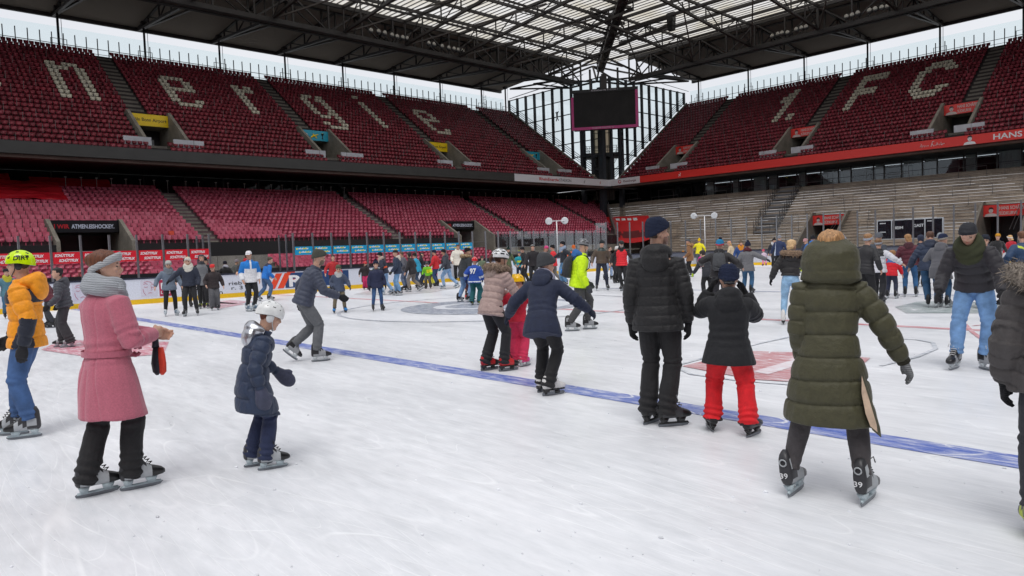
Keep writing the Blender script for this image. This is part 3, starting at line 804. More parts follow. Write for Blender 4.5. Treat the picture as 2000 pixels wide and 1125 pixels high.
for a, b in ((11.2, 16.7), (50.3, 55.7)):
    m = MB(); dm = LD0 + 4 * LTR
    for p, q in ((a, a + .28), (b - .28, b)):
        m = MB(); sprism(m, ML, p, q, [(62.3, 0), (dm + 4, 0), (dm + 4, 5.4), (dm, 5.4), (62.3, 3.5)]); finL(m, 'entrance_wall', CONC)
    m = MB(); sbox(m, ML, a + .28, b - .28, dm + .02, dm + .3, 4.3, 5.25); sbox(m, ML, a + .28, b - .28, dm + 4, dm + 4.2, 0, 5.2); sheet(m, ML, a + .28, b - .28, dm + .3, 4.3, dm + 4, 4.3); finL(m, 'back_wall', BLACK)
    def wir(mm, a=a, dm=dm):
        mm.box((-(dm - .06), a + .55, 4.62), (-(dm - .075), a + .62, 5.0), 1)
        txt(mm, ML, 'WIR', a + .75, dm - .06, 4.64, .85, .34, 1, .03); txt(mm, ML, 'ATMEN.EISHOCKEY.', a + 1.75, dm - .06, 4.64, 3.1, .34, 2, .03)
    sign('entrance_sign', ML, a + .3, b - .3, dm, 4.32, 5.3, wir, [S(14, 15, 22, 'satin'), S(196, 34, 46, 'satin'), S(205, 212, 230, 'satin')],
         'black sign with white lettering over the lower entrance ' + ('above the red banners' if a < 20 else 'past the turquoise banners'))
    m = MB()
    for z in (1.0, 1.5, 2.1, 2.7): m.rod([ML(a + .5, 62.2, z), ML(b - 1.6, 62.2, z)], .025, 5)
    for k in range(4): m.rod([ML(a + .5 + k * 1.1, 62.2, .2), ML(a + .5 + k * 1.1, 62.2, 2.7)], .025, 5)
    finL(m, 'railing', ALU)
# small hooked posts along the top row, red seat covers, lounge glazing behind
s = 14.5
while s < 92:
    m = MB(); m.rod([ML(s, 74.7, 8.4), ML(s, 74.7, 9.75)], .03, 5); m.box(*(lambda p: ((p[0] - .05, p[1] - .10, 9.7), (p[0] + .05, p[1] + .10, 9.78)))(ML(s, 74.7, 0))); s += 1.25 + .5 * ((int(s * 7) % 3) == 0)
    finL(m, 'hooked_post', S(170, 168, 166, 'paint'))
for k in range(5):      # plain concrete wall left of the turquoise banners
    m = MB(); sbox(m, ML, 20.2 + k * 1.52, 21.68 + k * 1.52, 58.45, 58.6, .5, 2.0); finL(m, 'wall_block', S(140, 136, 130, 'concrete'))
def crumple(name, s0, s1, d0, z0, d1, z1, label, ns=90, nd=40, amp=.17):
    m = MB(); V = []
    for j in range(nd + 1):
        for i in range(ns + 1):
            u, v = i / ns, j / nd; s, d, z = s0 + (s1 - s0) * u, d0 + (d1 - d0) * v, z0 + (z1 - z0) * v
            w = mnoise.noise(Vector((s * .35, v * 9, 3.1))) * amp + mnoise.noise(Vector((s * 1.1, v * 22, 7.7))) * amp * .7 + .07 * math.sin(v * math.pi * 11)
            V.append(ML(s, d - w * .3, z + w))
    F = [(j*(ns+1)+i, j*(ns+1)+i+1, (j+1)*(ns+1)+i+1, (j+1)*(ns+1)+i) for j in range(nd) for i in range(ns)]
    m.add(V, F); c = Vector(ML((s0 + s1) / 2, d0, z0)); m.v = [(x - c.x, y - c.y, z - c.z) for x, y, z in m.v]
    o = m.build(name, S(190, 30, 42, 'satin'), None, True); o.location = c; return tag(o, label, 'cover')
crumple('seat_cover', -1, 13.8, 70.4, 7.3, 74.6, 9.25, 'large crumpled red sheet covering seats at the top of the lower stand')
crumple('seat_cover', 11.9, 18.3, 74.9, 8.9, 75.9, 9.75, 'narrow red sheet along the top row under the dark lounge glass', 30, 8, .05)
crumple('seat_cover', -1, 10.4, 75.0, 9.3, 75.9, 10.0, 'short red sheet hung at the back behind the large red seat cover', 30, 8, .05)
lg = tag(empty('lounge_glazing', ML(40, 78, 8)), 'dark lounge windows under the grey fascia behind the lower stand', 'glazing'); lo = Vector(ML(40, 78, 8))
LG = S(12, 14, 18, 'gloss')
def lounge_glass():
    m, nt, b = _base('dark_lounge_glass'); N, L = nt.nodes, nt.links
    b.inputs['Base Color'].default_value = (.006, .008, .010, 1); b.inputs['Roughness'].default_value = .08; b.inputs['Specular IOR Level'].default_value = .16
    tc = N.new('ShaderNodeTexCoord'); n = N.new('ShaderNodeTexNoise'); n.inputs['Scale'].default_value = .9; n.inputs['Detail'].default_value = 1
    L.new(tc.outputs['Object'], n.inputs['Vector']); bp = N.new('ShaderNodeBump'); bp.inputs['Strength'].default_value = .35; bp.inputs['Distance'].default_value = .25
    L.new(n.outputs['Fac'], bp.inputs['Height']); L.new(bp.outputs['Normal'], b.inputs['Normal']); return m
LGM = lounge_glass()
for k in range(24):
    s = -2 + k * 4.0
    m = MB(); sbox(m, ML, s + .06, s + 3.94, 78.0, 78.05, 8.3, 10.56); m.v = [(x - lo.x, y - lo.y, z - lo.z) for x, y, z in m.v]; m.build('pane', LGM, lg)
    m = MB(); sbox(m, ML, s - .06, s + .06, 77.9, 78.1, 8.3, 10.56); m.v = [(x - lo.x, y - lo.y, z - lo.z) for x, y, z in m.v]; m.build('mullion', BLACK, lg)
m = MB(); sbox(m, ML, -2, 94, 74.62, 78, 8.2, 8.42); m.v = [(x - lo.x, y - lo.y, z - lo.z) for x, y, z in m.v]; m.build('floor_slab', CONC_D, lg)

# ---------------- low front rows just behind the boards
front = Tier(ML, 53.4, .45, .8, .28, 4, (-1, 49.2), [], 1.2, [(19.7, 25.0, 0, 4)], .5)
fr = tag(empty('front_terrace', ML(20, 53, 0)), 'low concrete steps with a few seat rows right behind the boards', 'stand')
m = MB(); front.steps(m); sbox(m, ML, -1, 49.2, 53.2, 53.38, -.05, .9, 1); c = ML(20, 53, 0); m.v = [(x - c[0], y - c[1], z) for x, y, z in m.v]; m.build('tier_steps', [CONC_D, S(38, 38, 42, 'plastic')], fr)

# ---------------- standing terrace under the red fascia
TD0, TZ0, TTR, TRI, TROWS = 79.4, .75, .42, .345, 23
WOOD = S(132, 120, 104, 'concrete')
ter = Tier(MR, TD0, TZ0, TTR, TRI, TROWS, lambda d: (-(62.9 + d - 79.4), 4), [], 1.2, [(-62.4, -56.8, 0, 9), (-36.9, -32.6, 0, 10), (-19.6, -15.4, 0, 10)])
tr = tag(empty('standing_terrace', MR(-35, 79, 0)), 'stepped grey brown standing terrace with crush rails under the red fascia', 'stand'); to = Vector(MR(-35, 79, 0))
def finT(m, nm, mats, par=None):
    m.v = [(x - to.x, y - to.y, z - to.z) for x, y, z in m.v]; return m.build(nm, mats, par or tr)
def terrace_material():
    m, nt, b = _base('weathered_terrace'); N, L = nt.nodes, nt.links
    tc = N.new('ShaderNodeTexCoord'); b.inputs['Roughness'].default_value = .9
    def nz(sc, vs, det):
        mp = N.new('ShaderNodeMapping'); mp.inputs['Scale'].default_value = vs; L.new(tc.outputs['Object'], mp.inputs['Vector'])
        n = N.new('ShaderNodeTexNoise'); n.inputs['Scale'].default_value = sc; n.inputs['Detail'].default_value = det; L.new(mp.outputs['Vector'], n.inputs['Vector']); return n.outputs['Fac']
    r = N.new('ShaderNodeValToRGB'); e = r.color_ramp.elements
    e[0].position, e[0].color = .36, srgb(156, 142, 126); e[1].position, e[1].color = .64, srgb(206, 192, 174)
    L.new(nz(.5, (.6, 1, 1.6), 6), r.inputs[0])
    r2 = N.new('ShaderNodeMapRange'); r2.inputs[1].default_value = .56; r2.inputs[2].default_value = .68; r2.inputs[4].default_value = .55; L.new(nz(.16, (1, 1, 1), 3), r2.inputs[0])
    mx = N.new('ShaderNodeMixRGB'); mx.inputs[2].default_value = srgb(150, 108, 96); L.new(r2.outputs[0], mx.inputs[0]); L.new(r.outputs[0], mx.inputs[1]); L.new(mx.outputs[0], b.inputs['Base Color'])
    return m
TM = terrace_material()
m = MB()
for r in range(TROWS):
    s0, s1 = ter.rng(r); d = TD0 + TTR * r; z = ter.z(r)
    for a, b in intervals(s0, s1, ter.cuts(r)):
        s = a
        while s < b - .02:
            e = min(b, s + 3.1); j = .03 * RNG.random()
            sheet(m, MR, s + .01, e - .01, d - .05, z + j, d + TTR + .05, z + j)           # boards laid on the steps
            sbox(m, MR, s + .01, e - .01, d - .06, d - .02, z - .05 + j, z + j - .002)
            sheet(m, MR, s, e, d + .02, z - TRI, d + .02, z - .05, 1); s = e
finT(m, 'tier_steps', [TM, S(172, 158, 144, 'concrete')])
for a, b, r1 in ((-62.4, -56.8, 9), (-36.9, -32.6, 10), (-19.6, -15.4, 10)):
    m = MB(); dm = TD0 + TTR * r1
    for p, q in ((a, a + .25), (b - .25, b)):
        m = MB(); sprism(m, MR, p, q, [(79.1, 0), (dm + 3, 0), (dm + 3, ter.z(r1) + .6), (dm, ter.z(r1) + .6), (79.1, TZ0 + .2)]); finT(m, 'entrance_wall', S(128, 120, 110, 'concrete'))
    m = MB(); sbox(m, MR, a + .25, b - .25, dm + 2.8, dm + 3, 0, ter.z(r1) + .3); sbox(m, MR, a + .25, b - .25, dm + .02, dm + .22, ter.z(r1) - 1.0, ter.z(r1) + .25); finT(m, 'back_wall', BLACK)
    m = MB()
    for k in range(2): m.rod([MR(b - .6 - k * .3, 79.4, 1.9), MR(b - .6 - k * .3, dm, ter.z(r1) + .1)], .03, 5)
    finT(m, 'railing', ALU)
    if b > -40:
        zz = ter.z(r1) - .95; dd = dm - .02
        def hs2(mm, a=a, dd=dd, zz=zz):
            portrait(mm, MR, a + .9, dd - .06, zz + .02, .72, 1, 2); txt(mm, MR, 'HANS SCHÄFER', a + 1.6, dd - .06, zz + .66, 2.2, .34, 1, .02); txt(mm, MR, 'SÜDKURVE', a + 1.6, dd - .06, zz + .14, 1.5, .34, 1, .02)
        sign('entrance_sign', MR, a + .26, b - .26, dd, zz, zz + 1.15, hs2, [FR, S(206, 190, 186, 'satin'), S(70, 24, 26, 'satin')],
             ['red sign with portrait over the terrace entrance at the picture edge', 'red sign with portrait over the terrace entrance by the lattice stair'][a < -25])
# red tarpaulin over the corner entrance
m = MB(); ns, nd = 24, 12; V = []
tp = [on_y(1176, 424, 84.2), on_y(1266, 421, 84.2), on_y(1284, 461, 79.0), on_y(1188, 466, 79.0)]
for j in range(nd + 1):
    for i in range(ns + 1):
        u, v = i / ns, j / nd; A = tp[0].lerp(tp[1], u); B = tp[3].lerp(tp[2], u); p = A.lerp(B, v)
        p.z -= .75 * 4 * u * (1 - u) * v; p.z += .08 * mnoise.noise(Vector((u * 5, v * 5, 2)))
        V.append(p - tp[0])
m.add(V, [(j*(ns+1)+i, j*(ns+1)+i+1, (j+1)*(ns+1)+i+1, (j+1)*(ns+1)+i) for j in range(nd) for i in range(ns)])
for k in range(ns * nd):
    i, j = k % ns, k // ns; u, v = (i + .5) / ns, (j + .5) / nd
    if .58 < v < .86 and ((u - .55) / .34) ** 2 + ((v - .72) / .13) ** 2 < 1 + .4 * math.sin(i * 2.1 + j): m.m[k] = 1
    if .06 < v < .16 and .3 < u < .8 and i % 3: m.m[k] = 2
o = m.build('tarpaulin', [S(208, 44, 46, 'satin'), S(104, 40, 42, 'satin'), WHITE], None, True); o.location = tp[0]; tag(o, 'sagging red tarpaulin stretched over the corner entrance of the terrace', 'tarpaulin')
# corner wall between the two lower stands
m = MB(); A0, A1 = Vector((-62.9, 79.2, 0)), Vector((-73.0, 89.3, 0))
n_ = Vector((1, 1, 0)).normalized() * .12
m.hexa([A0 - n_, A1 - n_, A1 + n_, A0 + n_, A0 - n_ + Vector((0,0,3.9)), A1 - n_ + Vector((0,0,9.6)), A1 + n_ + Vector((0,0,9.6)), A0 + n_ + Vector((0,0,3.9))])
for k in range(9):
    p = A0.lerp(A1, k / 8); z = 3.9 + 5.7 * k / 8; m.rod([p + Vector((0,0,z)), p + Vector((0,0,z + 1.0))], .03, 5, 1)
m.rod([A0 + Vector((0,0,4.9)), A1 + Vector((0,0,10.6))], .035, 5, 1)
m.v = [(x - A0.x, y - A0.y, z) for x, y, z in m.v]
o = m.build('corner_wall', [S(112, 104, 98, 'concrete'), GREY]); o.location = A0; tag(o, 'slanting concrete wall with handrail between the crimson seats and terrace', 'wall')
# crush rails: copies of one kind
def crush(w):
    m = MB(); m.rod([(-w / 2, 0, 0), (-w / 2, 0, 1.1), (w / 2, 0, 1.1), (w / 2, 0, 0)], .03, 6); return m.mesh('crush_rail', S(104, 102, 104, 'paint'))
CRM = [crush(w) for w in (2.6, 3.6, 4.6)]
for k in range(64):
    r = [2, 5, 8, 11, 14, 17, 20, 23][k % 8]; s0, s1 = ter.rng(r); s = s0 + 1.5 + (k // 8 + .15 + .5 * RNG.random()) * (-12 - s0) / 8
    if any(a - 2.4 < s < b + 2.4 for a, b in ter.cuts(r)): continue
    o = bpy.data.objects.new('crush_rail', CRM[k % 3]); COL.objects.link(o); o.location = MR(s, TD0 + TTR * r + .25, ter.z(r) + .02)
    hi, mi_, = r > 15, r > 8
    band = 'topmost steps' if r > 18 else 'upper steps' if r > 12 else 'middle steps' if r > 6 else 'lowest steps'
    tag(o, 'thin grey crush rail standing on the %s of the bare terrace' % band, 'crush rail', 'crush rails on the ' + band)
# lattice stair in the middle of the terrace
ls = tag(empty('lattice_stair', MR(-42, 86, 4)), 'grey steel stair with crossed lattice railings climbing the terrace', 'stair'); lo2 = Vector(MR(-42, 86, 4))
for sx in (-43.2, -40.4):
    m = MB()
    for k in range(12):
        d = 81.6 + k * .63; z = ter.z((d - TD0) / TTR); m.rod([MR(sx, d, z - .2), MR(sx, d, z + 1.6)], .035, 5)
        if k < 11:
            z2 = z + .63 * TRI / TTR
            for q in range(4): m.rod([MR(sx, d, z + .4 * q), MR(sx, d + .63, z2 + .4 * q)], .022, 4)
            m.rod([MR(sx, d, z), MR(sx, d + .63, z2 + 1.2)], .018, 4); m.rod([MR(sx, d, z + 1.2), MR(sx, d + .63, z2)], .018, 4)
    m.v = [(x - lo2.x, y - lo2.y, z - lo2.z) for x, y, z in m.v]; m.build('lattice_railing', S(86, 84, 84, 'paint'), ls)
m = MB()
for k in range(12): d = 81.6 + k * .63; z = ter.z((d - TD0) / TTR); sbox(m, MR, -43.15, -40.45, d, d + .55, z + .1, z + .3)
m.v = [(x - lo2.x, y - lo2.y, z - lo2.z) for x, y, z in m.v]; m.build('treads', GREY, ls)
# glazed rooms behind the terrace
gr = tag(empty('glazed_rooms', MR(-35, 94, 8.6)), 'row of dark framed windows with pale curtains behind the terrace', 'glazing'); go = Vector(MR(-35, 94, 8.6))
def finG(m, nm, mats):
    m.v = [(x - go.x, y - go.y, z - go.z) for x, y, z in m.v]; return m.build(nm, mats, gr)
dg_, z0g, z1g = 90.0, 8.36, 10.44
m = MB(); sbox(m, MR, -76, 4, 89.1, 95, 8.1, 8.34); sbox(m, MR, -76, 4, 94.5, 94.7, 8.34, 10.44); finG(m, 'floor_slab', S(40, 38, 40, 'concrete'))
CUR = S(214, 214, 208, 'wool'); GLR = glass('room_glass', (.80, .84, .86), .22)
s = -76.0; k = 0
while s < 3:
    w = (2.2, 1.5, 2.6, 1.2, 1.9)[k % 5]
    m = MB(); sbox(m, MR, s - .07, s + .07, dg_ - .06, dg_ + .1, z0g, z1g); finG(m, 'mullion', BLACK)
    if s > -56:
        m = MB(); sbox(m, MR, s + .08, s + w - .08, dg_, dg_ + .03, z0g, z1g); finG(m, 'pane', GLR)
        if k % 5 in (0, 1, 3) and s < -16:
            m = MB(); n = 16; V = []
            for q in range(n + 1):
                a = s + .1 + (w - .2) * q / n; V += [MR(a, dg_ + .35 + .05 * (q % 2), z0g + .02), MR(a, dg_ + .35 + .05 * (q % 2), z1g - .15)]
            m.add(V, [(2*q, 2*q+2, 2*q+3, 2*q+1) for q in range(n)]); finG(m, 'curtain', CUR)
        m = MB(); sbox(m, MR, s + .08, s + w - .08, dg_ - .02, dg_ + .04, z0g + .75, z0g + .80); finG(m, 'crossbar', BLACK)
    else:
        m = MB(); sbox(m, MR, s + .08, s + w - .08, dg_, dg_ + .03, z0g, z1g); finG(m, 'pane', LGM)
    s += w; k += 1

# ---------------- the stands on the near sides of the bowl (behind the camera): they shade the seats opposite
m = MB()
for M_, e in (((lambda s, d, z: (36.5 + d, s, z)), (-57, 85)), ((lambda s, d, z: (s, -57 - d, z)), (-68, 36.5))):
    sprism(m, M_, e[0], e[1], [(-6, 0), (-6, 3.2), (6, 9), (6, 10.4), (0, 10.7), (0, 11.7), (20.5, 25.4), (24, 25.4), (24, 0)])
    sprism(m, M_, e[0], e[1], [(-14, 31.1), (24, 29.8), (24, 30.2), (-14, 31.5)], 1)
o = m.build('near_stands', [S(120, 30, 44, 'plastic'), S(60, 56, 54, 'paint')]); tag(o, kind='structure')
# ---------------- seats
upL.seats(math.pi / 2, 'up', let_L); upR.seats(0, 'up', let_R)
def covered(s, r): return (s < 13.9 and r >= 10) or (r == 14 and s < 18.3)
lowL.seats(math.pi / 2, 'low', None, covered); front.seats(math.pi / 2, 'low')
# local seat: width along x, faces -Y; the stand maps rz=0 -> faces -Y (right stand), rz=+90 deg -> faces +X (long stand)
def seat_arrays():
    m = MB(); w = .225
    out = [(-w * .80, .36), (w * .80, .36), (w * .96, .47), (w * 1.0, .68), (w * .92, .74), (-w * .92, .74), (-w * 1.0, .68), (-w * .96, .47)]
    n = len(out); A = [(x, .05 + (z - .4) * .22, z) for x, z in out]; B = [(x, .09 + (z - .4) * .22, z) for x, z in out]
    m.add(A + B, [tuple(range(n)), tuple(range(2*n-1, n-1, -1))] + [(k, (k+1) % n, n+(k+1) % n, n+k) for k in range(n)])
    w2 = .165
    m.hexa([(-w2 * .85, -.10, .34), (w2 * .85, -.10, .34), (w2 * .85, -.02, .32), (-w2 * .85, -.02, .32), (-w2, -.05, .56), (w2, -.05, .56), (w2, .03, .57), (-w2, .03, .57)])
    m.box((-.03, -.02, 0), (.03, .06, .42))
    return np.array(m.v), m.f
def seat_material(name, c1, c2):
    m, nt, b = _base(name); N, L = nt.nodes, nt.links
    b.inputs['Roughness'].default_value = .42
    g_ = N.new('ShaderNodeNewGeometry'); n = N.new('ShaderNodeTexNoise'); n.inputs['Scale'].default_value = 1.7; n.inputs['Detail'].default_value = 4; n.inputs['Roughness'].default_value = .7
    L.new(g_.outputs['Position'], n.inputs['Vector']); r = N.new('ShaderNodeValToRGB'); r.color_ramp.elements[0].position = .36; r.color_ramp.elements[1].position = .66
    r.color_ramp.elements[0].color, r.color_ramp.elements[1].color = c1, c2
    L.new(n.outputs['Fac'], r.inputs[0]); L.new(r.outputs[0], b.inputs['Base Color']); return m
SM_RED_SHADED = seat_material('shaded_crimson_seat', srgb(112, 28, 42), srgb(154, 52, 66)); SM_RED2 = seat_material('faded_seat', srgb(118, 34, 48), srgb(160, 62, 76)); SM_RED3 = seat_material('dark_seat', srgb(98, 22, 36), srgb(134, 42, 56)); SM_CREAM = seat_material('cream_seat', srgb(214, 206, 184), srgb(236, 230, 212))  # upper-tier reds: same seats as below, roof shade put into the colour
SM_LOW = seat_material('lit_crimson_seat', srgb(166, 50, 78), srgb(206, 100, 122)); SM_LOW2 = seat_material('faded_lit_crimson_seat', srgb(172, 62, 88), srgb(210, 112, 132)); SM_WHITE_TOP = fabric((.8, .82, .86), 'concrete'); SM_ORANGE = S(206, 62, 24, 'plastic')  # lower-tier reds: same plastic, coloured lighter for the stronger light there
SV, SF = seat_arrays()
# the ones that show largest become objects of their own
def in_view(p):
    v = Vector(p) - Vector((0, 0, CAM_H)); z = v.dot(CF)
    if z <= 0: return None
    return (1000 + F_PX * v.dot(CR) / z, 562.5 - F_PX * v.dot(CU) / z)
cand = []
for i, (p, rz, kd, r, s) in enumerate(seat_list):
    if kd != 'low' or s > 30: continue
    q = in_view((p[0], p[1], p[2] + .6))
    if q and 3 < q[0] < 1995 and q[1] > 0 and not (q[0] < 300 and q[1] > 470): cand.append((math.dist(p, (0, 0, 1.65)), i))
cand.sort(); single = set(i for _, i in cand[:300])
me_low = None
mm_ = MB(); mm_.add([tuple(v) for v in SV], SF); me_low = mm_.mesh('stadium_seat', SM_LOW); me_or = mm_.mesh('stadium_seat', SM_ORANGE); me_pale = mm_.mesh('stadium_seat', SM_LOW2)
ORD = ['front', 'second', 'third', 'fourth', 'fifth', 'sixth', 'seventh', 'eighth', 'ninth', 'tenth', 'eleventh', 'twelfth', 'thirteenth', 'fourteenth', 'top']
orange_done = False
for i in sorted(single):
    p, rz, kd, r, s = seat_list[i]
    isfront = p[0] > -60
    o_s = None
    if isfront: where = ('low %s row behind the boards, ' % ['front', 'second', 'third', 'fourth'][r]) + ('below the red banners' if s < 20 else 'below the turquoise banners')
    else:
        blk = 'left of the black entrance sign' if s < 11.3 else 'between black sign and first gangway' if s < 22.9 else 'beyond the first gangway'
        where = '%s lower stand row, %s' % (ORD[r], blk)
    use = me_low if (i * 7919) % 100 > 20 else me_pale
    if not isfront and r == 1 and 19.5 < s < 20.2 and not orange_done: use = me_or; orange_done = True
    o = bpy.data.objects.new('stadium_seat', use); COL.objects.link(o); o.location = p; o.rotation_euler = (0, 0, rz)
    if use is me_or: tag(o, 'single bright orange seat among the rose red seats near the black sign', 'seat')
    else: tag(o, 'rose red seat, ' + where, 'seat', 'seats, ' + where)
rest = [seat_list[i] for i in range(len(seat_list)) if i not in single]
n, nv = len(rest), len(SV)
co = np.zeros((n, nv, 3)); P = np.array([r[0] for r in rest]); A = np.array([r[1] for r in rest])
ca, sa = np.cos(A)[:, None], np.sin(A)[:, None]
co[:, :, 0] = SV[None, :, 0] * ca - SV[None, :, 1] * sa + P[:, 0:1]; co[:, :, 1] = SV[None, :, 0] * sa + SV[None, :, 1] * ca + P[:, 1:2]; co[:, :, 2] = SV[None, :, 2] + P[:, 2:3]
lens = np.array([len(f) for f in SF]); flat = np.concatenate([np.array(f) for f in SF])
loops = (flat[None, :] + (np.arange(n) * nv)[:, None]).ravel(); tot = np.tile(lens, n); start = np.concatenate([[0], np.cumsum(tot)[:-1]])
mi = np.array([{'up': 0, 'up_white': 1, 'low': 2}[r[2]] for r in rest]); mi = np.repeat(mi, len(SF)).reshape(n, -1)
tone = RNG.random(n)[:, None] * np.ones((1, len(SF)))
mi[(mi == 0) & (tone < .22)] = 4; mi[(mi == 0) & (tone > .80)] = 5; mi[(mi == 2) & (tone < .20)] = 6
snow = RNG.random(n) < .03; mi[snow, 11] = 3  # a few seat pans get a white top face
me = bpy.data.meshes.new('stadium_seats'); me.vertices.add(n * nv); me.vertices.foreach_set('co', co.ravel()); me.loops.add(len(loops)); me.loops.foreach_set('vertex_index', loops.astype(np.int32))
me.polygons.add(len(tot)); me.polygons.foreach_set('loop_start', start.astype(np.int32)); me.polygons.foreach_set('loop_total', tot.astype(np.int32))
for q in (SM_RED_SHADED, SM_CREAM, SM_LOW, SM_WHITE_TOP, SM_RED2, SM_RED3, SM_LOW2): me.materials.append(q)
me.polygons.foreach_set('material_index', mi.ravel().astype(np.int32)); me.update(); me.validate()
o = bpy.data.objects.new('stadium_seats', me); COL.objects.link(o)
tag(o, 'thousands of red stadium seats filling the far stands, cream ones forming letters', 'seats', None, 'stuff')
# ================================================================ roof, corner tower, screen
GIR = S(52, 49, 49, 'paint'); GIR2 = S(84, 79, 77, 'paint')
rf = tag(empty('stadium_roof', (-74, 88, 30)), 'dark steel stadium roof with translucent ribbed panels towards the pitch', 'roof'); ro = Vector((-74, 88, 30))
def finR(m, nm, mats):
    m.v = [(x - ro.x, y - ro.y, z - ro.z) for x, y, z in m.v]; return m.build(nm, mats, rf)
def deck_material():
    m, nt, b = _base('roof_deck_underside'); N, L = nt.nodes, nt.links
    b.inputs['Base Color'].default_value = srgb(168, 158, 148); b.inputs['Roughness'].default_value = .7
    tc = N.new('ShaderNodeTexCoord'); w = N.new('ShaderNodeTexWave'); w.bands_direction = 'X'; w.inputs['Scale'].default_value = 3.2
    L.new(tc.outputs['Object'], w.inputs['Vector']); bp = N.new('ShaderNodeBump'); bp.inputs['Strength'].default_value = .8; bp.inputs['Distance'].default_value = .06
    L.new(w.outputs['Fac'], bp.inputs['Height']); L.new(bp.outputs['Normal'], b.inputs['Normal']); return m
def translucent_material():
    m, nt, b = _base('translucent_roof_panel'); N, L = nt.nodes, nt.links; out = N['Material Output']; N.remove(b)
    tc = N.new('ShaderNodeTexCoord')
    n = N.new('ShaderNodeTexNoise'); n.inputs['Scale'].default_value = .22; n.inputs['Detail'].default_value = 5; L.new(tc.outputs['Object'], n.inputs['Vector'])
    r = N.new('ShaderNodeValToRGB'); e = r.color_ramp.elements; e[0].position, e[0].color = .34, (.56, .52, .43, 1); e[1].position, e[1].color = .6, (.70, .69, .67, 1)
    L.new(n.outputs['Fac'], r.inputs[0])
    t = N.new('ShaderNodeBsdfTranslucent'); L.new(r.outputs[0], t.inputs['Color']); d = N.new('ShaderNodeBsdfDiffuse'); L.new(r.outputs[0], d.inputs['Color'])
    mx = N.new('ShaderNodeMixShader'); mx.inputs[0].default_value = .06; L.new(t.outputs[0], mx.inputs[1]); L.new(d.outputs[0], mx.inputs[2]); L.new(mx.outputs[0], out.inputs['Surface']); return m
DK, TRM = deck_material(), translucent_material()
ZR = 31.0; Y0R, Y1R = -20, 90.5; X1R = 16
# opaque decks
m = MB()
m.hexa([(-92.4, Y0R, 29.75), (-74.5, Y0R, ZR), (-74.5, 85.2, ZR), (-92.4, 85.2, 29.75), (-92.4, Y0R, 30.15), (-74.5, Y0R, ZR + .4), (-74.5, 85.2, ZR + .4), (-92.4, 85.2, 30.15)])
m.hexa([(-68.0, Y1R, ZR), (X1R, Y1R, ZR), (X1R, 107.9, 29.75), (-68.0, 107.9, 29.75), (-68.0, Y1R, ZR + .4), (X1R, Y1R, ZR + .4), (X1R, 107.9, 30.15), (-68.0, 107.9, 30.15)])
finR(m, 'deck', DK)
m = MB(); m.beam((-92.5, Y0R, 29.6), (-92.5, 85.3, 29.6), .4, .5); m.beam((-68.1, 108.0, 29.6), (X1R, 108.0, 29.6), .4, .5); finR(m, 'edge_beam', GIR)
# translucent ribbed field: separate strips along X with dark gaps, so the sky reads as stripes
XI, YI = -52.0, 68.0
m = MB(); y = Y0R
def xlim(y):   # west edge of the glazed field at this y (corner is cut along the tower)
    return -74.5 if y < 88 else -74.5 + (y - 88) * 1.2
per, gap = .80, .17
while y < Y1R:
    xa = xlim(y); xb = XI if y < YI else X1R
    m.quad([(xa, y, ZR + .12), (xb, y, ZR + .12), (xb, y + per - gap, ZR + .16), (xa, y + per - gap, ZR + .16)]); y += per
finR(m, 'translucent_panels', TRM)
m = MB(); y = Y0R
while y < Y1R:
    xa = xlim(y); xb = XI if y < YI else X1R
    m.box((xa, y + per - gap, ZR + .13), (xb, y + per, ZR + .20)); y += per
finR(m, 'roof_ribs', S(96, 90, 84, 'paint'))
# lattice: purlins along both directions + rafters with hung lower chords
def truss(name, A, B, depthA, depthB, n, wt=.30, wb=.34, ww=.15):
    """top chord A-B, bottom chord hung below, posts and diagonals"""
    A, B = Vector(A), Vector(B); m = MB(); m.beam(A, B, wt); bot = []; top = []
    for k in range(n + 1):
        t = k / n; p = A.lerp(B, t); dp = depthA + (depthB - depthA) * t if not callable(depthA) else depthA(t)
        top.append(p); bot.append(p - Vector((0, 0, dp)))
    for a, b in zip(bot[:-1], bot[1:]): m.beam(a, b, wb)
    for k in range(n + 1):
        if (top[k] - bot[k]).length > .3: m.beam(top[k], bot[k], ww)
        if k < n and k % 2 == 0: m.beam(bot[k], top[k + 1], ww * .8)
        if k < n and k % 2 == 1: m.beam(top[k], bot[k + 1], ww * .8)
    return finR(m, name, GIR)
cols_L = [17.8 + 8.7 * k for k in range(-3, 8)]; cols_R = [-66.0 + 9.1 * k for k in range(0, 8)]
for s in cols_L:
    truss('rafter', (-92.3, s, 29.7), (-76.5, s, 30.8), .25, 2.7, 4, .26, .30, .16)
    truss('rafter', (-74.5, s, 30.9), (XI, s, 30.9), 2.9, .9, 6, .28, .30, .13)
for s in cols_R:
    truss('rafter', (s, 107.8, 29.7), (s, 92.5, 30.8), .25, 2.7, 4, .26, .30, .16)
    if s > -62: truss('rafter', (s, 90.5, 30.9), (s, YI, 30.9), 2.9, .9, 6, .28, .30, .13)
# main girders at the edge of the glazed field: two trusses with a catwalk between
for off, d in ((0, 3.2), (2.0, 2.9)):
    truss('main_girder', (-74.6 - off, Y0R, 30.9), (-74.6 - off, 86.2 + off * .2, 30.9), d, d, 24, .4, .5, .2)
    truss('main_girder', (-68.4, 90.6 + off, 30.9), (X1R, 90.6 + off, 30.9), d, d, 20, .4, .5, .2)
m = MB(); m.box((-76.4, Y0R, 27.85), (-74.8, 84, 27.95)); m.box((-66, 90.8, 27.85), (X1R, 92.4, 27.95)); finR(m, 'catwalk', GIR2)
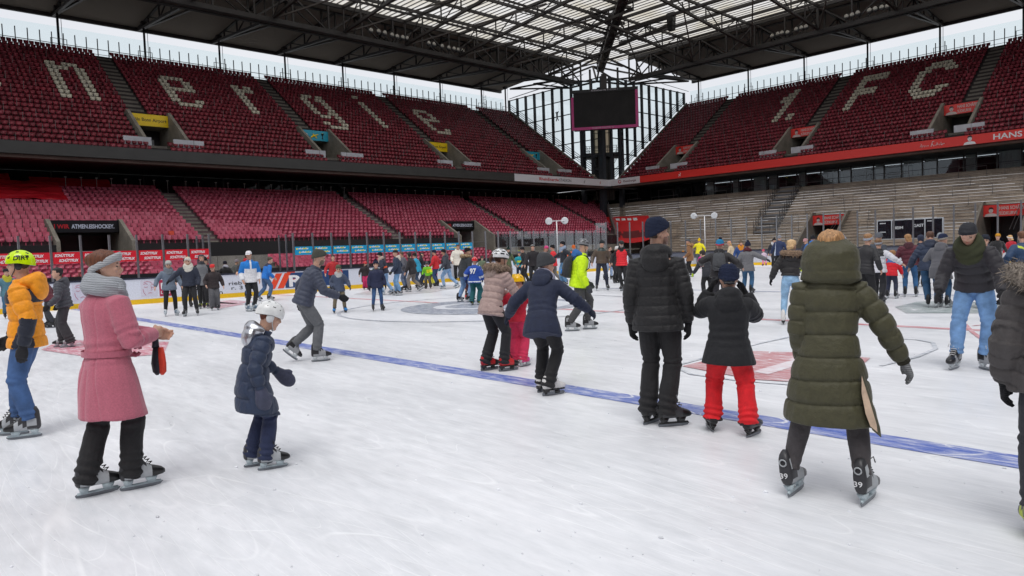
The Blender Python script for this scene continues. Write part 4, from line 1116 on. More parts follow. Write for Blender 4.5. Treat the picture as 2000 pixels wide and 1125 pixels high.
# purlin grid under the glazed field
for k in range(1, 6):
    x = -74.5 + k * 4.2; m = MB(); m.beam((x, Y0R, 30.75), (x, min(90, 70 + (XI - x)) if x > -66 else 88, 30.75), .24, .34)
    if k % 2 == 0: m.beam((x, Y0R, 30.75 - 2.9 + .35 * k), (x, 86, 30.75 - 2.9 + .35 * k), .2)
    finR(m, 'purlin', GIR)
for k in range(1, 6):
    y = 90.5 - k * 4.2; m = MB(); m.beam((-70 + k * 3.2, y, 30.75), (X1R, y, 30.75), .24, .34)
    if k % 2 == 0: m.beam((-68 + k * 3, y, 30.75 - 2.9 + .35 * k), (X1R, y, 30.75 - 2.9 + .35 * k), .2)
    finR(m, 'purlin', GIR)
# long diagonals seen crossing the field
for s in cols_L[2:]:
    m = MB(); m.beam((-92.0, s, 29.4), (-75.0, s + 1.2, 27.9), .22); m.beam((-74.6, s, 27.9), (-58, s + 8.7, 30.4), .16); finR(m, 'brace', GIR2)
for s in cols_R[:7]:
    m = MB(); m.beam((s, 107.6, 29.4), (s + 1.2, 91.2, 27.9), .22); m.beam((s, 90.6, 27.9), (s + 9.1, 74, 30.4), .16); finR(m, 'brace', GIR2)
# mitre girder from the corner tower inwards
m = MB(); a = Vector((-71.5, 87.3, 29.2)); b = Vector((-50, 66, 30.6)); n2 = Vector((1, 1, 0)).normalized() * .42
for q in (-1, 1):
    m.beam(a + n2 * q, b + n2 * q, .28, .34); m.beam(a + n2 * q + Vector((0,0,1.2)), b + n2 * q + Vector((0,0,1.2)), .3, .34)
for k in range(17):
    t = k / 16; p = a.lerp(b, t); m.beam(p + n2, p - n2, .14); m.beam(p + n2, p + n2 + Vector((0,0,1.2)), .12); m.beam(p - n2, p - n2 + Vector((0,0,1.2)), .12)
    if k < 16: m.beam(p + n2 * (1 if k % 2 else -1), a.lerp(b, (k + 1) / 16) + n2 * (-1 if k % 2 else 1), .12)
m.hexa([a - n2, b - n2, b + n2, a + n2, a - n2 + Vector((0,0,.1)), b - n2 + Vector((0,0,.1)), b + n2 + Vector((0,0,.1)), a + n2 + Vector((0,0,.1))])
finR(m, 'corner_girder', GIR)
# tangle of bars where the two roofs meet at the tower
m = MB()
pts = [Vector((-69, 84.6, 30.6)), Vector((-74, 88.5, 30.6)), Vector((-79, 84.9, 28.8)), Vector((-68.4, 95, 28.8)), Vector((-84, 85, 29.3)), Vector((-68.3, 101, 29.3)), Vector((-72, 87, 27.6)), Vector((-77, 86, 27.4)), Vector((-70, 92, 27.4)), Vector((-73, 92, 29)), Vector((-90, 85.2, 29.6)), Vector((-68.2, 107, 29.6))]
for i, j in ((0,2),(0,3),(1,2),(1,3),(2,4),(3,5),(6,2),(6,3),(6,7),(6,8),(7,4),(8,5),(1,9),(9,7),(9,8),(2,7),(3,8),(10,2),(11,3),(10,7),(11,8),(4,7),(5,8),(0,6),(1,6)): m.beam(pts[i], pts[j], .24)
finR(m, 'corner_bracing', GIR)
m = MB()
for A, B in (((-90, 84.9, 27.9), (-73, 84.9, 28.6)), ((-68.2, 107, 27.9), (-68.2, 89.5, 28.6))):
    A, B = Vector(A), Vector(B); sd = Vector((0, 1.4, .55)) if A.x < -80 else Vector((-1.4, 0, .55))
    m.quad([A, B, B + sd, A + sd]); m.quad([A + Vector((0,0,-.1)), B + Vector((0,0,-.1)), B, A])
finR(m, 'corner_awning', S(170, 172, 174, 'paint'))

# roof columns: things
def column(p, z0, z1, lab):
    o = tag(empty('roof_column', p), lab, 'column', 'slim columns, ' + lab[-20:]); m = MB(); m.rod([(0, 0, z0), (0, 0, z1)], .13, 8); m.build('shaft', STEEL, o, True)
    m = MB(); m.rod([(.28, .28, z0), (.28, .28, z1)], .03, 5); m.build('downpipe', STEEL, o)
    m = MB(); m.box((-.28, -.28, z1 - .35), (.28, .28, z1)); m.build('head', GIR, o)
    m = MB(); d = (0, 1) if p[0] < -80 else (1, 0)
    a, b = Vector((d[0] * -.75, d[1] * -.75, 0)), Vector((d[0] * .75, d[1] * .75, 0))
    m.rod([a + Vector((0,0,z0)), a + Vector((0,0,z0 + 1.9)), b + Vector((0,0,z0 + 1.9)), b + Vector((0,0,z0))], .05, 5); m.build('frame', STEEL, o)
zt = upL.z(24)
for s in cols_L[2:] + [84.2]: column((-90.2, s, 0), zt, 29.9, 'slim dark column carrying the roof behind the long upper stand')
for s in cols_R: column((s, 106.6, 0), zt, 29.9, 'slim dark column carrying the roof behind the red fascia stand')
# floodlights on the catwalk
def flood_proto():
    m = MB(); m.loft([((0, 0, 0), .30), ((.10, 0, -.05), .33), ((.30, 0, -.14), .24), ((.42, 0, -.2), .10)], 14); h = m
    return h.mesh('housing', S(70, 70, 72, 'paint'), True)
FH = flood_proto(); m = MB(); m.ball((-.015, 0, .005), (.03, .27, .27), 14, 8); FL = m.mesh('lens', S(186, 184, 176, 'gloss'), True)
fl_px = [(725, 59), (740, 61), (752, 64), (766, 68), (776, 71), (787, 73), (796, 75), (838, 84), (848, 86), (864, 90), (877, 93), (887, 95), (895, 97), (904, 99)]
fr_px = [(1508, 70), (1519, 66), (1527, 64), (1538, 63), (1555, 57), (1565, 54), (1574, 52), (1587, 50), (1653, 32), (1664, 29), (1675, 25), (1698, 20), (1709, 17), (1722, 14), (1733, 12)]
def flood(p, facing, g_, lab):
    o = tag(empty('floodlight', p, facing), lab, 'floodlight', g_)
    a = bpy.data.objects.new('housing', FH); b = bpy.data.objects.new('lens', FL)
    for q in (a, b): COL.objects.link(q); q.parent = o
    m = MB(); m.rod([(.2, 0, -.1), (.2, 0, -.7)], .03, 5); m.build('bracket', GIR2, o)
for x, y in fl_px: flood(on_x(x, y, -74.1), math.pi, 'catwalk floodlights, long side', 'round pale floodlight in the row under the roof girder on the long side')
for x, y in fr_px: flood(on_y(x, y, 90.1), math.pi / 2, 'catwalk floodlights, red fascia side', 'round pale floodlight in the row under the roof girder above the red fascia stand')
# hanging loudspeaker clusters
for (x, y), lab in (((1149, 45), 'black loudspeaker cluster hanging under the roof left of the corner girder'), ((1311, 28), 'black loudspeaker cluster hanging under the roof right of the corner girder')):
    p = on_y(x, y, 78.0); o = tag(empty('loudspeaker', p), lab, 'loudspeaker'); m = MB()
    for k in range(4): m.hexa([(-.5 + .05*k, -.35, -.4 - .55*k), (.5 - .05*k, -.35, -.4 - .55*k), (.5 - .05*k, .35, -.4 - .55*k), (-.5 + .05*k, .35, -.4 - .55*k), (-.5 + .05*k, -.4, .1 - .55*k), (.5 - .05*k, -.4, .1 - .55*k), (.5 - .05*k, .35, .1 - .55*k), (-.5 + .05*k, .35, .1 - .55*k)])
    m.build('cabinet', BLACK, o); m = MB(); m.rod([(-.3, 0, 0), (-.3, 0, 30.8 - p.z)], .03, 5); m.rod([(.3, 0, 0), (.3, 0, 30.8 - p.z)], .03, 5); m.box((-.5, -.2, .12), (.5, .2, .24)); m.build('rigging', GIR2, o)

# corner screen
ctr = at_range(1181, 215, 104.0); fwd = Vector((.62, -.785, 0)).normalized(); rgt = Vector((-fwd.y, fwd.x, 0))
w = (at_range(1246.5, 215, 104) - at_range(1115.5, 215, 104)).length; h = at_range(1181, 178, 104).z - at_range(1181, 251, 104).z
sc = tag(empty('video_screen', ctr), 'large blank black video screen with magenta frame hung in the stadium corner', 'screen')
sc.rotation_euler = (0, 0, math.atan2(fwd.y, fwd.x) + math.pi / 2)      # local -Y faces the pitch
m = MB(); m.box((-w/2 + .35, -.02, -h/2 + .38), (w/2 - .42, .3, h/2 - .02)); m.build('display', S(36, 35, 36, 'concrete'), sc)
m = MB(); m.box((-w/2, -.05, -h/2), (w/2, .28, -h/2 + .378)); m.box((-w/2, -.05, -h/2 + .382), (-w/2 + .345, .28, h/2 - .6)); m.box((w/2 - .415, -.05, -h/2 + .382), (w/2, .28, h/2)); m.build('bezel', S(190, 44, 124, 'satin'), sc)
m = MB(); m.box((-w/2, -.06, h/2), (w/2, .3, h/2 + .42)); m.box((-w/2 + .3, .31, -h/2), (w/2 - .3, 1.2, h/2 + .3)); m.build('casing', S(20, 20, 22, 'paint'), sc)
LETM = S(176, 170, 180, 'satin')
m = MB(); put_text(m, 'RheinEnergie', (-1.9, -.062, h/2 + .12), (1, 0, 0), UP, 2.2, .2, 0, .02); put_text(m, 'STADION 1', (.4, -.062, h/2 + .12), (1, 0, 0), UP, 1.5, .2, 0); m.build('upper_lettering', LETM, sc)
m = MB(); put_text(m, 'TELEKOM STADION TV', (-1.9, -.052, -h/2 + .1), (1, 0, 0), UP, 3.2, .18, 0, .01); m.build('lower_lettering', LETM, sc)
m = MB(); m.beam((-2, .6, h/2), (-2, .6, h/2 + 3.4), .3); m.beam((2, .6, h/2), (2, .6, h/2 + 3.4), .3); m.beam((0, .7, h/2 + .2), (0, .7, h/2 + 2.6), .8); m.build('hanger', GIR, sc)

def shaft_material():
    m, nt, b = _base('light_admitting_cladding'); N, L = nt.nodes, nt.links; out = N['Material Output']
    t = N.new('ShaderNodeBsdfTranslucent'); t.inputs['Color'].default_value = (.86, .78, .66, 1); b.inputs['Base Color'].default_value = srgb(200, 188, 170); b.inputs['Roughness'].default_value = .6
    mx = N.new('ShaderNodeMixShader'); mx.inputs[0].default_value = .75; L.new(b.outputs[0], mx.inputs[1]); L.new(t.outputs[0], mx.inputs[2]); L.new(mx.outputs[0], out.inputs['Surface']); return m
SHAFT = shaft_material()
# corner tower: four steel legs, a clad shaft, a platform with stairs
tw = tag(empty('corner_tower', (-72.5, 88.5, 0)), 'dark steel corner tower with clad shaft and stair platform behind the screen', 'tower'); two = Vector((-72.5, 88.5, 0))
def finW(m, nm, mats): m.v = [(x - two.x, y - two.y, z - two.z) for x, y, z in m.v]; return m.build(nm, mats, tw)
def pt(x, y, r): q = at_range(x, y, r); return q
base = at_range(1181, 340, 113.5)
dirv = Vector((base.x, base.y, 0)).normalized(); side = Vector((dirv.y, -dirv.x, 0))
for px, r in ((1139, 112), (1213, 112), (1176, 111)):
    p = at_range(px, 300, r); m = MB(); hw = .40 if px == 1176 else .33
    m.beam((p.x, p.y, 2), (p.x, p.y, 26.2), hw * 2, hw * 2); finW(m, 'leg', S(70, 73, 80, 'paint'))
p0, p1 = at_range(1155, 300, 116), at_range(1197, 300, 116); dd = dirv * 3
m = MB(); m.hexa([(p0.x, p0.y, 8), (p1.x, p1.y, 8), (p1.x + dd.x, p1.y + dd.y, 8), (p0.x + dd.x, p0.y + dd.y, 8), (p0.x, p0.y, 26), (p1.x, p1.y, 26), (p1.x + dd.x, p1.y + dd.y, 26), (p0.x + dd.x, p0.y + dd.y, 26)])
finW(m, 'shaft', SHAFT)
m = MB()
for k in range(7):
    f = k / 6; q = p0.lerp(p1, f) - dirv * .05; m.beam((q.x, q.y, 8), (q.x, q.y, 26), .1)
for k in range(8): a = p0 - dirv * .06; b = p1 - dirv * .06; m.beam((a.x, a.y, 9 + k * 2.2), (b.x, b.y, 9 + k * 2.2), .08)
finW(m, 'cladding_battens', S(70, 66, 64, 'paint'))
q0, q1 = at_range(1143, 300, 111.5), at_range(1213, 300, 111.5); zp = at_range(1180, 300, 111.5).z
m = MB(); m.hexa([(q0.x, q0.y, zp - .5), (q1.x, q1.y, zp - .5), (q1.x + dd.x, q1.y + dd.y, zp - .5), (q0.x + dd.x, q0.y + dd.y, zp - .5), (q0.x, q0.y, zp + .15), (q1.x, q1.y, zp + .15), (q1.x + dd.x, q1.y + dd.y, zp + .15), (q0.x + dd.x, q0.y + dd.y, zp + .15)])
finW(m, 'platform', S(34, 36, 40, 'paint'))
m = MB()
for z in (.5, .9, 1.2): m.beam((q0.x, q0.y, zp + z), (q1.x, q1.y, zp + z), .06)
for k in range(9): q = q0.lerp(q1, k / 8); m.beam((q.x, q.y, zp), (q.x, q.y, zp + 1.2), .05)
e0, e1 = at_range(1168, 345, 111), at_range(1186, 345, 111)
for sgn, a, b in ((-1, q0, e0), (1, q1, e1)):
    for k in range(5): m.beam((a.x, a.y, zp + .15 + .35 * k), (b.x, b.y, b.z + .3 + .35 * k), .07)
finW(m, 'stair_railing', S(40, 42, 46, 'paint'))
m = MB(); c0, c1 = at_range(1162, 320, 112.5), at_range(1200, 352, 112.5); m.hexa([(c0.x, c0.y, 9), (c1.x, c1.y, 9), (c1.x + dd.x, c1.y + dd.y, 9), (c0.x + dd.x, c0.y + dd.y, 9), (c0.x, c0.y, zp - .6), (c1.x, c1.y, zp - .6), (c1.x + dd.x, c1.y + dd.y, zp - .6), (c0.x + dd.x, c0.y + dd.y, zp - .6)]); finW(m, 'stair_core', S(96, 90, 86, 'concrete'))
m = MB()
for k in range(8): q = c0.lerp(c1, k / 7) - dirv * .04; m.beam((q.x, q.y, 9), (q.x, q.y, zp - .6), .09)
finW(m, 'core_slats', S(52, 50, 52, 'paint'))
m = MB(); m.box((-90, 84.45, 10.46), (-68.05, 106, 10.62)); finW(m, 'corner_deck', S(60, 56, 54, 'concrete'))
# glazed end walls of the upper stands
def glazed(name, n, P0, P1, zlow, label):
    P0, P1 = Vector(P0), Vector(P1); root = tag(empty(name, (P0.x, P0.y, 0)), label, 'glass wall'); o = Vector((P0.x, P0.y, 0))
    def fin(m, nm, mats): m.v = [(x - o.x, y - o.y, z) for x, y, z in m.v]; return m.build(nm, mats, root)
    ztop = 27.2; d = (P1 - P0).normalized(); nrm = Vector((-d.y, d.x, 0))
    ux = [0]
    for k in range(n + 1):
        t = k / n; p = P0.lerp(P1, t); m = MB(); m.beam((p.x, p.y, zlow(t)), (p.x, p.y, ztop + .1), .34, .34); fin(m, 'mullion', S(58, 62, 68, 'paint'))
        if k < n:
            p2 = P0.lerp(P1, (k + 1) / n); e = d * .19; m = MB(); a, b = p + e, p2 - e
            m.hexa([(a + nrm * .02) + Vector((0,0,zlow(t))), (b + nrm * .02) + Vector((0,0,zlow((k+1)/n))), (b - nrm * .02) + Vector((0,0,zlow((k+1)/n))), (a - nrm * .02) + Vector((0,0,zlow(t))),
                    (a + nrm * .02) + Vector((0,0,ztop)), (b + nrm * .02) + Vector((0,0,ztop)), (b - nrm * .02) + Vector((0,0,ztop)), (a - nrm * .02) + Vector((0,0,ztop))]); fin(m, 'pane', WINDGL)
    m = MB()
    for z in (27.2, 25.0, 22.7, 20.4, 18.1, 15.8, 13.5):
        ts = [t for t in [q / 60 for q in range(61)] if zlow(t) < z]
        if len(ts) > 1: a, b = P0.lerp(P1, ts[0]), P0.lerp(P1, ts[-1]); m.beam((a.x, a.y, z), (b.x, b.y, z), .13)
    fin(m, 'transom', S(58, 62, 68, 'paint'))
    m = MB()
    for off in (.35, .7, 1.05, 1.4):
        a, b = P0 - nrm * 0, P1; m.beam((P0.x, P0.y, zlow(0) + off), (P1.x, P1.y, zlow(1) + off), .07)
    fin(m, 'stair_rail', STEEL)
glazed('glazed_end_wall', 10, (-89, 83.9, 0), (-68.6, 83.9, 0), lambda t: 25.3 - 13.9 * t, 'tall sky filled glass wall with dark mullions closing the long upper stand')
glazed('glazed_end_wall', 10, (-67.9, 105.0, 0), (-67.9, 85.0, 0), lambda t: 25.3 - 13.9 * t, 'tall sky filled glass wall with dark mullions closing the red fascia stand')
# small spire-like mast behind the windbreak
p = on_x(947, 215, -96); o = tag(empty('lattice_mast', (p.x, p.y, 0)), 'thin lattice mast standing behind the windbreak near the corner', 'mast'); m = MB(); m.rod([(0, 0, 20), (0, 0, p.z - .5)], .45, 8); m.build('shaft', GREY, o)
m = MB(); zz = p.z - .5
for sx in (-.35, .35): m.rod([(0, sx, zz), (0, sx, zz + 3.2)], .05, 4)
for k in range(7): m.rod([(0, -.35, zz + k * .45), (0, .35, zz + .2 + k * .45)], .035, 4)
m.build('lattice', S(130, 130, 130, 'paint'), o)
# sticker figure on the glass
p = on_y(1088, 226, 83.7); m = MB()
for st, r in (([(0, .35), (0, -.3)], .14), ([(0, .2), (.35, .65)], .07), ([(0, .2), (-.3, .55)], .07), ([(0, -.3), (.3, -.8)], .08), ([(0, -.3), (-.22, -.85)], .08)): m.rod([(x, 0, z) for x, z in st], r, 6)
m.ball((0, 0, .52), .13, 8, 6); o = m.build('window_sticker', BLACK); o.location = p; tag(o, 'black dancing figure sticker on the glass wall left of the screen', 'sticker')
# ================================================================ people
V3 = Vector
PENDING = []
def pend(o, mb_unused, voxel, it, post):
    md = o.modifiers.new('r', 'REMESH'); md.mode = 'VOXEL'; md.voxel_size = voxel; md.use_smooth_shade = True
    if it: sm = o.modifiers.new('s', 'SMOOTH'); sm.factor = .5; sm.iterations = it
    PENDING.append((o, post))
def finalize():
    bpy.context.view_layer.update(); dg = bpy.context.evaluated_depsgraph_get()
    for o, post in PENDING:
        me = bpy.data.meshes.new_from_object(o.evaluated_get(dg)); old = o.data; mats = list(old.materials)
        me.name = old.name; o.modifiers.clear(); o.data = me; me.materials.clear()
        for m in mats: me.materials.append(m)
        n = len(me.vertices)
        if n == 0: continue
        co = np.empty(n * 3); me.vertices.foreach_get('co', co); co = co.reshape(-1, 3)
        no = np.empty(n * 3); me.vertex_normals.foreach_get('vector', no); no = no.reshape(-1, 3)
        if post:
            co2, fm = post(co, no, me)
            if co2 is not None: me.vertices.foreach_set('co', co2.ravel())
            if fm is not None: me.polygons.foreach_set('material_index', fm.astype(np.int32))
            else: me.polygons.foreach_set('material_index', np.zeros(len(me.polygons), np.int32))
        else: me.polygons.foreach_set('material_index', np.zeros(len(me.polygons), np.int32))
        me.polygons.foreach_set('use_smooth', np.ones(len(me.polygons), bool)); me.update(); bpy.data.meshes.remove(old)
    PENDING.clear()
def centers(me):
    n = len(me.polygons); c = np.empty(n * 3); me.polygons.foreach_get('center', c); return c.reshape(-1, 3)
def pnoise(co, freq, seed, n=5):
    """smooth pseudo noise in about -1..1 from a few warped plane waves"""
    g = np.random.default_rng(seed); out = np.zeros(len(co)); w = np.zeros_like(co)
    for k in range(3):
        d = g.normal(size=3); d /= np.linalg.norm(d); w += np.sin(co @ d * freq * .45 + g.random() * 6.3)[:, None] * g.normal(size=3) * .35 / freq
    for k in range(n):
        d = g.normal(size=3); d /= np.linalg.norm(d); out += np.sin((co + w * 3) @ d * freq * g.uniform(.7, 1.4) + g.random() * 6.3)
    return out / n * 1.4
def two_bone(a, t, l1, l2, pole):
    d = t - a; L_ = min(d.length, (l1 + l2) * .995); d.normalize()
    L_ = max(L_, abs(l1 - l2) * 1.05 + .01)
    x = (l1 * l1 - l2 * l2 + L_ * L_) / (2 * L_); h = math.sqrt(max(l1 * l1 - x * x, 0))
    p = (pole - d * pole.dot(d)); p = p.normalized() if p.length > 1e-5 else V3((0, 1, 0))
    return a + d * x + p * h, a + d * L_
HZ = np.array([-.50, -.46, -.38, -.28, -.16, -.02, .10, .22, .33, .42, .48, .505])
HW = np.array([.09, .17, .235, .275, .305, .325, .335, .335, .305, .235, .13, .03])
HF = np.array([.33, .37, .385, .385, .375, .365, .385, .365, .30, .185, .05, -.03])
HB = np.array([.14, .03, -.10, -.22, -.33, -.42, -.455, -.465, -.44, -.34, -.20, -.08])
def head_ring(z, grow=0.0, n=20):
    w = np.interp(z, HZ, HW) + grow; f = np.interp(z, HZ, HF) + grow; b = np.interp(z, HZ, HB) - grow
    yc, r = (f + b) / 2, (f - b) / 2; out = []
    for k in range(n):
        a = 2 * math.pi * k / n; c, s_ = math.cos(a), math.sin(a)
        out.append((w * math.copysign(abs(c) ** .92, c), yc + r * math.copysign(abs(s_) ** .92, s_), z))
    return out
def hand(mb, w, e1, e2, e3, k, style, curl=.6, fat=1.0, mi=0):
    """a hand from the wrist: e1 fingers, e2 thumb side, e3 palm normal; k scale"""
    e1, e2, e3 = e1.normalized(), e2.normalized(), e3.normalized()
    P = lambda a, b, c: w + (e1 * a + e2 * b + e3 * c) * k
    def flat(a, rw, rt, c=0):
        return [P(a, rw * math.cos(t), c + rt * math.sin(t)) for t in [2 * math.pi * q / 12 for q in range(12)]]
    if style == 'mitt':
        mb.rings([flat(-.03, .036 * fat, .030 * fat), flat(.02, .046 * fat, .034 * fat), flat(.08, .055 * fat, .034 * fat, .006), flat(.13, .050 * fat, .030 * fat, .016), flat(.165, .032 * fat, .02 * fat, .024), flat(.178, .008, .006, .027)], mi)
        mb.loft([(P(.03, .035, .004), .02 * fat * k), (P(.06, .062, .010), .021 * fat * k), (P(.092, .072, .014), .016 * fat * k)], 8, mi); return
    f = fat
    mb.rings([flat(-.03, .029 * f, .024 * f), flat(.0, .030 * f, .022 * f), flat(.035, .041 * f, .020 * f, .002), flat(.07, .044 * f, .017 * f, .003), flat(.092, .042 * f, .014 * f, .003)], mi)
    for i, (ln, off) in enumerate(((.070, .031), (.079, .0105), (.073, -.010), (.057, -.030))):
        p = V3((.086 - .004 * abs(i - 1), off * (1 + .25 * (f - 1)), .003)); ang = .08; pts = []; r0 = .0098 * f
        pts.append((P(p.x - .012, p.y, p.z), r0 * k))
        for q, (fr, bd) in enumerate(((.42, .45), (.33, .7), (.25, .5))):
            pts.append((P(p.x, p.y, p.z), (r0 - .0008 * q) * k)); ang += curl * bd * (1 + .12 * i)
            p = p + V3((math.cos(ang) * ln * fr, (off) * .04, math.sin(ang) * ln * fr))
        pts.append((P(p.x, p.y, p.z), r0 * .78 * k)); mb.loft(pts, 8, mi)
    c = curl
    mb.loft([(P(.015, .024, .004), .014 * f * k), (P(.040, .046, .010 + .006 * c), .0125 * f * k), (P(.066, .054 - .008 * c, .016 + .016 * c), .0112 * f * k), (P(.092, .052 - .018 * c, .020 + .022 * c), .0085 * f * k)], 8, mi)

SKIN = fabric((.56, .33, .24), 'skin'); SKIN2 = fabric((.50, .27, .185), 'skin'); SKIN3 = fabric((.40, .20, .13), 'skin')
LIP = fabric((.38, .13, .11), 'skin'); EYE = S(34, 26, 22, 'gloss'); BROW = S(52, 38, 30, 'hair'); SOCK = S(40, 40, 44)
EYEW = S(205, 200, 196, 'gloss')
SK = {  # boot, toe cap, accent, holder, lace
 'hockey': (S(26, 26, 30, 'leather'), S(32, 32, 36, 'plastic'), S(150, 152, 156, 'leather'), S(190, 196, 200, 'plastic'), S(205, 205, 205)),
 'grey': (S(52, 52, 56, 'leather'), S(24, 24, 26, 'plastic'), S(168, 172, 176, 'leather'), S(176, 190, 196, 'plastic'), S(20, 20, 20)),
 'black': (S(20, 20, 22, 'leather'), S(24, 24, 26, 'plastic'), S(52, 52, 56, 'leather'), S(32, 32, 34, 'plastic'), S(120, 120, 124)),
 'white': (S(214, 212, 210, 'leather'), S(214, 212, 210, 'leather'), S(200, 198, 198, 'leather'), S(40, 40, 42, 'plastic'), S(235, 235, 235)),
 'whiteh': (S(190, 196, 202, 'leather'), S(160, 168, 176, 'plastic'), S(90, 110, 130, 'leather'), S(206, 212, 216, 'plastic'), S(60, 70, 80)),
 'red': (S(176, 26, 34, 'leather'), S(30, 28, 30, 'plastic'), S(196, 40, 46, 'leather'), S(40, 40, 42, 'plastic'), S(20, 20, 20)),
 'blue': (S(24, 26, 34, 'leather'), S(20, 120, 190, 'plastic'), S(20, 110, 180, 'leather'), S(26, 26, 30, 'plastic'), S(20, 120, 190)),
 'neon': (S(26, 26, 30, 'leather'), S(26, 26, 30, 'plastic'), S(190, 206, 30, 'leather'), S(190, 196, 200, 'plastic'), S(205, 205, 205)),
 'pink': (S(220, 214, 218, 'leather'), S(216, 214, 220, 'leather'), S(220, 60, 140, 'leather'), S(200, 206, 210, 'plastic'), S(226, 40, 140)),
}
STEELB = S(120, 124, 130, 'metal')
def skate(parent, kind, g, yaw, pitch, roll, k, near, tall=1.0, num=None):
    """boot + holder, blade as sub-part; foot-local y forward, z up, origin on the ice under the ankle"""
    M = Matrix.Translation(g) @ Matrix.Rotation(yaw, 4, 'Z') @ Matrix.Rotation(pitch, 4, 'X') @ Matrix.Rotation(roll, 4, 'Y')
    boot, toe, acc, hold, lace = SK[kind]
    st = [(-.112, .022, .10, .16, 0), (-.104, .036, .085, .26 * tall, 0), (-.085, .043, .078, .30 * tall, 0), (-.045, .047, .076, .315 * tall, 0), (-.005, .046, .076, .30 * tall, 0), (.03, .044, .076, .235, 2), (.065, .045, .076, .188, 2), (.10, .047, .077, .165, 1), (.14, .045, .078, .150, 1), (.172, .036, .082, .136, 1), (.192, .018, .09, .118, 1)]
    m = MB(); n = 14; rings = []
    for y, w, z0, z1, _ in st:
        c, h = (z0 + z1) / 2, (z1 - z0) / 2; r = []
        for q in range(n):
            a = 2 * math.pi * q / n; cx, sx = math.cos(a), math.sin(a)
            tz = c + h * math.copysign(abs(sx) ** .6, sx); ww = w * (1 - .18 * max(0, (tz - .2) / .12)) if tz > .2 else w * (.88 if tz < z0 + .01 else 1)
            r.append(V3((ww * math.copysign(abs(cx) ** .75, cx), y, tz)))
        rings.append(r)
    o = len(m.f); m.rings(rings, 0)
    for i in range(len(st) - 1):
        for q in range(n):
            zc = (rings[i][q].z + rings[i + 1][q].z) / 2; y = st[i][0]; mi = 0
            if y >= .10: mi = 1
            elif zc < .115 and y > -.09: mi = 2
            elif .03 <= y < .1 and zc < .17: mi = 2
            elif -.10 < y < -.03 and .13 < zc < .20 and kind in ('grey', 'hockey', 'whiteh', 'blue', 'neon'): mi = 2
            m.m[o + i * n + q] = mi
    # holder
    if kind in ('white', 'red'):
        m.box((-.030, -.105, .045), (.030, -.04, .078), 3); m.box((-.036, -.105, .066), (.036, .17, .080), 3)
        m.box((-.01, -.09, .02), (.01, -.06, .05), 3); m.box((-.01, .05, .02), (.01, .11, .068), 3)
    else:
        for y0, y1 in ((-.095, -.025), (.055, .135)): m.hexa([(-.011, y0 + .012, .036), (.011, y0 + .012, .036), (.011, y1 - .012, .036), (-.011, y1 - .012, .036), (-.03, y0, .082), (.03, y0, .082), (.03, y1, .082), (-.03, y1, .082)], 3)
        m.hexa([(-.007, -.108, .026), (.007, -.108, .026), (.007, .168, .026), (-.007, .168, .026), (-.006, -.10, .042), (.006, -.10, .042), (.006, .160, .042), (-.006, .160, .042)], 3)
    if num:      # white size number printed on the heel
        put_text(m, num, (-.030, -.1125, .135), (1, 0, 0), (0, 0, 1), .052, .036, 5, .0, 0, .008)
        for cz, rr in ((.235, .022), (.205, .012)): m.rod([(rr * math.cos(t), -.112 + .01 * (cz < .22), cz + rr * math.sin(t)) for t in [2 * math.pi * q / 10 for q in range(11)]], .005, 4, 2)
    if near:
        for q in range(6): m.rod([(-.03, .0 + q * .017, .285 * (1 if q == 0 else 1) - q * .021), (0, .022 + q * .017, .297 - q * .0215), (.03, .0 + q * .017, .285 - q * .021)], .0042, 5, 4)
        m.rod([(.03, .02, .28), (.055, .03, .30), (.06, .04, .26)], .004, 4, 4); m.rod([(-.03, .02, .28), (-.05, .03, .25)], .004, 4, 4)
    m.v = [tuple(M @ (V3(p) * k)) for p in m.v]
    b = m.build('skate', [boot, toe, acc, hold, lace, WHITE], parent, True)
    m = MB(); prof = [(-.118, .024), (-.112, .008), (-.05, 0), (.11, 0), (.158, .008), (.176, .026), (.168, .032), (-.11, .032)]
    if kind in ('white', 'red'): prof = [(-.125, .02), (-.118, .004), (-.05, 0), (.12, 0), (.165, .006), (.185, .03), (.16, .046), (-.12, .046)]
    m.add([(-.0025, y, z) for y, z in prof] + [(.0025, y, z) for y, z in prof], [tuple(range(8)), tuple(range(15, 7, -1))] + [(q, (q + 1) % 8, 8 + (q + 1) % 8, 8 + q) for q in range(8)])
    m.v = [tuple(M @ (V3(p) * k)) for p in m.v]; m.build('blade', STEELB, b)
    return M
def C(*a): return srgb(*a)
def spikes(mb, pts, nrm, ln, w, jit, g, mi=0):
    for p, n in zip(pts, nrm):
        d = (V3(n) + V3(g.normal(size=3)) * jit).normalized(); t = d.orthogonal().normalized(); p = V3(p); L_ = ln * g.uniform(.6, 1.3)
        mb.add([p + t * w, p - t * w, p + d * L_ * .6 + V3((0, 0, -.15 * L_)), p + d * L_ + V3((0, 0, -.35 * L_))], [(0, 1, 3), (0, 1, 2)], mi)

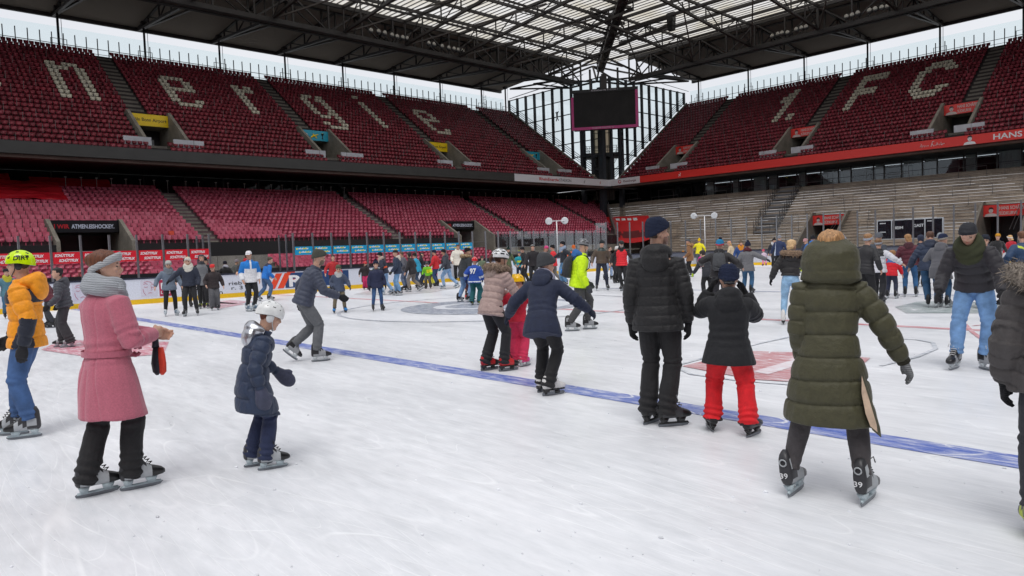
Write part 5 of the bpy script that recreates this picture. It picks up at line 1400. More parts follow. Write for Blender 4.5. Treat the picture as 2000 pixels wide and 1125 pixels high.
def person(foot, label, head=None, H=None, hd=0, lean=4, sl=0, twist=0, feet=None, hz=.965, hsh=(0, 0), aL=None, aR=None, pL=None, pR=None, look=(0, 0, 0),
           bw=1.0, jac=None, leg=None, sk='black', hat=None, hair=None, hood=None, scarf=None, glove=None, skin=SKIN, near=None, kid=None, curl=.55, beard=None, group=None, num=None, extra=None, handL=None, handR=None):
    base = gp(*foot); dist = math.hypot(base.x, base.y)
    if H is None:
        top = at_range(foot[0] if len(head) < 2 else head[0], head[-1], dist); H = top.z - .075 - (.03 if hat else .012)
        H = H / math.cos(R_(lean) * .6)
    near = dist < 11 if near is None else near
    vox = min(max(dist / 702 * 1.0, .0075), .017); itn = max(2, int(round(5 * (.0085 / vox))))
    s = H / 1.75; hk = (1 / s) ** .62; hh = .228 * s * hk; sb = (H - hh) / (1.75 - .228); stack = .165 * max(s, .72) ** .8; fk = max(s, .62) ** .75
    phi = math.atan2(base.y, base.x) - math.pi / 2 - R_(hd)
    seed = int(abs(foot[0] * 7 + foot[1] * 13 + H * 100)) % 99991; g = np.random.default_rng(seed)
    X, Y, Z = V3((1, 0, 0)), V3((0, 1, 0)), V3((0, 0, 1))
    if aL is None: aL = (g.uniform(.10, .45), g.uniform(0, .38), -g.uniform(.72, .93))
    if aR is None: aR = (g.uniform(.10, .45), g.uniform(0, .38), -g.uniform(.72, .93))
    if lean == 4: lean = g.uniform(1, 17); sl = sl or g.uniform(-3, 3); hz -= g.uniform(0, .03)
    if look == (0, 0, 0): look = (g.uniform(-30, 30), g.uniform(-2, 16), g.uniform(-5, 5))
    # ---- skeleton
    if feet is None:
        a, b2 = g.uniform(.02, .12, 2) * (1 if g.random() < .5 else -1); feet = [(-.11, a, 0, 8, 0), (.11, -b2, 0, -8, 0)]
    hipz = .155 * fk + .84 * sb * hz
    Hc = V3((hsh[0], hsh[1], hipz)); hw = .088 * sb
    L1, L2 = .425 * sb, .415 * sb
    legs = []; FM = []
    for i, (fx, fy, fz, fyaw, fp) in enumerate(q[:5] for q in feet):
        sd = -1 if i == 0 else 1; fr = feet[i][5] if len(feet[i]) > 5 else 0
        gpos = V3((fx * max(s, .75), fy * max(s, .75), fz)); M = Matrix.Translation(gpos) @ Matrix.Rotation(R_(fyaw), 4, 'Z') @ Matrix.Rotation(R_(fp), 4, 'X') @ Matrix.Rotation(R_(fr), 4, 'Y')
        ank = M @ (V3((0, -.035, .155)) * fk); hip = Hc + X * sd * hw; fwd = (Matrix.Rotation(R_(fyaw * .6), 3, 'Z') @ Y)
        kn, ank2 = two_bone(hip, ank, L1, L2, fwd); legs.append((hip, kn, ank2)); FM.append((gpos, fyaw, fp, fr))
    th = R_(lean); slr = R_(sl)
    d1 = V3((math.sin(slr) * .8, math.sin(th * .75), math.cos(th * .75))).normalized(); d2 = V3((math.sin(slr) * 1.1, math.sin(th * 1.15), math.cos(th * 1.15))).normalized()
    P0, P1 = Hc, Hc + d1 * .27 * sb; P2 = P1 + d2 * .25 * sb
    def spine(t):
        if t <= 1: return P0 * (1 - t) ** 2 + (P1 * 2 * t * (1 - t)) + P2 * t * t
        return P2 + (P2 - P1).normalized() * (t - 1) * .52 * sb
    def frame(t):
        up = (spine(t + .02) - spine(max(t - .02, 0))).normalized(); r = Matrix.Rotation(R_(twist) * min(max(t, 0), 1), 3, 'Z') @ X
        r = (r - up * r.dot(up)).normalized(); return r, up.cross(r), up
    rS, fS, uS = frame(.9); shw = .178 * sb * (bw ** .6)
    sh = [spine(.90) + rS * sd * shw - uS * .030 * sb for sd in (-1, 1)]
    U1, U2 = .285 * sb, .255 * sb; arms = []
    fyw = Matrix.Rotation(R_(twist), 3, 'Z'); aX, aY = fyw @ X, fyw @ Y
    for i, (t, pl) in enumerate(((aL, pL), (aR, pR))):
        sd = -1 if i == 0 else 1; AL = U1 + U2
        tgt = sh[i] + (aX * sd * t[0] + aY * t[1] + Z * t[2]) * AL
        pole = aX * sd * (pl[0] if pl else .38) + aY * (pl[1] if pl else -.9) + Z * (pl[2] if pl else -.1)
        e, w = two_bone(sh[i], tgt, U1, U2, pole); arms.append((sh[i], e, w))
    nb = spine(1.0); hrot = Matrix.Rotation(R_(twist) - R_(look[0]), 3, 'Z') @ Matrix.Rotation(-R_(look[1]) - th * .25, 3, 'X') @ Matrix.Rotation(R_(look[2]), 3, 'Y')
    hc = nb + (uS * .35 + Z * .65).normalized() * .085 * sb + hrot @ (V3((0, .10, .46)) * hh)
    Hp = lambda p: hc + hrot @ (V3(p) * hh)
    # ---- body: one continuous mesh
    m = MB()
    m.rings([[Hp(q) for q in head_ring(z)] for z in HZ])
    m.loft([(Hp((0, .33, .06)), .03 * hh), (Hp((0, .385, -.03)), .042 * hh), (Hp((0, .445, -.12)), .056 * hh), (Hp((0, .40, -.17)), .05 * hh)], 8)
    for sd in (-1, 1):
        m.ball(Hp((sd * .045, .39, -.145)), .038 * hh, 8, 6); m.ball(Hp((sd * .335, -.06, -.05)), (.03 * hh, .075 * hh, .125 * hh), 10, 8, 0, hrot)
        m.ball(Hp((sd * .20, .27, -.10)), .085 * hh, 8, 6)
    m.loft([(Hp((-.11, .335, -.275)), .018 * hh), (Hp((-.05, .385, -.262)), .028 * hh), (Hp((0, .395, -.268)), .028 * hh), (Hp((.05, .385, -.262)), .028 * hh), (Hp((.11, .335, -.275)), .018 * hh)], 6)
    m.loft([(Hp((-.18, .30, .075)), .03 * hh), (Hp((0, .36, .07)), .03 * hh), (Hp((.18, .30, .075)), .03 * hh)], 6); m.ball(Hp((0, .33, -.43)), .085 * hh, 8, 6)
    m.loft([(spine(.93), .062 * sb), (nb, .056 * sb), (Hp((0, -.06, -.22)), .058 * sb * max(1, hk * .95)), (Hp((0, -.04, 0)), .05 * sb)], 12)
    tor = [(-.12, .10, .08), (-.04, .155, .112), (.05, .162, .115), (.22, .145, .10), (.42, .14, .10), (.62, .165, .115), (.80, .178, .112), (.91, .155, .095), (.98, .08, .07), (1.02, .055, .055)]
    def torso_ring(t, rx, ry, n=16, c=None):
        r, f, u = frame(max(t, 0)); c = c or (spine(t) if t >= 0 else P0 + (P0 - P1).normalized() * (-t) * .52 * sb)
        return [c + r * rx * math.cos(2 * math.pi * k / n) + f * ry * math.sin(2 * math.pi * k / n) for k in range(n)]
    m.rings([torso_ring(t, rx * sb * bw, ry * sb * bw) for t, rx, ry in tor])
    for i, (a, e, w) in enumerate(arms):
        m.loft([(a + (spine(.85) - a) * .3, .055 * sb), (a, .056 * sb), (a.lerp(e, .5), .048 * sb), (e, .040 * sb), (e.lerp(w, .35), .041 * sb), (w, .027 * sb)], 10)
    for a, k, b in legs:
        m.loft([(a + (P0 - a) * .2 + Z * .05, .07 * sb), (a, .088 * sb), (a.lerp(k, .5), .075 * sb), (k, .056 * sb), (k.lerp(b, .3), .055 * sb), (b, .036 * sb), (b - Z * .06, .034 * sb)], 10)
    hands = []
    for i, (a, e, w) in enumerate(arms):
        sd = -1 if i == 0 else 1; d = (w - e).normalized(); spec = handL if i == 0 else handR
        e3 = (-aX * sd + aY * -.15); e3 = (e3 - d * e3.dot(d)).normalized(); e2 = e3.cross(d) * (1 if sd < 0 else -1)
        if e2.dot(aY + Z * .2) < 0: e2 = -e2
        if spec: e3 = (aX * sd * spec[0] + aY * spec[1] + Z * spec[2]); e3 = (e3 - d * e3.dot(d)).normalized(); e2 = e3.cross(d) * (sd if len(spec) < 4 else spec[3])
        hands.append((w + d * .012, d, e2, e3)); 
        if not glove: hand(m, w + d * .01, d, e2, e3, s * 1.02 * max(1, hk * .95), 'fingers', curl)
    root = m.build('person', [skin, LIP, EYE, BROW, beard or skin], None)
    root.location = base; root.rotation_euler = (0, 0, phi)
    tag(root, label, 'person', group)
    hinv = np.array(hrot.transposed()); hcn = np.array(hc)
    def body_post(co, no, me):
        q = (co - hcn) @ hinv.T / hh
        inh = (np.abs(q[:, 2]) < .6) & (np.abs(q[:, 0]) < .5) & (np.abs(q[:, 1]) < .6)
        sock = np.exp(-((np.abs(q[:, 0]) - .135) / .075) ** 2 - ((q[:, 2] - .0) / .05) ** 2) * inh * (q[:, 1] > .15)
        fwd = np.array(hrot @ Y); co = co - fwd[None] * (sock * .035 * hh)[:, None]
        c = centers(me); qc = (c - hcn) @ hinv.T / hh; ax, z, y = np.abs(qc[:, 0]), qc[:, 2], qc[:, 1]; fm = np.zeros(len(c))
        if beard is not None: fm[(z < -.17) & (z > -.56) & (y > -.05 + .5 * ax) & ~((ax < .07) & (z > -.3) & (z < -.24)) & (ax < .34)] = 4
        fm[((qc[:, 0] / .105) ** 2 + ((z + .268) / .032) ** 2 < 1) & (y > .25)] = 1
        fm[(((ax - .135) / .052) ** 2 + ((z + .005) / .024) ** 2 < 1) & (y > .18)] = 2
        fm[(((ax - .14) / .085) ** 2 + ((z - .085 + .25 * (ax - .14) ** 2) / .018) ** 2 < 1) & (y > .18)] = 3
        return co, fm
    pend(root, None, vox, max(1, itn - 3), body_post)
    # ---- trousers
    lg = dict(c=C(30, 30, 34), k='plain', w='jeans', cuff=None); lg.update(leg or {})
    ex, kx, ax_ = {'slim': (.010, .010, .012), 'jeans': (.020, .020, .026), 'ski': (.034, .040, .056), 'boot': (.018, .020, .036)}[lg['w']]
    m = MB()
    m.rings([torso_ring(t, (rx + .014) * sb * bw, (ry + .016) * sb * bw) for t, rx, ry in ((-.15, .11, .09), (-.06, .158, .118), (.05, .165, .12), (.2, .15, .105), (.26, .12, .08))])
    ends = []
    for a, k, b in legs:
        low = b + (k - b).normalized() * (-.02 if lg['w'] in ('ski', 'boot') else .03); low = b + (b - k).normalized() * ({'ski': .045, 'boot': .06}.get(lg['w'], -.035)) * fk
        m.loft([(a + (P0 - a) * .15 + Z * .03, (.078 + ex * .6) * sb), (a - Z * .02, (.086 + ex * .6) * sb), (a.lerp(k, .5), (.078 + ex) * sb), (k, (.060 + kx) * sb), (k.lerp(b, .35), (.060 + kx) * sb), (k.lerp(low, .8), (.046 + ax_) * sb), (low, (.044 + ax_) * sb)], 14)
        ends.append((k, b))
    kneesn = [(np.array(a), np.array(k), np.array(b)) for a, k, b in legs]
    amp = {'slim': .35, 'jeans': .8, 'ski': 1.1, 'boot': .8}[lg['w']]
    legc2 = lg.get('c2')
    def leg_post(co, no, me):
        d = pnoise(co, 12, seed + 9) * .006 * amp + pnoise(co, 24, seed) * .005 * amp + pnoise(co, 50, seed + 1) * .002
        best = np.full(len(co), 9.); w = np.zeros(len(co)); uu = np.zeros(len(co))
        for a, k, b in kneesn:
            for p, q, u0 in ((a, k, 0.), (k, b, 1.)):
                v = q - p; t = np.clip(((co - p) @ v) / (v @ v), 0, 1.15); dd = np.linalg.norm(co - p - t[:, None] * v, axis=1); sel = dd < best; best[sel] = dd[sel]; uu[sel] = (t + u0)[sel]
        w = np.exp(-((uu - 1) / .14) ** 2) * .8 + np.clip((uu - 1.55) / .35, 0, 1.1) + .7 * np.exp(-(uu / .12) ** 2)
        d += .0095 * amp * w * np.sin(uu * 2 * math.pi / .155 + 2.2 * pnoise(co, 11, seed + 4))
        fm = None
        if legc2 is not None:
            c = centers(me); fm = np.zeros(len(c)); 
            fm[c[:, 2] < lg.get('c2z', .2)] = 1
        return co + no * (d * s)[:, None], fm
    o = m.build('trousers', [fabric(lg['c'], lg['k'])] + ([fabric(legc2, lg['k'])] if legc2 is not None else []), root); pend(o, None, vox, max(2, itn - 1), leg_post)
    # ---- skates
    for gpos, fyaw, fp, fr in FM: skate(root, sk, gpos, R_(fyaw), R_(fp), R_(fr), fk, near, .80 if lg['w'] in ('ski', 'boot') else 1.0, num)
    # ---- jacket
    jk = dict(c=C(40, 42, 50), k='puffer', hem=.08, th=.028, puff=None, pamp=.009, flare=0, c2=None, zone=None, sl=1.0, split=None); jk.update(jac or {})
    t_ = jk['th']; m = MB(); rings = []
    hem = jk['hem']; dn = ((P0 - P1).normalized() * .35 - Z * .65).normalized(); lm = (legs[0][1] + legs[1][1]) / 2
    nh = max(2, int(abs(hem) / .07) + 1)
    r0, f0, u0 = frame(0)
    if hem > 0:
        tgt = (lm - P0); tgt = (tgt.normalized() * .5 + dn * .5).normalized() if hem > .2 else dn
        spread = (legs[0][1] - legs[1][1]).length
        for k in range(nh, 0, -1):
            q = k / nh * hem * sb; fl = jk['flare'] * q; ctr = P0 + tgt * q
            rx, ry = (.184 * bw + t_) * sb + fl + .014 * min(1, q / .15), (.134 * bw + t_) * sb + fl * .9 + .012 * min(1, q / .15)
            rings.append([ctr + r0 * rx * math.cos(2*math.pi*a/18) + f0 * ry * math.sin(2*math.pi*a/18) for a in range(18)])
    lo = 0.0 if hem > 0 else -hem
    for t, rx, ry in ((0, .180, .130), (.12, .166, .120), (.25, .156, .112), (.42, .152, .110), (.62, .170, .120), (.76, .176, .118), (.86, .150, .106), (.93, .108, .090), (1.0, .078, .075), (1.07, .074, .074)):
        if t >= lo: rings.append(torso_ring(t, (rx * bw + t_ * (1 if t < .95 else .6)) * sb, (ry * bw + t_ * (1 if t < .95 else .6)) * sb, 18))
    m.rings(rings)
    if not jk.get('vest'):
        for a, e, w in arms:
            d = (w - e).normalized(); k = jk['sl']; wend = w - d * .005
            m.loft([(a + (spine(.82) - a) * .42, (.064 + t_ * .5) * sb), (a, (.059 + t_ * .72) * sb), (a.lerp(e, .5), (.056 + t_ * .8) * sb * k), (e, (.050 + t_ * .75) * sb * k), (e.lerp(w, .5), (.046 + t_ * .7) * sb * k), (e.lerp(w, .9), (.038 + t_ * .6) * sb * k), (wend, (.034 + t_ * .5) * sb * k)], 14)
    segs = [('t', [np.array(P0 + dn * max(hem, 0)), np.array(P0), np.array(spine(.5)), np.array(spine(1.05))])] + ([] if jk.get('vest') else [('a', [np.array(x) for x in arm]) for arm in arms])
    def jac_param(co):
        best = np.full(len(co), 9.); u = np.zeros(len(co)); kind = np.zeros(len(co), int); side = np.zeros(len(co), int)
        for si, (ty, P) in enumerate(segs):
            acc = -np.linalg.norm(P[1] - P[0]) if ty == 't' else 0
            for p, q in zip(P[:-1], P[1:]):
                v = q - p; L_ = np.linalg.norm(v)
                if L_ < 1e-4: continue
                t = np.clip(((co - p) @ v) / (v @ v), -.1, 1.1); dd = np.linalg.norm(co - p - t[:, None] * v, axis=1)
                dd = dd - (.15 if ty == 't' else .06) * sb
                sel = dd < best; best[sel] = dd[sel]; u[sel] = (acc + t * L_)[sel]; kind[sel] = 0 if ty == 't' else 1; side[sel] = si; acc += L_
        return u, kind, side
    neck_u = .52 * sb
    def jac_post(co, no, me):
        u, kind, side = jac_param(co)
        d = pnoise(co, 15, seed + 7) * .006 + pnoise(co, 34, seed + 8) * .0025
        if jk['puff']:
            per = jk['puff'] * sb * np.where(kind == 1, .72, 1.0); ph = u / per + .06 * pnoise(co, 9, seed + 9)
            q = np.abs(ph - np.round(ph)) * per; bul = np.abs(np.sin(math.pi * ph)) ** .8
            d = d * .8 + jk['pamp'] * np.where(kind == 1, .75, 1.0) * (.42 * bul - .15 - 1.15 * np.exp(-(q / .0085) ** 2) - .5 * np.exp(-(q / .024) ** 2)) + .0032 * np.exp(-(q / .035) ** 2) * pnoise(co * np.array([1, 1, .25]), 75, seed + 21) * np.where((kind == 0) & (u > neck_u * .98), .4, 1)
            if jk.get('zig'): d += 0
        else:
            el = np.where(kind == 1, np.exp(-((u - U1) / (.10 * sb)) ** 2), 0); d += el * .007 * np.sin(u * 2 * math.pi / (.062 * sb) + 2 * pnoise(co, 12, seed + 3))
            d += np.where(kind == 1, 0, .0045 * np.exp(-((u - .1) / .09) ** 2) * np.sin(u * 2 * math.pi / .075 + 2.5 * pnoise(co, 7, seed + 5)))
        if jk.get('belt'):
            bl = np.exp(-((u - jk['belt'] * sb) / .05) ** 2) * (kind == 0); d -= bl * .004
            lc = co - np.array(spine(.5)); rr_, ff_, _u = frame(.3); lx, ly = lc @ np.array(rr_), lc @ np.array(ff_); off_ = .072 + .17 * np.maximum(0, -.03 - u)
            d -= .007 * (kind == 0) * (u < .46) * (np.exp(-((np.abs(lx) - off_) / .007) ** 2) + (u < -.03) * np.exp(-(lx / .007) ** 2) * (ly < 0))
        c = centers(me); fm = np.zeros(len(c))
        if jk['c2'] is not None:
            uc, kc, sc_ = jac_param(c); z = jk['zone']
            loc = (c - np.array(spine(.5)))
            fm[z(uc / sb, kc, loc, c)] = 1
        if jk.get('belt'):
            uc, kc, sc_ = jac_param(c)
        return co + no * d[:, None], fm
    mats = [fabric(jk['c'], jk['k'])] + ([fabric(jk['c2'], jk['k'])] if jk['c2'] is not None else [])
    o = m.build(jk.get('name', 'jacket'), mats, root); pend(o, None, vox, itn, jac_post)
    if jk.get('vest'):     # sleeves of the layer below
        m = MB()
        for a, e, w in arms:
            m.loft([(a + (spine(.82) - a) * .3, .066 * sb), (a, .066 * sb), (a.lerp(e, .5), .060 * sb), (e, .052 * sb), (e.lerp(w, .5), .048 * sb), (w, .036 * sb)], 12)
        o = m.build('sleeves', fabric(jk['vest'], 'plain'), root); pend(o, None, vox, 2, lambda co, no, me: (co + no * (pnoise(co, 28, seed) * .004)[:, None], None))
    if near and jk.get('zip'):
        m = MB(); pts = []
        for t in [q / 12 for q in range(13)]:
            r, f, u = frame(t); pts.append(spine(t) + f * ((.122 * bw + t_) * sb + .010))
        m.rod(pts, .006, 5); m.build('zip', BLACK, root)
    # ---- hands / gloves
    if glove:
        gc = glove if isinstance(glove, dict) else dict(c=glove)
        for i, (w, d, e2, e3) in enumerate(hands):
            m = MB(); hand(m, w, d, e2, e3, s * 1.05 * max(1, hk * .95), 'mitt' if gc.get('mitt') else 'fingers', gc.get('curl', curl), 1.28)
            a, e, wr = arms[i]; m.loft([(wr - d * .055, .036 * sb), (wr - d * .02, .040 * sb), (wr + d * .025, .032 * sb)], 10)
            o = m.build('mitten' if gc.get('mitt') else 'glove', fabric(gc['c'], gc.get('k', 'knit')), root); pend(o, None, min(vox, .0075 if near else .012), 2, None)
    # ---- hair
    hr = hair or None
    def cap_mesh(grow, keep, zmin=-.5, n=28, nz=20):
        mb = MB(); zs = np.linspace(zmin, .505, nz); R = []
        for z in zs:
            A_, B_ = head_ring(z, grow, n), head_ring(z, -.07, n); R.append([Hp((q[0], q[1], q[2] + grow * .6 * max(0, z) / .5) if keep(q) else w_) for q, w_ in zip(A_, B_)])
        mb.rings(R); return mb
    if hr:
        hc_ = fabric(hr['c'], 'hair'); ty = hr['t']; m = MB()
        if ty in ('short', 'buzz', 'long', 'bun', 'bob', 'pony'):
            gr = {'short': .045, 'buzz': .02}.get(ty, .055)
            front = {'buzz': .36}.get(ty, .28)
            b = cap_mesh(gr, lambda c: not (c[1] > .12 and c[2] < front - .35 * max(0, abs(c[0]) - .12)) and not (c[1] > -.12 and c[2] < -.02 and abs(c[0]) > .2) and c[2] > -.30); m.add(b.v, b.f)
            if ty == 'short':
                for k in range(14): a = g.uniform(0, 6.28); rr = g.uniform(0, .3); m.ball(Hp((rr * math.cos(a), rr * math.sin(a) + .02, .44 - rr * .4)), (.09 * hh, .11 * hh, .07 * hh), 7, 5, 0, hrot)
        if ty in ('long', 'under', 'bob'):
            ln = {'bob': .22}.get(ty, hr.get('len', .55)); st = []
            for q in np.linspace(0, 1, 8):
                wv = (.34 if ty != 'under' else .30) * (1 - .25 * q) + .03 * math.sin(q * 7); st.append([Hp((wv * math.cos(a), -.30 - .10 * q - .02 * math.sin(q * 9) + .15 * math.sin(a) * (1 - .3 * q), -.05 - q * (ln + .4))) for a in [2 * math.pi * k / 14 for k in range(14)]])
            m.rings(st)
        if ty == 'pony': m.loft([(Hp((0, -.42, .12)), .07 * hh), (Hp((0, -.62, .12)), .11 * hh), (Hp((.03, -.72, -.1)), .12 * hh), (Hp((.05, -.68, -.45)), .07 * hh), (Hp((.05, -.62, -.62)), .02 * hh)], 10)
        if ty == 'bun': m.ball(Hp((0, -.44, .2)), .17 * hh, 12, 8)
        o = m.build('hair', hc_, root); 
        pend(o, None, min(vox, .011), 2, lambda co, no, me: (co + no * (pnoise((co - hcn) @ hinv.T * np.array([1, 1, .18]), 190, seed) * .0035 + pnoise((co - hcn) @ hinv.T * np.array([1, 1, .25]), 70, seed) * .004)[:, None] * (hh / .228), None))
        if ty == 'bare': pass
    # ---- headwear
    def dome(grow, z0, tilt, extra_top=.06, n=26, nz=12, slouch=0.0, lat=None):
        rings = []
        for u in np.linspace(0, 1, nz):
            r = []
            for k in range(n):
                zb = z0; p = head_ring(zb + (.47 - zb) * u, grow, n)[k]
                zz = p[2] + tilt * p[1] * (1 - u) + extra_top * math.sin(u * math.pi / 2) ** 2
                q = V3((p[0], p[1] - slouch * u * u, zz)); r.append(q)
            rings.append(r)
        return rings
    if hat:
        ht = hat; ty = ht['t']; hm = fabric(ht['c'], ht.get('k', 'knit')); m = MB(); mats = [hm]; o = None
        if ty == 'beanie':
            sl_ = ht.get('slouch', .0); hi = ht.get('hi', .10)
            R = dome(.055, .02, .42, hi, slouch=sl_); m.rings([[Hp(q) for q in r] for r in R]); 
            B = dome(.085, .02, .42, 0); m.rings([[Hp(q) for q in B[0]], [Hp(q + V3((0, 0, .05))) for q in B[0]], [Hp(q + V3((0, 0, .17))) for q in B[0]], [Hp(q + V3((0, 0, .20)) - V3((q.x, q.y, 0)) * .06) for q in B[0]]], 1 if ht.get('band') else 0)
            if ht.get('band'): mats.append(fabric(ht['band'], 'knit'))
            o = m.build('hat', mats, root)
            band = ht.get('band'); mid = ht.get('mid')
            if mid is not None: mats.append(fabric(mid, 'knit')); o.data.materials.append(mats[-1])
            def hp(co, no, me):
                q = (co - hcn) @ hinv.T / hh; a = np.arctan2(q[:, 0], q[:, 1] + .03); d = .0022 * np.sin(a * 46) + pnoise(co, 26, seed) * .004
                fm = None
                if band is not None or mid is not None:
                    c = centers(me); z = ((c - hcn) @ hinv.T / hh); lv = z[:, 2] - .42 * z[:, 1]; fm = np.zeros(len(c))
                    if band is not None: fm[lv < .20] = 1
                    if mid is not None: fm[(lv >= .20) & (lv < .36)] = len(mats) - 1
                return co + no * d[:, None], fm
            pend(o, None, min(vox, .010), 2, hp)
            if ht.get('pom') is not None:
                m = MB(); c = Hp((0, -.06 - sl_, .58 + hi)); rr = .17 * hh; m.ball(c, rr * .8, 10, 8)
                pts = []; nr = []
                for k in range(160): v = g.normal(size=3); v /= np.linalg.norm(v); pts.append(c + V3(v) * rr * .75); nr.append(v)
                spikes(m, pts, nr, rr * .4, .006, .3, g); m.build('pompom', fabric(ht['pom'], 'fur'), root)
        elif ty == 'cap':
            R = dome(.05, .10, .12, .05); m.rings([[Hp(q) for q in r] for r in R])
            m.rings([[Hp((x, .30 + dy * (1 - (x / .34) ** 2 * .55), zz)) for x in np.linspace(-.30, .30, 9)] for dy, zz in ((0, .15), (.20, .13), (.34, .08), (.34, .06), (.20, .105), (0, .12))], 0, False, False)
            o = m.build('cap', mats, root, True)
        elif ty == 'headband':
            B = dome(.06, -.02, .55, 0, 28); r0 = B[0]
            m.rings([[Hp(q) for q in r0], [Hp(q + V3((q.x * .08, q.y * .08, .05))) for q in r0], [Hp(q + V3((q.x * .05, q.y * .05, .20))) for q in r0], [Hp(q + V3((-q.x * .05, -q.y * .05, .26))) for q in r0], [Hp(q + V3((-q.x * .2, -q.y * .2, .15))) for q in r0]]); o = m.build('headband', mats, root, True)
        elif ty in ('bike', 'dome', 'kidhelm'):
            A, B_, Cc = (.42, .58, .46) if ty == 'bike' else (.44, .54, .47); cz, cy = (.12, -.06) if ty == 'bike' else (.10, -.05)
            nu, nv = 52, 22; rr = []
            lim = math.pi * .5
            for j in range(nv + 1):
                t = .02 + (lim + .1) * j / nv; r = []
                for i in range(nu):
                    a = 2 * math.pi * i / nu; low = 1.0
                    x, y, z = A * math.sin(t) * math.cos(a), B_ * math.sin(t) * math.sin(a), Cc * math.cos(t)
                    if j == nv: z -= .03 + .10 * max(0, -math.sin(a)) * (1.4 if ty != 'bike' else .6)
                    r.append(V3((x, y + cy, z + cz)))
                rr.append(r)
            dark = ht.get('vent', C(18, 18, 20)); mats = [hm, fabric(dark, 'plastic')]
            V = []; F = []; MI = []
            for j in range(nv + 1):
                for i in range(nu): V.append(rr[j][i])
            def vent(c):
                x, y, z = c
                if ty == 'bike':
                    ph = math.atan2(x, z - cz + .02); k = round(ph / .40); dx = ph - k * .40
                    yy = (y + .62 + (.11 if k % 2 else 0)) % .40
                    return abs(dx) < .115 and .07 < yy < .31 and z > cz + .05
                if ty == 'dome': 
                    ph = math.atan2(x, z - cz); k = round(ph / .5); return abs(ph - k * .5) < .045 and ((y + .8) % .24) < .075 and z > cz + .14
                ph = math.atan2(x, z - cz); k = round(ph / .55); return abs(ph - k * .55) < .12 and ((y + .75) % .33) < .11 and z > cz + .08
            for j in range(nv):
                for i in range(nu):
                    q = (j*nu+i, (j+1)*nu+i, (j+1)*nu+(i+1) % nu, j*nu+(i+1) % nu); c = sum((V[k] for k in q), V3((0, 0, 0))) / 4
                    F.append(q); MI.append(1 if vent(c) else 0)
            F.append(tuple(range(nu - 1, -1, -1))); MI.append(0)
            inset = set(k for f, mi in zip(F, MI) if mi for k in f if all(MI[q] for q in range(0)))
            m.v = [tuple(Hp(p)) for p in V]; m.f = F; m.m = MI
            # inner rim
            r = rr[-1]; o1 = len(m.v); m.rings([[Hp(p) for p in r], [Hp((p.x * .86, cy + (p.y - cy) * .86, p.z - .015)) for p in r], [Hp((p.x * .80, cy + (p.y - cy) * .80, p.z + .08)) for p in r]], 1, False)
            if ty == 'bike': m.box((0, 0, 0), (0, 0, 0))
            o = m.build('helmet', mats, root, True)
            sd_ = MB()      # straps and ear pads
            for sd in (-1, 1):
                if ty != 'bike': sd_.ball(Hp((sd * .37, -.04, -.10)), (.05 * hh, .15 * hh, .19 * hh), 12, 8, 0, hrot)
                sd_.loft([(Hp((sd * .36, .06, -.02)), .018 * hh), (Hp((sd * .33, .12, -.28)), .018 * hh), (Hp((sd * .12, .30, -.52)), .018 * hh), (Hp((0, .32, -.54)), .018 * hh)], 6)
            if ty == 'bike':
                sd_.rings([[Hp(q) for q in head_ring(zz, .05, 20)] for zz in (-.06, .05)])
            sd_.build('chin_strap', fabric(ht.get('strap', C(26, 26, 30)), 'plastic'), o, True)
            if ht.get('word'):
                t = MB(); Vt, Ft = text_mesh(ht['word'], .03, .1); x0, x1 = Vt[:, 0].min(), Vt[:, 0].max(); sd = ht.get('side', -1); pv = []
                for v in Vt:
                    u = (v[0] - x0) / (x1 - x0); az = ht.get('az0', -.35) - (u - .5) * 1.15; el = .10 + v[1] / .73 * .40; rad = 1.012 + .01 * (v[2] > 0)
                    # sd=-1: left side of the head, word runs front to back
                    pv.append(Hp((sd * A * rad * math.cos(el) * math.cos(az), -B_ * rad * math.cos(el) * math.sin(az) * -sd * (-1) + cy, cz + Cc * rad * math.sin(el))))
                t.add(pv, Ft); t.build('lettering', BLACK, o)
            if ty == 'kidhelm' and ht.get('visor'):
                t = MB(); t.rings([[Hp((x, .40 + dy * (1 - (x / .40) ** 2 * .8), zz)) for x in np.linspace(-.36, .36, 9)] for dy, zz in ((0, .12), (.16, .08), (.16, .055), (0, .09))], 0, False, False); t.build('visor', hm, o, True)
        if ht.get('ear'): pass
    # ---- scarf, hood
    if scarf:
        sc = scarf if isinstance(scarf, dict) else dict(c=scarf); big = sc.get('big', 1.0); m = MB()
        for k in range(3):
            rr = (.082 + .012 * k) * sb * (.75 + .3 * big); tr = (.040 + .007 * (k % 2)) * sb * big; zo = (.045 - .045 * k) * sb * big
            c = nb + uS * zo + fS * .015 + Z * .02; tl = .25 + .15 * k; n = 20; pts = []
            for q in range(n + 1):
                a = 2 * math.pi * q / n; p = c + rS * rr * math.cos(a) + fS * rr * 1.05 * math.sin(a) + uS * (-.035 * math.sin(a) * (1 + .6 * k) + .008 * math.sin(3 * a + k)) * sb; pts.append((p, tr * (1 + .12 * math.sin(2 * a + k * 2))))
            m.loft(pts, 10)
        o = m.build('scarf', fabric(sc['c'], 'knit'), root); pend(o, None, min(vox, .009), 2, lambda co, no, me: (co + no * (pnoise(co, 40, seed) * .004)[:, None], None))
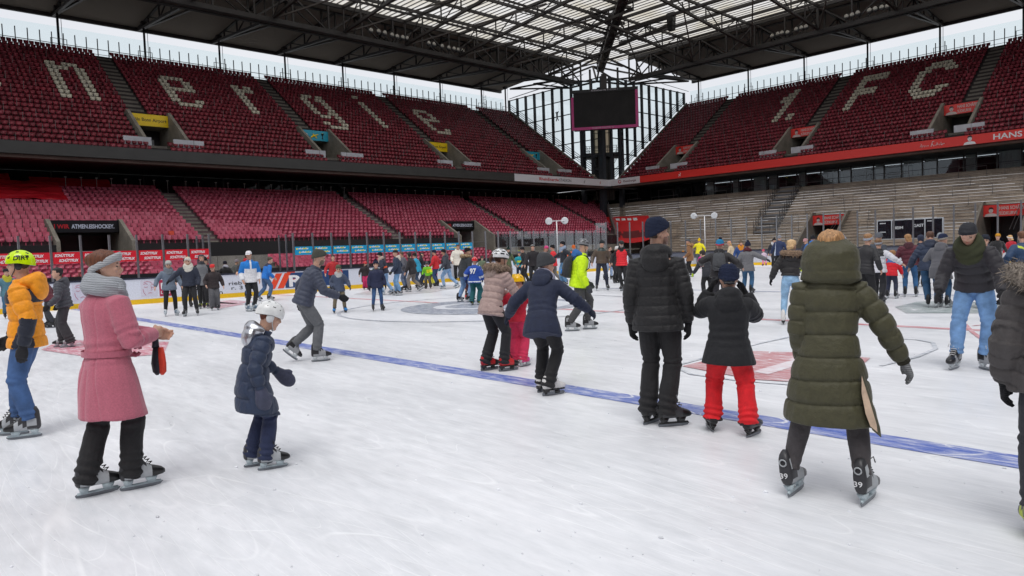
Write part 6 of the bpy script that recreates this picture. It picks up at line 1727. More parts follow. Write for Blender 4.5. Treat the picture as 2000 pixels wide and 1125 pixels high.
    if hood:
        hd_ = hood if isinstance(hood, dict) else dict(c=hood); m = MB(); kk = hd_.get('k', jk['k']); ty = hd_.get('t', 'down'); vol = hd_.get('v', 1.0)
        if ty in ('down', 'fur'):
            n = 15; pts = []
            for q in range(n):
                a = math.pi * (1.06 + .88 * -1 * 0) ; a = math.pi + math.pi * (q / (n - 1)) ; wgt = math.sin((q / (n - 1)) * math.pi)
                p = nb + rS * .105 * sb * math.cos(a) + fS * (.085 + .035 * wgt) * sb * math.sin(a) + uS * (-.01 + .02 * wgt) * sb + Z * .015
                pts.append((p, ((.030 + .030 * wgt) * sb * vol, (.030 + .038 * wgt) * sb * vol)))
            m.loft(pts, 10); m.ball(nb - fS * .125 * sb - uS * .055 * sb, (.115 * sb * vol, .06 * sb * vol, .095 * sb * vol), 12, 9, 0, Matrix((rS, fS, uS)).transposed())
            o = m.build('hood', fabric(hd_['c'], kk), root); pend(o, None, vox, 3, lambda co, no, me: (co + no * (pnoise(co, 24, seed + 2) * .006)[:, None], None))
        if ty == 'fur':
            m = MB(); fc = hd_['fur']; n = 22; pp, nn = [], []; loop = []
            for q in range(n):
                a = math.pi * .82 + math.pi * 1.36 * q / (n - 1); wgt = math.sin((q / (n - 1)) * math.pi)
                c = nb + rS * .155 * sb * vol * math.cos(a) + fS * (.17 * sb * vol) * math.sin(a) - fS * .01 + uS * (.035 - .055 * wgt) * sb + Z * .02; loop.append((c, (.036 + .018 * wgt) * sb * vol))
            m.loft(loop, 10)
            for c, r in loop:
                for _ in range(70 if near else 16):
                    v = V3(g.normal(size=3)).normalized(); pp.append(c + v * r * .92 + V3(g.normal(size=3)) * .012); nn.append(v)
            spikes(m, pp, nn, .042 * sb * vol, .0032 if near else .007, .45, g); m.build('fur_trim', fabric(fc, 'fur'), root, True)
        if ty == 'up':
            b = cap_mesh(.11, lambda c: not (c[1] > .10 and -.42 < c[2] < .34), -.48); m.add(b.v, b.f); m.rings([[Hp(q) for q in head_ring(-.46, .11, 20)], torso_ring(1.0, .12 * sb, .11 * sb, 20)], 0, False)
            m.build('hood', fabric(hd_['c'], kk), root, True)
        if ty == 'big':
            rings = []
            for z, wx, wy, cy in ((-.98, .70, .52, -.05), (-.86, .93, .70, -.14), (-.66, .90, .70, -.16), (-.62, .86, .66, -.16), (-.56, .90, .70, -.17), (-.36, .92, .72, -.17), (-.12, .86, .70, -.14), (.08, .72, .60, -.10), (.22, .54, .46, -.04), (.285, .36, .32, .02), (.29, .1, .1, .03)):
                wx *= .86; wy *= .9; rings.append([Hp((wx * math.cos(a), cy + wy * math.sin(a), z)) for a in [2 * math.pi * q / 24 for q in range(24)]])
            m.rings(rings); o = m.build('hood', fabric(hd_['c'], kk), root)
            pend(o, None, vox, 2, lambda co, no, me: (co + no * (pnoise(co * np.array([.5, .5, 1.6]), 26, seed) * .006 + pnoise(co, 40, seed + 1) * .002)[:, None], None))
    if extra: extra(dict(root=root, Hp=Hp, hh=hh, spine=spine, frame=frame, arms=arms, hands=hands, legs=legs, sb=sb, s=s, P0=P0, base=base, phi=phi, vox=vox, t=t_, bw=bw, seed=seed, g=g, nb=nb, FM=FM, fk=fk, rS=rS, fS=fS, uS=uS))
    return root
# ================================================================ the skaters, nearest first
BLK, NAVY, CHAR, GRY, JEAN, LJEAN = C(27, 27, 31), C(34, 42, 66), C(50, 52, 58), C(110, 112, 118), C(62, 92, 138), C(132, 164, 200)
def Jk(c, k='puffer', **kw): d = dict(c=c, k=k); d.update(kw); return d
def Lg(c, k='plain', w='jeans', **kw): d = dict(c=c, k=k, w=w); d.update(kw); return d
def backpack(ctx, c, c2, lab, ring=False):
    m = MB(); sp, fr, sb = ctx['spine'], ctx['frame'], ctx['sb']; rows = []
    off = (.12 * ctx['bw'] + ctx['t'] + .005) * sb
    for t, w, dp in ((.12, .11, .10), (.16, .145, .155), (.40, .15, .17), (.70, .14, .15), (.86, .12, .10), (.92, .07, .06)):
        r, f, u = fr(t); c0 = sp(t) - f * (off + dp * .5 * sb); rows.append([c0 + r * w * sb * math.copysign(abs(math.cos(a)) ** .6, math.cos(a)) - f * dp * .5 * sb * math.copysign(abs(math.sin(a)) ** .6, math.sin(a)) for a in [2 * math.pi * q / 20 for q in range(20)]])
    m.rings(rows); o = m.build('backpack', [fabric(c, 'plain'), fabric(c2, 'plain')], None, True); o.location = ctx['base']; o.rotation_euler = (0, 0, ctx['phi'])
    tag(o, lab, 'backpack')
    m = MB(); r, f, u = fr(.35); c0 = sp(.35) - f * (off + .172 * sb)
    m.loft([(c0 - r * .10 * sb - u * .07, .016), (c0 - u * .10, .018), (c0 + r * .10 * sb - u * .07, .016)], 6)
    m.loft([(sp(.86) - fr(.86)[1] * (off + .04) + fr(.86)[0] * .0 + u * .02, .01), (sp(.95) - f * (off + .05) + u * .03, .012), (sp(.86) - f * (off + .09), .01)], 6); m.build('pocket', fabric(c, 'rubber'), o, True)
    m = MB()
    for sd in (-1, 1):
        pts = []
        for t, fo in ((.86, -1), (.97, -.3), (.95, .6), (.80, 1.05), (.55, 1.03), (.40, .5)):
            r, f, u = fr(t); k = (.125 * ctx['bw'] + ctx['t']) * sb; pts.append((sp(t) + r * sd * .10 * sb * (1.25 if t == .40 else 1) + f * k * fo + u * (.015 if t > .9 else 0), (.022, .010)))
        m.loft(pts, 8)
    m.build('strap', fabric(c, 'plain'), o, True)
    if ring:
        r, f, u = fr(.32); c0 = sp(.32) - f * (off + .178 * sb) + r * .02; m = MB(); m.rod([c0 + (r * math.cos(a) + u * 1.3 * math.sin(a)) * .034 for a in [2 * math.pi * q / 16 for q in range(17)]], .008, 6); m.build('logo_ring', S(40, 130, 220, 'satin'), o)

# --- boy in the orange yellow jacket
def z_yellow(u, k, loc, c): return ((k == 0) & (u > .33) & (u < .47)) | ((k == 1) & (u > .27)) 
person((48, 852), 'teenager in orange yellow puffer jacket with navy shoulders and neon DIRT helmet', head=(35, 480), hd=-72, lean=-1, hsh=(0, -.08), feet=[(-.10, -.06, 0, 8, 0), (.10, .10, 0, -6, 0)], hz=.975,
       aL=(.12, -.06, -.95), aR=(.15, .42, -.85), look=(-4, 2, 0), jac=Jk(C(240, 152, 10), puff=.155, hem=.10, th=.034, pamp=.008, c2=C(26, 32, 48), zone=z_yellow), leg=Lg(JEAN, 'denim', 'jeans'), sk='grey', glove=dict(c=C(24, 24, 30), k='plain'),
       hat=dict(t='kidhelm', c=C(206, 240, 10), k='gloss', word='DIRT', side=-1, az0=-.28, vent=C(20, 24, 20)), hair=dict(t='buzz', c=C(60, 44, 34)), hood=dict(c=C(240, 152, 10), v=1.25), bw=.95)
# --- woman in the pink coat
def x_pink(ctx):
    nb, rS, fS, uS, sb = ctx['nb'], ctx['rS'], ctx['fS'], ctx['uS'], ctx['sb']; root = ctx['root']
    # belt band and loops, side pocket, coat seams
    m = MB(); sp, fr = ctx['spine'], ctx['frame']
    for t in (.10, .16):
        pass
    r, f, u = fr(.14); R = [[sp(tt) + r * ((.166 * ctx['bw'] + ctx['t']) * sb + .008) * math.cos(a) + f * ((.120 * ctx['bw'] + ctx['t']) * sb + .008) * math.sin(a) for a in [2 * math.pi * q / 40 for q in range(40)]] for tt in (.10, .18)]
    m.rings(R, 0, False)
    for q in range(2):
        c0 = sp(.15) + f * (.130 + ctx['t']) * sb + r * (.04 + .05 * q); m.rod([c0 + (f * .7 * math.cos(a) + u * math.sin(a) + r * .3 * math.cos(a)) * .045 for a in [2 * math.pi * k / 12 for k in range(12)]], .013, 6)
    m.build('belt', S(178, 96, 114, 'wool'), root, True)
    o = MB(); w = (ctx['hands'][0][0] + ctx['hands'][1][0]) / 2; g_ = ctx['g']
    base = w + V3((.03, -.02, -.10)); 
    for dx, mi in ((0, 0), (.035, 1)):
        p = base + V3((dx, dx * .5, 0)); o.loft([(p, (.022, .016)), (p - V3((0, 0, .05)), (.035, .022)), (p - V3((.004, 0, .12)), (.046, .026)), (p - V3((0, 0, .18)), (.040, .022)), (p - V3((0, 0, .205)), (.012, .008))], 12, mi)
    o.loft([(w + V3((.01, 0, -.01)), .018), (base, .026)], 8, 0)
    b = o.build('mittens', [S(26, 30, 44, 'puffer'), S(214, 62, 40, 'puffer')], None, True); b.location = ctx['base']; b.rotation_euler = (0, 0, ctx['phi']); tag(b, 'dark mittens with orange palms dangling from the hands of the pink coat woman', 'mittens')
person((226, 962), 'woman in long dusty pink belted coat with thick grey scarf and grey headband', head=(235, 474), hd=58, lean=1, feet=[(-.09, -.11, 0, -22, 0), (.08, .12, 0, -26, 0)], hz=.98, bw=.90,
       aL=(-.42, .62, -.50), aR=(-.02, .50, -.47), pL=(.3, -.8, -.6), pR=(.45, -.8, -.6), look=(38, 2, -4), jac=Jk(C(182, 100, 118), 'wool', name='coat', hem=.40, th=.034, flare=.13, belt=.075), leg=Lg(C(25, 24, 27), 'plain', 'boot'), sk='grey',
       hat=dict(t='headband', c=C(176, 178, 182)), hair=dict(t='bun', c=C(98, 56, 36)), scarf=dict(c=C(168, 172, 178), big=1.12), curl=.9, extra=x_pink)
# --- child with the white helmet
person((513, 914), 'small child in white helmet and navy puffer coat with shiny silver hood', head=(545, 583), H=1.30, hd=82, lean=16, feet=[(-.11, -.05, 0, 4, 0), (.10, .06, 0, -2, 0)], hz=.96, hsh=(0, -.04),
       aL=(.30, .40, -.78), aR=(.16, -.12, -.93), look=(0, 22, 0), jac=Jk(C(36, 50, 76), name='coat', puff=.17, hem=.36, th=.042, flare=.14, pamp=.008), leg=Lg(C(34, 44, 76), 'plain', 'boot'), sk='grey',
       hat=dict(t='dome', c=C(222, 224, 224), k='gloss', strap=C(206, 208, 210)), hair=dict(t='buzz', c=C(120, 62, 40)), hood=dict(c=C(186, 188, 194), k='metal', v=1.35), glove=dict(c=C(62, 66, 88), k='puffer', mitt=True))
# --- man gliding right
person((612, 706), 'man in grey beanie and slate puffer jacket pushing off on one skate', H=1.80, hd=84, lean=25, feet=[(-.10, -.36, .13, 14, -42), (.06, .08, 0, 0, 0)], hz=.93, hsh=(-.02, -.10),
       aL=(.3, -.35, -.78), aR=(.10, .62, -.66), look=(-2, 6, 0), jac=Jk(C(58, 64, 82), puff=.075, hem=.06, th=.035, pamp=.007), leg=Lg(C(96, 98, 102), 'plain', 'jeans'), sk='hockey', glove=BLK, hat=dict(t='beanie', c=C(78, 80, 72)), beard=fabric((.20, .14, .10), 'skin'))
# --- woman in taupe, child in red, woman in navy
person((972, 724), 'woman in white bike helmet and taupe puffer jacket with fur collar leaning forward', H=1.66, hd=48, lean=20, feet=[(-.14, -.06, 0, -10, 0), (.13, .06, 0, -20, 0)], hz=.95, hsh=(0, -.08), bw=.92,
       aL=(.05, .72, -.52), aR=(.0, .70, -.55), look=(15, 5, 0), jac=Jk(C(168, 144, 138), puff=.095, hem=.14, th=.034, flare=.06), leg=Lg(BLK, 'plain', 'boot'), sk='red', hat=dict(t='bike', c=C(226, 228, 230), k='gloss'), hair=dict(t='pony', c=C(70, 42, 30)), hood=dict(t='fur', c=C(160, 140, 132), fur=C(138, 118, 102)))
person((1013, 716), 'child in yellow helmet and red snowsuit between two leaning women', head=(1016, 526), hd=20, lean=12, feet=[(-.10, 0, 0, 0, 0), (.10, .03, 0, -25, 0)], hz=.95, aL=(.5, .3, -.5), aR=(.5, .3, -.5),
       jac=Jk(C(200, 32, 58), 'plain', hem=.08, th=.04), leg=Lg(C(210, 48, 88), 'plain', 'ski'), sk='pink', hat=dict(t='kidhelm', c=C(244, 190, 20), k='gloss'), glove=C(150, 30, 50))
person((1067, 770), 'woman in dark grey beanie and navy coat skating bent with arms spread', H=1.63, hd=16, lean=29, sl=-3, feet=[(-.08, .16, 0, -20, 0), (.08, -.05, 0, -45, 0)], hz=.92, hsh=(0, -.08), bw=.95,
       aL=(.62, .20, -.68), aR=(.66, .25, -.60), look=(42, 2, 0), jac=Jk(C(30, 38, 62), 'plain', hem=.20, th=.032, flare=.12), leg=Lg(C(25, 24, 27), 'plain', 'boot'), sk='white', hat=dict(t='beanie', c=C(74, 76, 80), slouch=.14, hi=.16), hood=dict(c=C(30, 38, 62), v=1.1), scarf=dict(c=C(176, 176, 196), big=.95), glove=dict(c=C(30, 36, 56)))
# --- neon man with backpack
def x_neon(ctx): backpack(ctx, C(44, 46, 50), C(60, 60, 66), 'dark grey backpack with round blue logo on the neon jacket', True)
person((1134, 645), 'man in neon yellow jacket and grey bike helmet skating right', head=(1158, 455), hd=82, lean=9, feet=[(-.09, .17, 0, 0, 0), (.10, -.20, 0, -4, 0)], hz=.91, hsh=(0, -.02),
       aL=(.15, .30, -.85), aR=(.12, .14, -.93), jac=Jk(C(206, 244, 16), 'plain', hem=.10, th=.036, c2=C(40, 44, 40), zone=lambda u, k, l, c: (k == 0) & (l[:, 0] > .10) & (l[:, 2] < .12) & (np.abs(l[:, 1] + l[:, 2] * .5 + .02) < .022)), leg=Lg(C(66, 66, 68), 'plain', 'jeans'), sk='hockey',
       hat=dict(t='bike', c=C(120, 122, 126), k='plastic'), hood=dict(c=C(40, 96, 160), k='plain', v=1.1), glove=C(70, 72, 78), extra=x_neon)
# --- tall man in black, boy with red trousers
person((1290, 831), 'tall man in black quilted jacket and navy beanie standing with back turned', head=(1300, 418), hd=6, lean=1, twist=0, feet=[(-.09, .06, 0, -28, 0), (.09, -.02, 0, -62, 0)], hz=.985, bw=1.04,
       aL=(.10, .06, -.97), aR=(.13, .08, -.96), look=(58, -2, 0), jac=Jk(C(20, 19, 22), puff=.082, hem=.14, th=.022, pamp=.0045), leg=Lg(C(25, 24, 27), 'plain', 'boot'), sk='black', hat=dict(t='beanie', c=C(24, 34, 60), hi=.14, slouch=.04), hood=dict(c=C(20, 19, 22), v=1.1), glove=BLK,
       hair=dict(t='buzz', c=C(70, 50, 38)), beard=fabric((.27, .15, .11), 'skin'))
person((1426, 846), 'boy in black jacket and bright red ski trousers holding hands to face', head=(1412, 503), hd=-3, lean=3, sl=2, feet=[(-.20, .10, 0, 14, 0, 8), (.22, -.10, 0, -34, 0, -8)], hz=.955,
       aL=(.02, .40, .26), aR=(.02, .46, .20), pL=(.35, -.1, -1), pR=(.35, -.1, -1), look=(0, 10, 0), jac=Jk(C(21, 22, 27), 'plain', hem=.20, th=.055, flare=.14, sl=1.12), leg=Lg(C(214, 20, 32), 'plain', 'ski', c2=C(24, 24, 28), c2z=.125), sk='black', hat=dict(t='beanie', c=C(26, 36, 64), hi=.10), hood=dict(c=C(21, 22, 27), v=1.35), hair=dict(t='under', c=C(26, 28, 36), len=-.15), glove=BLK)
# --- woman in the long olive coat
def x_olive(ctx):
    m = MB(); sb = ctx['sb']
    q = [p + V3((-.045, .0, 0)) for p in (V3((.225, -.12, .84)), V3((.275, -.10, .66)), V3((.320, -.07, .49)), V3((.325, -.08, .435)), V3((.275, -.14, .49)), V3((.245, -.15, .58)), V3((.222, -.14, .72)))]
    n = len(q); c = sum(q, V3((0, 0, 0))) / n; inn = [c.lerp(p, .86) + V3((-.012, -.016, .012)) for p in q]; bk = [p + V3((.004, .012, 0)) for p in q]
    m.add(q + inn + bk, [(k, (k + 1) % n, n + (k + 1) % n, n + k) for k in range(n)] + [(k, (k + 1) % n, 2 * n + (k + 1) % n, 2 * n + k) for k in range(n)] + [tuple(range(3 * n - 1, 2 * n - 1, -1))], 0); m.add(inn, [tuple(range(n))], 1)
    m.build('slit_flap', [fabric(C(66, 64, 42), 'puffer'), S(206, 180, 156, 'plain')], ctx['root'])
    m = MB()
    for e, w in [(ctx['arms'][i][1], ctx['arms'][i][2]) for i in (0, 1)]:
        d = (w - e).normalized(); m.loft([(w - d * .05, .043 * sb), (w + d * .015, .041 * sb)], 14)
    m.build('cuff', S(54, 52, 38, 'knit'), ctx['root'], True)
person((1622, 974), 'woman in very long olive puffer coat seen from behind with grey gloves', head=(1645, 449), H=1.66, hd=-2, lean=3.5, sl=2, feet=[(-.22, .03, 0, -20, 0, -9), (.22, -.02, 0, -22, 0, -5)], hz=.965, bw=.93, num='39', hsh=(.0, 0),
       aL=(.0, .22, -.93), aR=(.48, .10, -.86), look=(12, 0, 0), jac=Jk(C(66, 64, 42), name='coat', puff=.150, hem=.46, th=.032, flare=.17, pamp=.0085, sl=1.0), leg=Lg(C(72, 68, 70), 'plain', 'slim'), sk='grey',
       hood=dict(t='big', c=C(66, 64, 42)), hair=dict(t='short', c=C(168, 126, 84)), hat=dict(t='headband', c=C(150, 156, 170)), glove=dict(c=C(126, 128, 130)), extra=x_olive)
# --- man bending in blue jeans
person((1897, 722), 'man in black beanie and olive scarf bending forward in faded blue jeans', H=1.84, hd=192, lean=30, feet=[(-.15, -.04, 0, 58, 0), (.15, .05, 0, -8, 0)], hz=.955, hsh=(0, -.17),
       aL=(.30, .38, -.80), aR=(.14, .46, -.80), look=(-6, 30, 0), jac=Jk(C(40, 38, 44), 'puffer', puff=.11, hem=.02, th=.036, pamp=.006), leg=Lg(C(112, 150, 196), 'denim', 'jeans'), sk='hockey', hat=dict(t='beanie', c=C(28, 30, 38), k='plain', hi=.04), scarf=dict(c=C(62, 66, 44), big=1.15), glove=BLK, beard=fabric((.42, .24, .17), 'skin'), near=True)
# --- cropped person at the picture's right edge
person((2070, 1062), 'person with grey fur hood and charcoal quilted sleeve cropped by the picture edge', H=1.64, hd=-8, lean=2, hz=.98, aL=(.14, .04, -.95), aR=(.2, .1, -.9), bw=1.0, feet=[(-.12, .02, 0, 5, 0), (.12, 0, 0, -5, 0)],
       jac=Jk(C(70, 66, 66), puff=.12, hem=.12, th=.055, pamp=.008), leg=Lg(CHAR), sk='neon', hair=dict(t='bob', c=C(80, 60, 48)), hood=dict(t='fur', c=C(64, 60, 60), fur=C(134, 124, 114), v=1.3), glove=BLK)

# ---------------------------------------------------------------- middle distance, left
person((132, 678), 'black haired boy in charcoal quilted jacket skating left behind the orange yellow jacket', head=(120, 518), hd=-78, lean=8, feet=[(-.10, -.05, 0, 4, 0), (.10, .12, 0, -4, 0)], jac=Jk(C(66, 68, 76), puff=.09, hem=.06, th=.042), leg=Lg(C(52, 52, 56), 'plain', 'ski'), sk='grey', hair=dict(t='short', c=C(22, 20, 22)), hood=dict(c=C(60, 62, 70), v=1.1), glove=BLK)
person((100, 640), 'person in burgundy jacket mostly hidden behind the charcoal quilted boy', head=(96, 527), hd=-70, jac=Jk(C(96, 32, 46)), hair=dict(t='bob', c=C(60, 40, 30)), leg=Lg(CHAR), hat=dict(t='beanie', c=C(176, 120, 130)))
person((18, 622), 'person in teal jacket partly hidden behind the neon helmet at the left edge', head=(14, 520), hd=170, jac=Jk(C(80, 124, 140), hem=.15), leg=Lg(C(60, 100, 130)), hat=dict(t='beanie', c=C(30, 32, 40)), scarf=C(196, 190, 60))
person((334, 617), 'girl in beige beanie and grey blue jacket with black leggings and white skates', head=(333, 505), hd=172, lean=2, feet=[(-.17, 0, 0, 14, 0), (.16, .04, 0, -10, 0)], jac=Jk(C(104, 116, 132), 'plain', hem=.12, th=.035), leg=Lg(C(22, 22, 26), 'plain', 'slim'), sk='whiteh', hat=dict(t='beanie', c=C(186, 186, 182)), hair=dict(t='under', c=C(96, 68, 50)), scarf=C(120, 128, 138), aL=(.35, .1, -.85), aR=(.45, .1, -.8))
person((374, 617), 'woman in white headband and white scarf with navy jacket', head=(368, 497), hd=188, lean=8, feet=[(-.17, 0, 0, 10, 0), (.16, .05, 0, -12, 0)], jac=Jk(C(40, 46, 62), 'plain', hem=.05, th=.035), leg=Lg(C(30, 30, 34), 'plain', 'slim'), sk='hockey', hat=dict(t='headband', c=C(226, 224, 216)), hair=dict(t='buzz', c=C(190, 176, 150)), scarf=C(222, 218, 206), glove=BLK, aR=(.65, .25, -.6), aL=(.15, .2, -.9))
person((366, 600), 'bearded man in black hoodie half hidden behind the white headband woman', head=(358, 500), hd=170, jac=Jk(C(28, 28, 32), 'plain'), leg=Lg(BLK, 'plain', 'slim'), hair=dict(t='short', c=C(40, 30, 26)), beard=fabric((.12, .08, .06), 'skin'))
person((399, 603), 'woman in black hood and long grey padded vest with green trimmed skates', head=(393, 495), hd=184, lean=5, jac=Jk(C(112, 114, 118), hem=.18, vest=C(30, 30, 36)), leg=Lg(C(24, 24, 28), 'plain', 'slim'), sk='neon', hood=dict(t='up', c=C(52, 54, 60)))
person((407, 600), 'woman with long blond hair in black fur hat and dark coat', head=(407, 498), hd=186, jac=Jk(C(40, 30, 30), 'wool', hem=.2), leg=Lg(BLK), hat=dict(t='beanie', c=C(20, 20, 22), k='fur', hi=.16), hair=dict(t='long', c=C(176, 136, 90)))
person((420, 606), 'teenager in red cap and dark brown jacket with baggy grey trousers', head=(417, 512), hd=175, lean=3, jac=Jk(C(46, 38, 40), 'plain', hem=.10, th=.045), leg=Lg(C(88, 88, 92), 'plain', 'ski'), sk='hockey', hat=dict(t='cap', c=C(204, 40, 44), k='plain'), hair=dict(t='bob', c=C(140, 104, 66)))
person((444, 580), 'woman in long black coat standing at the board beside the address lettering', head=(438, 508), H=1.58, hd=10, jac=Jk(C(24, 24, 28), 'wool', hem=.38, flare=.1), leg=Lg(BLK), sk='neon', hat=dict(t='beanie', c=C(26, 24, 40)), scarf=C(186, 186, 196))
person((459, 571), 'person in olive grey coat and knitted hat leaning on the board', head=(456, 505), hd=60, lean=18, jac=Jk(C(72, 74, 72), 'plain', hem=.2), leg=Lg(BLK), hat=dict(t='beanie', c=C(150, 140, 148)))
person((484, 582), 'man in dark jacket and red scarf with arm stretched back by the board', head=(483, 494), hd=120, lean=5, jac=Jk(C(44, 40, 44), 'plain'), leg=Lg(JEAN, 'denim'), hair=dict(t='short', c=C(60, 44, 34)), scarf=C(180, 32, 44), aR=(.7, -.2, -.6))
person((492, 608), 'man in white cap and blue and white ski jacket', head=(491, 486), hd=168, lean=5, aL=(.12, .12, -.9), aR=(.12, .25, -.88), feet=[(-.10, .05, 0, 40, 0), (.09, -.02, 0, 30, 0)], jac=Jk(C(218, 218, 222), 'plain', hem=.10, th=.036, c2=C(24, 116, 196), zone=lambda u, k, l, c: ((k == 0) & (u > .30) & (np.abs(l[:, 0]) > .03)) | ((k == 1) & (u < .32))), leg=Lg(C(28, 28, 32), 'plain', 'slim'), sk='whiteh', hat=dict(t='cap', c=C(222, 220, 224), k='plain'), skin=SKIN2)
person((520, 588), 'man in bright blue jacket and jeans skating away behind the white cap man', H=1.75, head=None, hd=70, lean=22, feet=[(-.1, -.30, .05, 10, -20), (.1, .12, 0, 0, 0)], hz=.92, jac=Jk(C(30, 112, 196), 'plain', c2=C(34, 40, 66), zone=lambda u, k, l, c: (k == 0) & (u > .40)), leg=Lg(C(72, 100, 136), 'denim'), sk='hockey', hair=dict(t='short', c=C(70, 60, 50)))
person((664, 611), 'child in olive beanie and slate jacket with khaki trousers and blue skates', head=(664, 513), hd=176, feet=[(-.20, 0, 0, 12, 0), (.20, .02, 0, -12, 0)], jac=Jk(C(64, 74, 96), 'plain', hem=.14, th=.045), leg=Lg(C(112, 102, 82), 'plain', 'jeans'), sk='blue', hat=dict(t='beanie', c=C(84, 92, 72)), scarf=C(190, 190, 190), glove=C(50, 56, 70))
person((652, 573), 'person in red jacket at the board hidden behind the gliding man', head=(657, 495), hd=160, jac=Jk(C(176, 30, 36)), leg=Lg(BLK), hair=dict(t='short', c=C(40, 30, 26)))
person((738, 607), 'boy in navy bobble hat and navy jacket standing in jeans and black boots', head=(733, 506), hd=168, lean=1, feet=[(-.17, 0, 0, 10, 0), (.17, .02, 0, -10, 0)], hz=.98, jac=Jk(C(32, 38, 68), 'plain', hem=.14, th=.045), leg=Lg(C(52, 82, 124), 'denim', 'slim'), sk='black', hat=dict(t='beanie', c=C(26, 34, 60), pom=C(26, 34, 60)), hood=dict(c=C(50, 92, 84), k='plain'), glove=C(34, 38, 52), aL=(.25, .05, -.9), aR=(.2, .05, -.95))
person((715, 566), 'child in red helmet and black and pink suit near the black box advert', head=(716, 507), hd=175, jac=Jk(C(40, 32, 36), 'plain'), leg=Lg(C(186, 40, 92), 'plain', 'ski'), hat=dict(t='kidhelm', c=C(196, 40, 50), k='gloss'))
person((754, 576), 'man in black beanie with orange patch on dark jacket and light jeans', head=(752, 493), H=1.74, hd=-75, lean=16, feet=[(-.1, .12, 0, 0, 0), (.1, -.25, .03, 0, -10)], hz=.94, jac=Jk(C(36, 40, 58), 'plain', c2=C(220, 90, 40), zone=lambda u, k, l, c: (k == 0) & (np.abs(u - .18) < .035) & (l[:, 1] < -.04)), leg=Lg(LJEAN, 'denim'), sk='whiteh', hat=dict(t='beanie', c=BLK), scarf=C(190, 170, 160))
person((779, 577), 'man in black cap and navy jacket skating left in blue jeans', head=(772, 485), hd=-80, lean=5, feet=[(-.1, -.06, 0, 6, 0), (.1, .12, 0, -6, 0)], jac=Jk(C(38, 50, 72), 'plain', hem=.12, th=.035), leg=Lg(C(108, 146, 184), 'denim'), sk='hockey', hat=dict(t='cap', c=C(24, 24, 28), k='plain'), hood=dict(c=C(196, 186, 176), k='plain'), glove=C(60, 60, 50), aL=(.1, .3, -.85))
person((794, 566), 'man in grey jacket partly hidden behind the navy jacket man in black cap', head=(790, 488), hd=-75, jac=Jk(C(88, 88, 96), 'plain'), leg=Lg(C(90, 104, 130), 'denim'), hair=dict(t='short', c=C(84, 62, 46)))
person((808, 570), 'person in black hooded jacket and grey trousers striding with bent knee', head=(806, 487), H=1.7, hd=-70, lean=10, feet=[(-.1, .18, 0, 0, 0), (.1, -.35, .10, 0, -30)], hz=.93, jac=Jk(C(34, 30, 34), 'puffer', hem=.16, th=.04), leg=Lg(C(126, 118, 112), 'plain', 'jeans'), sk='hockey', hood=dict(t='up', c=C(32, 30, 34)))
person((818, 562), 'person in turquoise jacket sleeve behind the black hooded jacket', head=(816, 490), hd=-60, jac=Jk(C(40, 150, 186), 'plain', hem=.15), leg=Lg(C(50, 66, 90)), hat=dict(t='beanie', c=C(40, 36, 36)))
person((824, 558), 'person in black coat holding a hand to the head near the neon green child', head=(822, 491), hd=100, jac=Jk(C(36, 34, 40), 'plain', hem=.2), leg=Lg(C(30, 40, 62)), hair=dict(t='short', c=C(26, 22, 22)), aR=(.15, .15, .45), pR=(1, 0, -.4))
person((837, 564), 'child in neon green and yellow jacket with dark helmet', head=(834, 507), hd=-165, feet=[(-.14, 0, 0, 10, 0), (.14, .05, 0, -14, 0)], jac=Jk(C(120, 196, 40), 'plain', c2=C(226, 224, 30), zone=lambda u, k, l, c: (l[:, 0] < .01) & (u > .12) & (u < .36), th=.045), leg=Lg(C(84, 80, 70), 'plain', 'ski'), hat=dict(t='kidhelm', c=C(60, 60, 66), k='plastic'), glove=BLK)
person((846, 557), 'small child in bright pink jacket behind the neon green child', head=(845, 512), hd=20, jac=Jk(C(226, 60, 130), 'plain', th=.045), leg=Lg(C(200, 200, 60), 'plain', 'ski'), hat=dict(t='kidhelm', c=C(130, 200, 60), k='gloss'))
person((853, 559), 'man in red jacket and dark jeans behind the charcoal jacket man', head=(848, 485), hd=-60, jac=Jk(C(196, 34, 44), 'plain', hem=.1), leg=Lg(C(48, 70, 108), 'denim'), hat=dict(t='beanie', c=C(30, 36, 64)))
person((876, 564), 'man in charcoal jacket and pale jeans taking a wide stride to the left', head=(857, 487), H=1.80, hd=-78, lean=15, feet=[(-.1, .20, 0, 0, 0), (.1, -.42, .06, 0, -25)], hz=.91, jac=Jk(C(54, 58, 68), 'plain', hem=.06), leg=Lg(LJEAN, 'denim'), sk='whiteh', hat=dict(t='beanie', c=C(28, 24, 30)), hood=dict(c=C(70, 72, 80), k='plain'), glove=C(30, 110, 130), skin=SKIN2)
person((888, 549), 'child in lavender jacket and coral trousers near the white coat man', head=(887, 498), hd=0, jac=Jk(C(130, 140, 186), 'plain', th=.045), leg=Lg(C(216, 90, 100), 'plain', 'ski'), hat=dict(t='beanie', c=C(140, 124, 120)))
person((895, 550), 'man in long cream white puffer coat and black trousers', head=(892, 475), hd=178, jac=Jk(C(226, 220, 208), hem=.16, puff=.16, th=.04), leg=Lg(C(24, 24, 28)), hair=dict(t='short', c=C(70, 46, 36)), hood=dict(c=C(226, 220, 208)))
person((908, 590), 'man in black beanie and black jacket with fur collar looking right in jeans', head=(908, 478), hd=60, lean=4, look=(35, 0, 0), feet=[(-.16, -.10, 0, 10, 0), (.16, .10, 0, -10, 0)], jac=Jk(C(44, 48, 52), 'plain', hem=.14, th=.04), leg=Lg(C(110, 140, 178), 'denim'), sk='hockey', hat=dict(t='beanie', c=C(22, 22, 26)), hood=dict(t='fur', c=C(44, 48, 52), fur=C(160, 136, 106)))
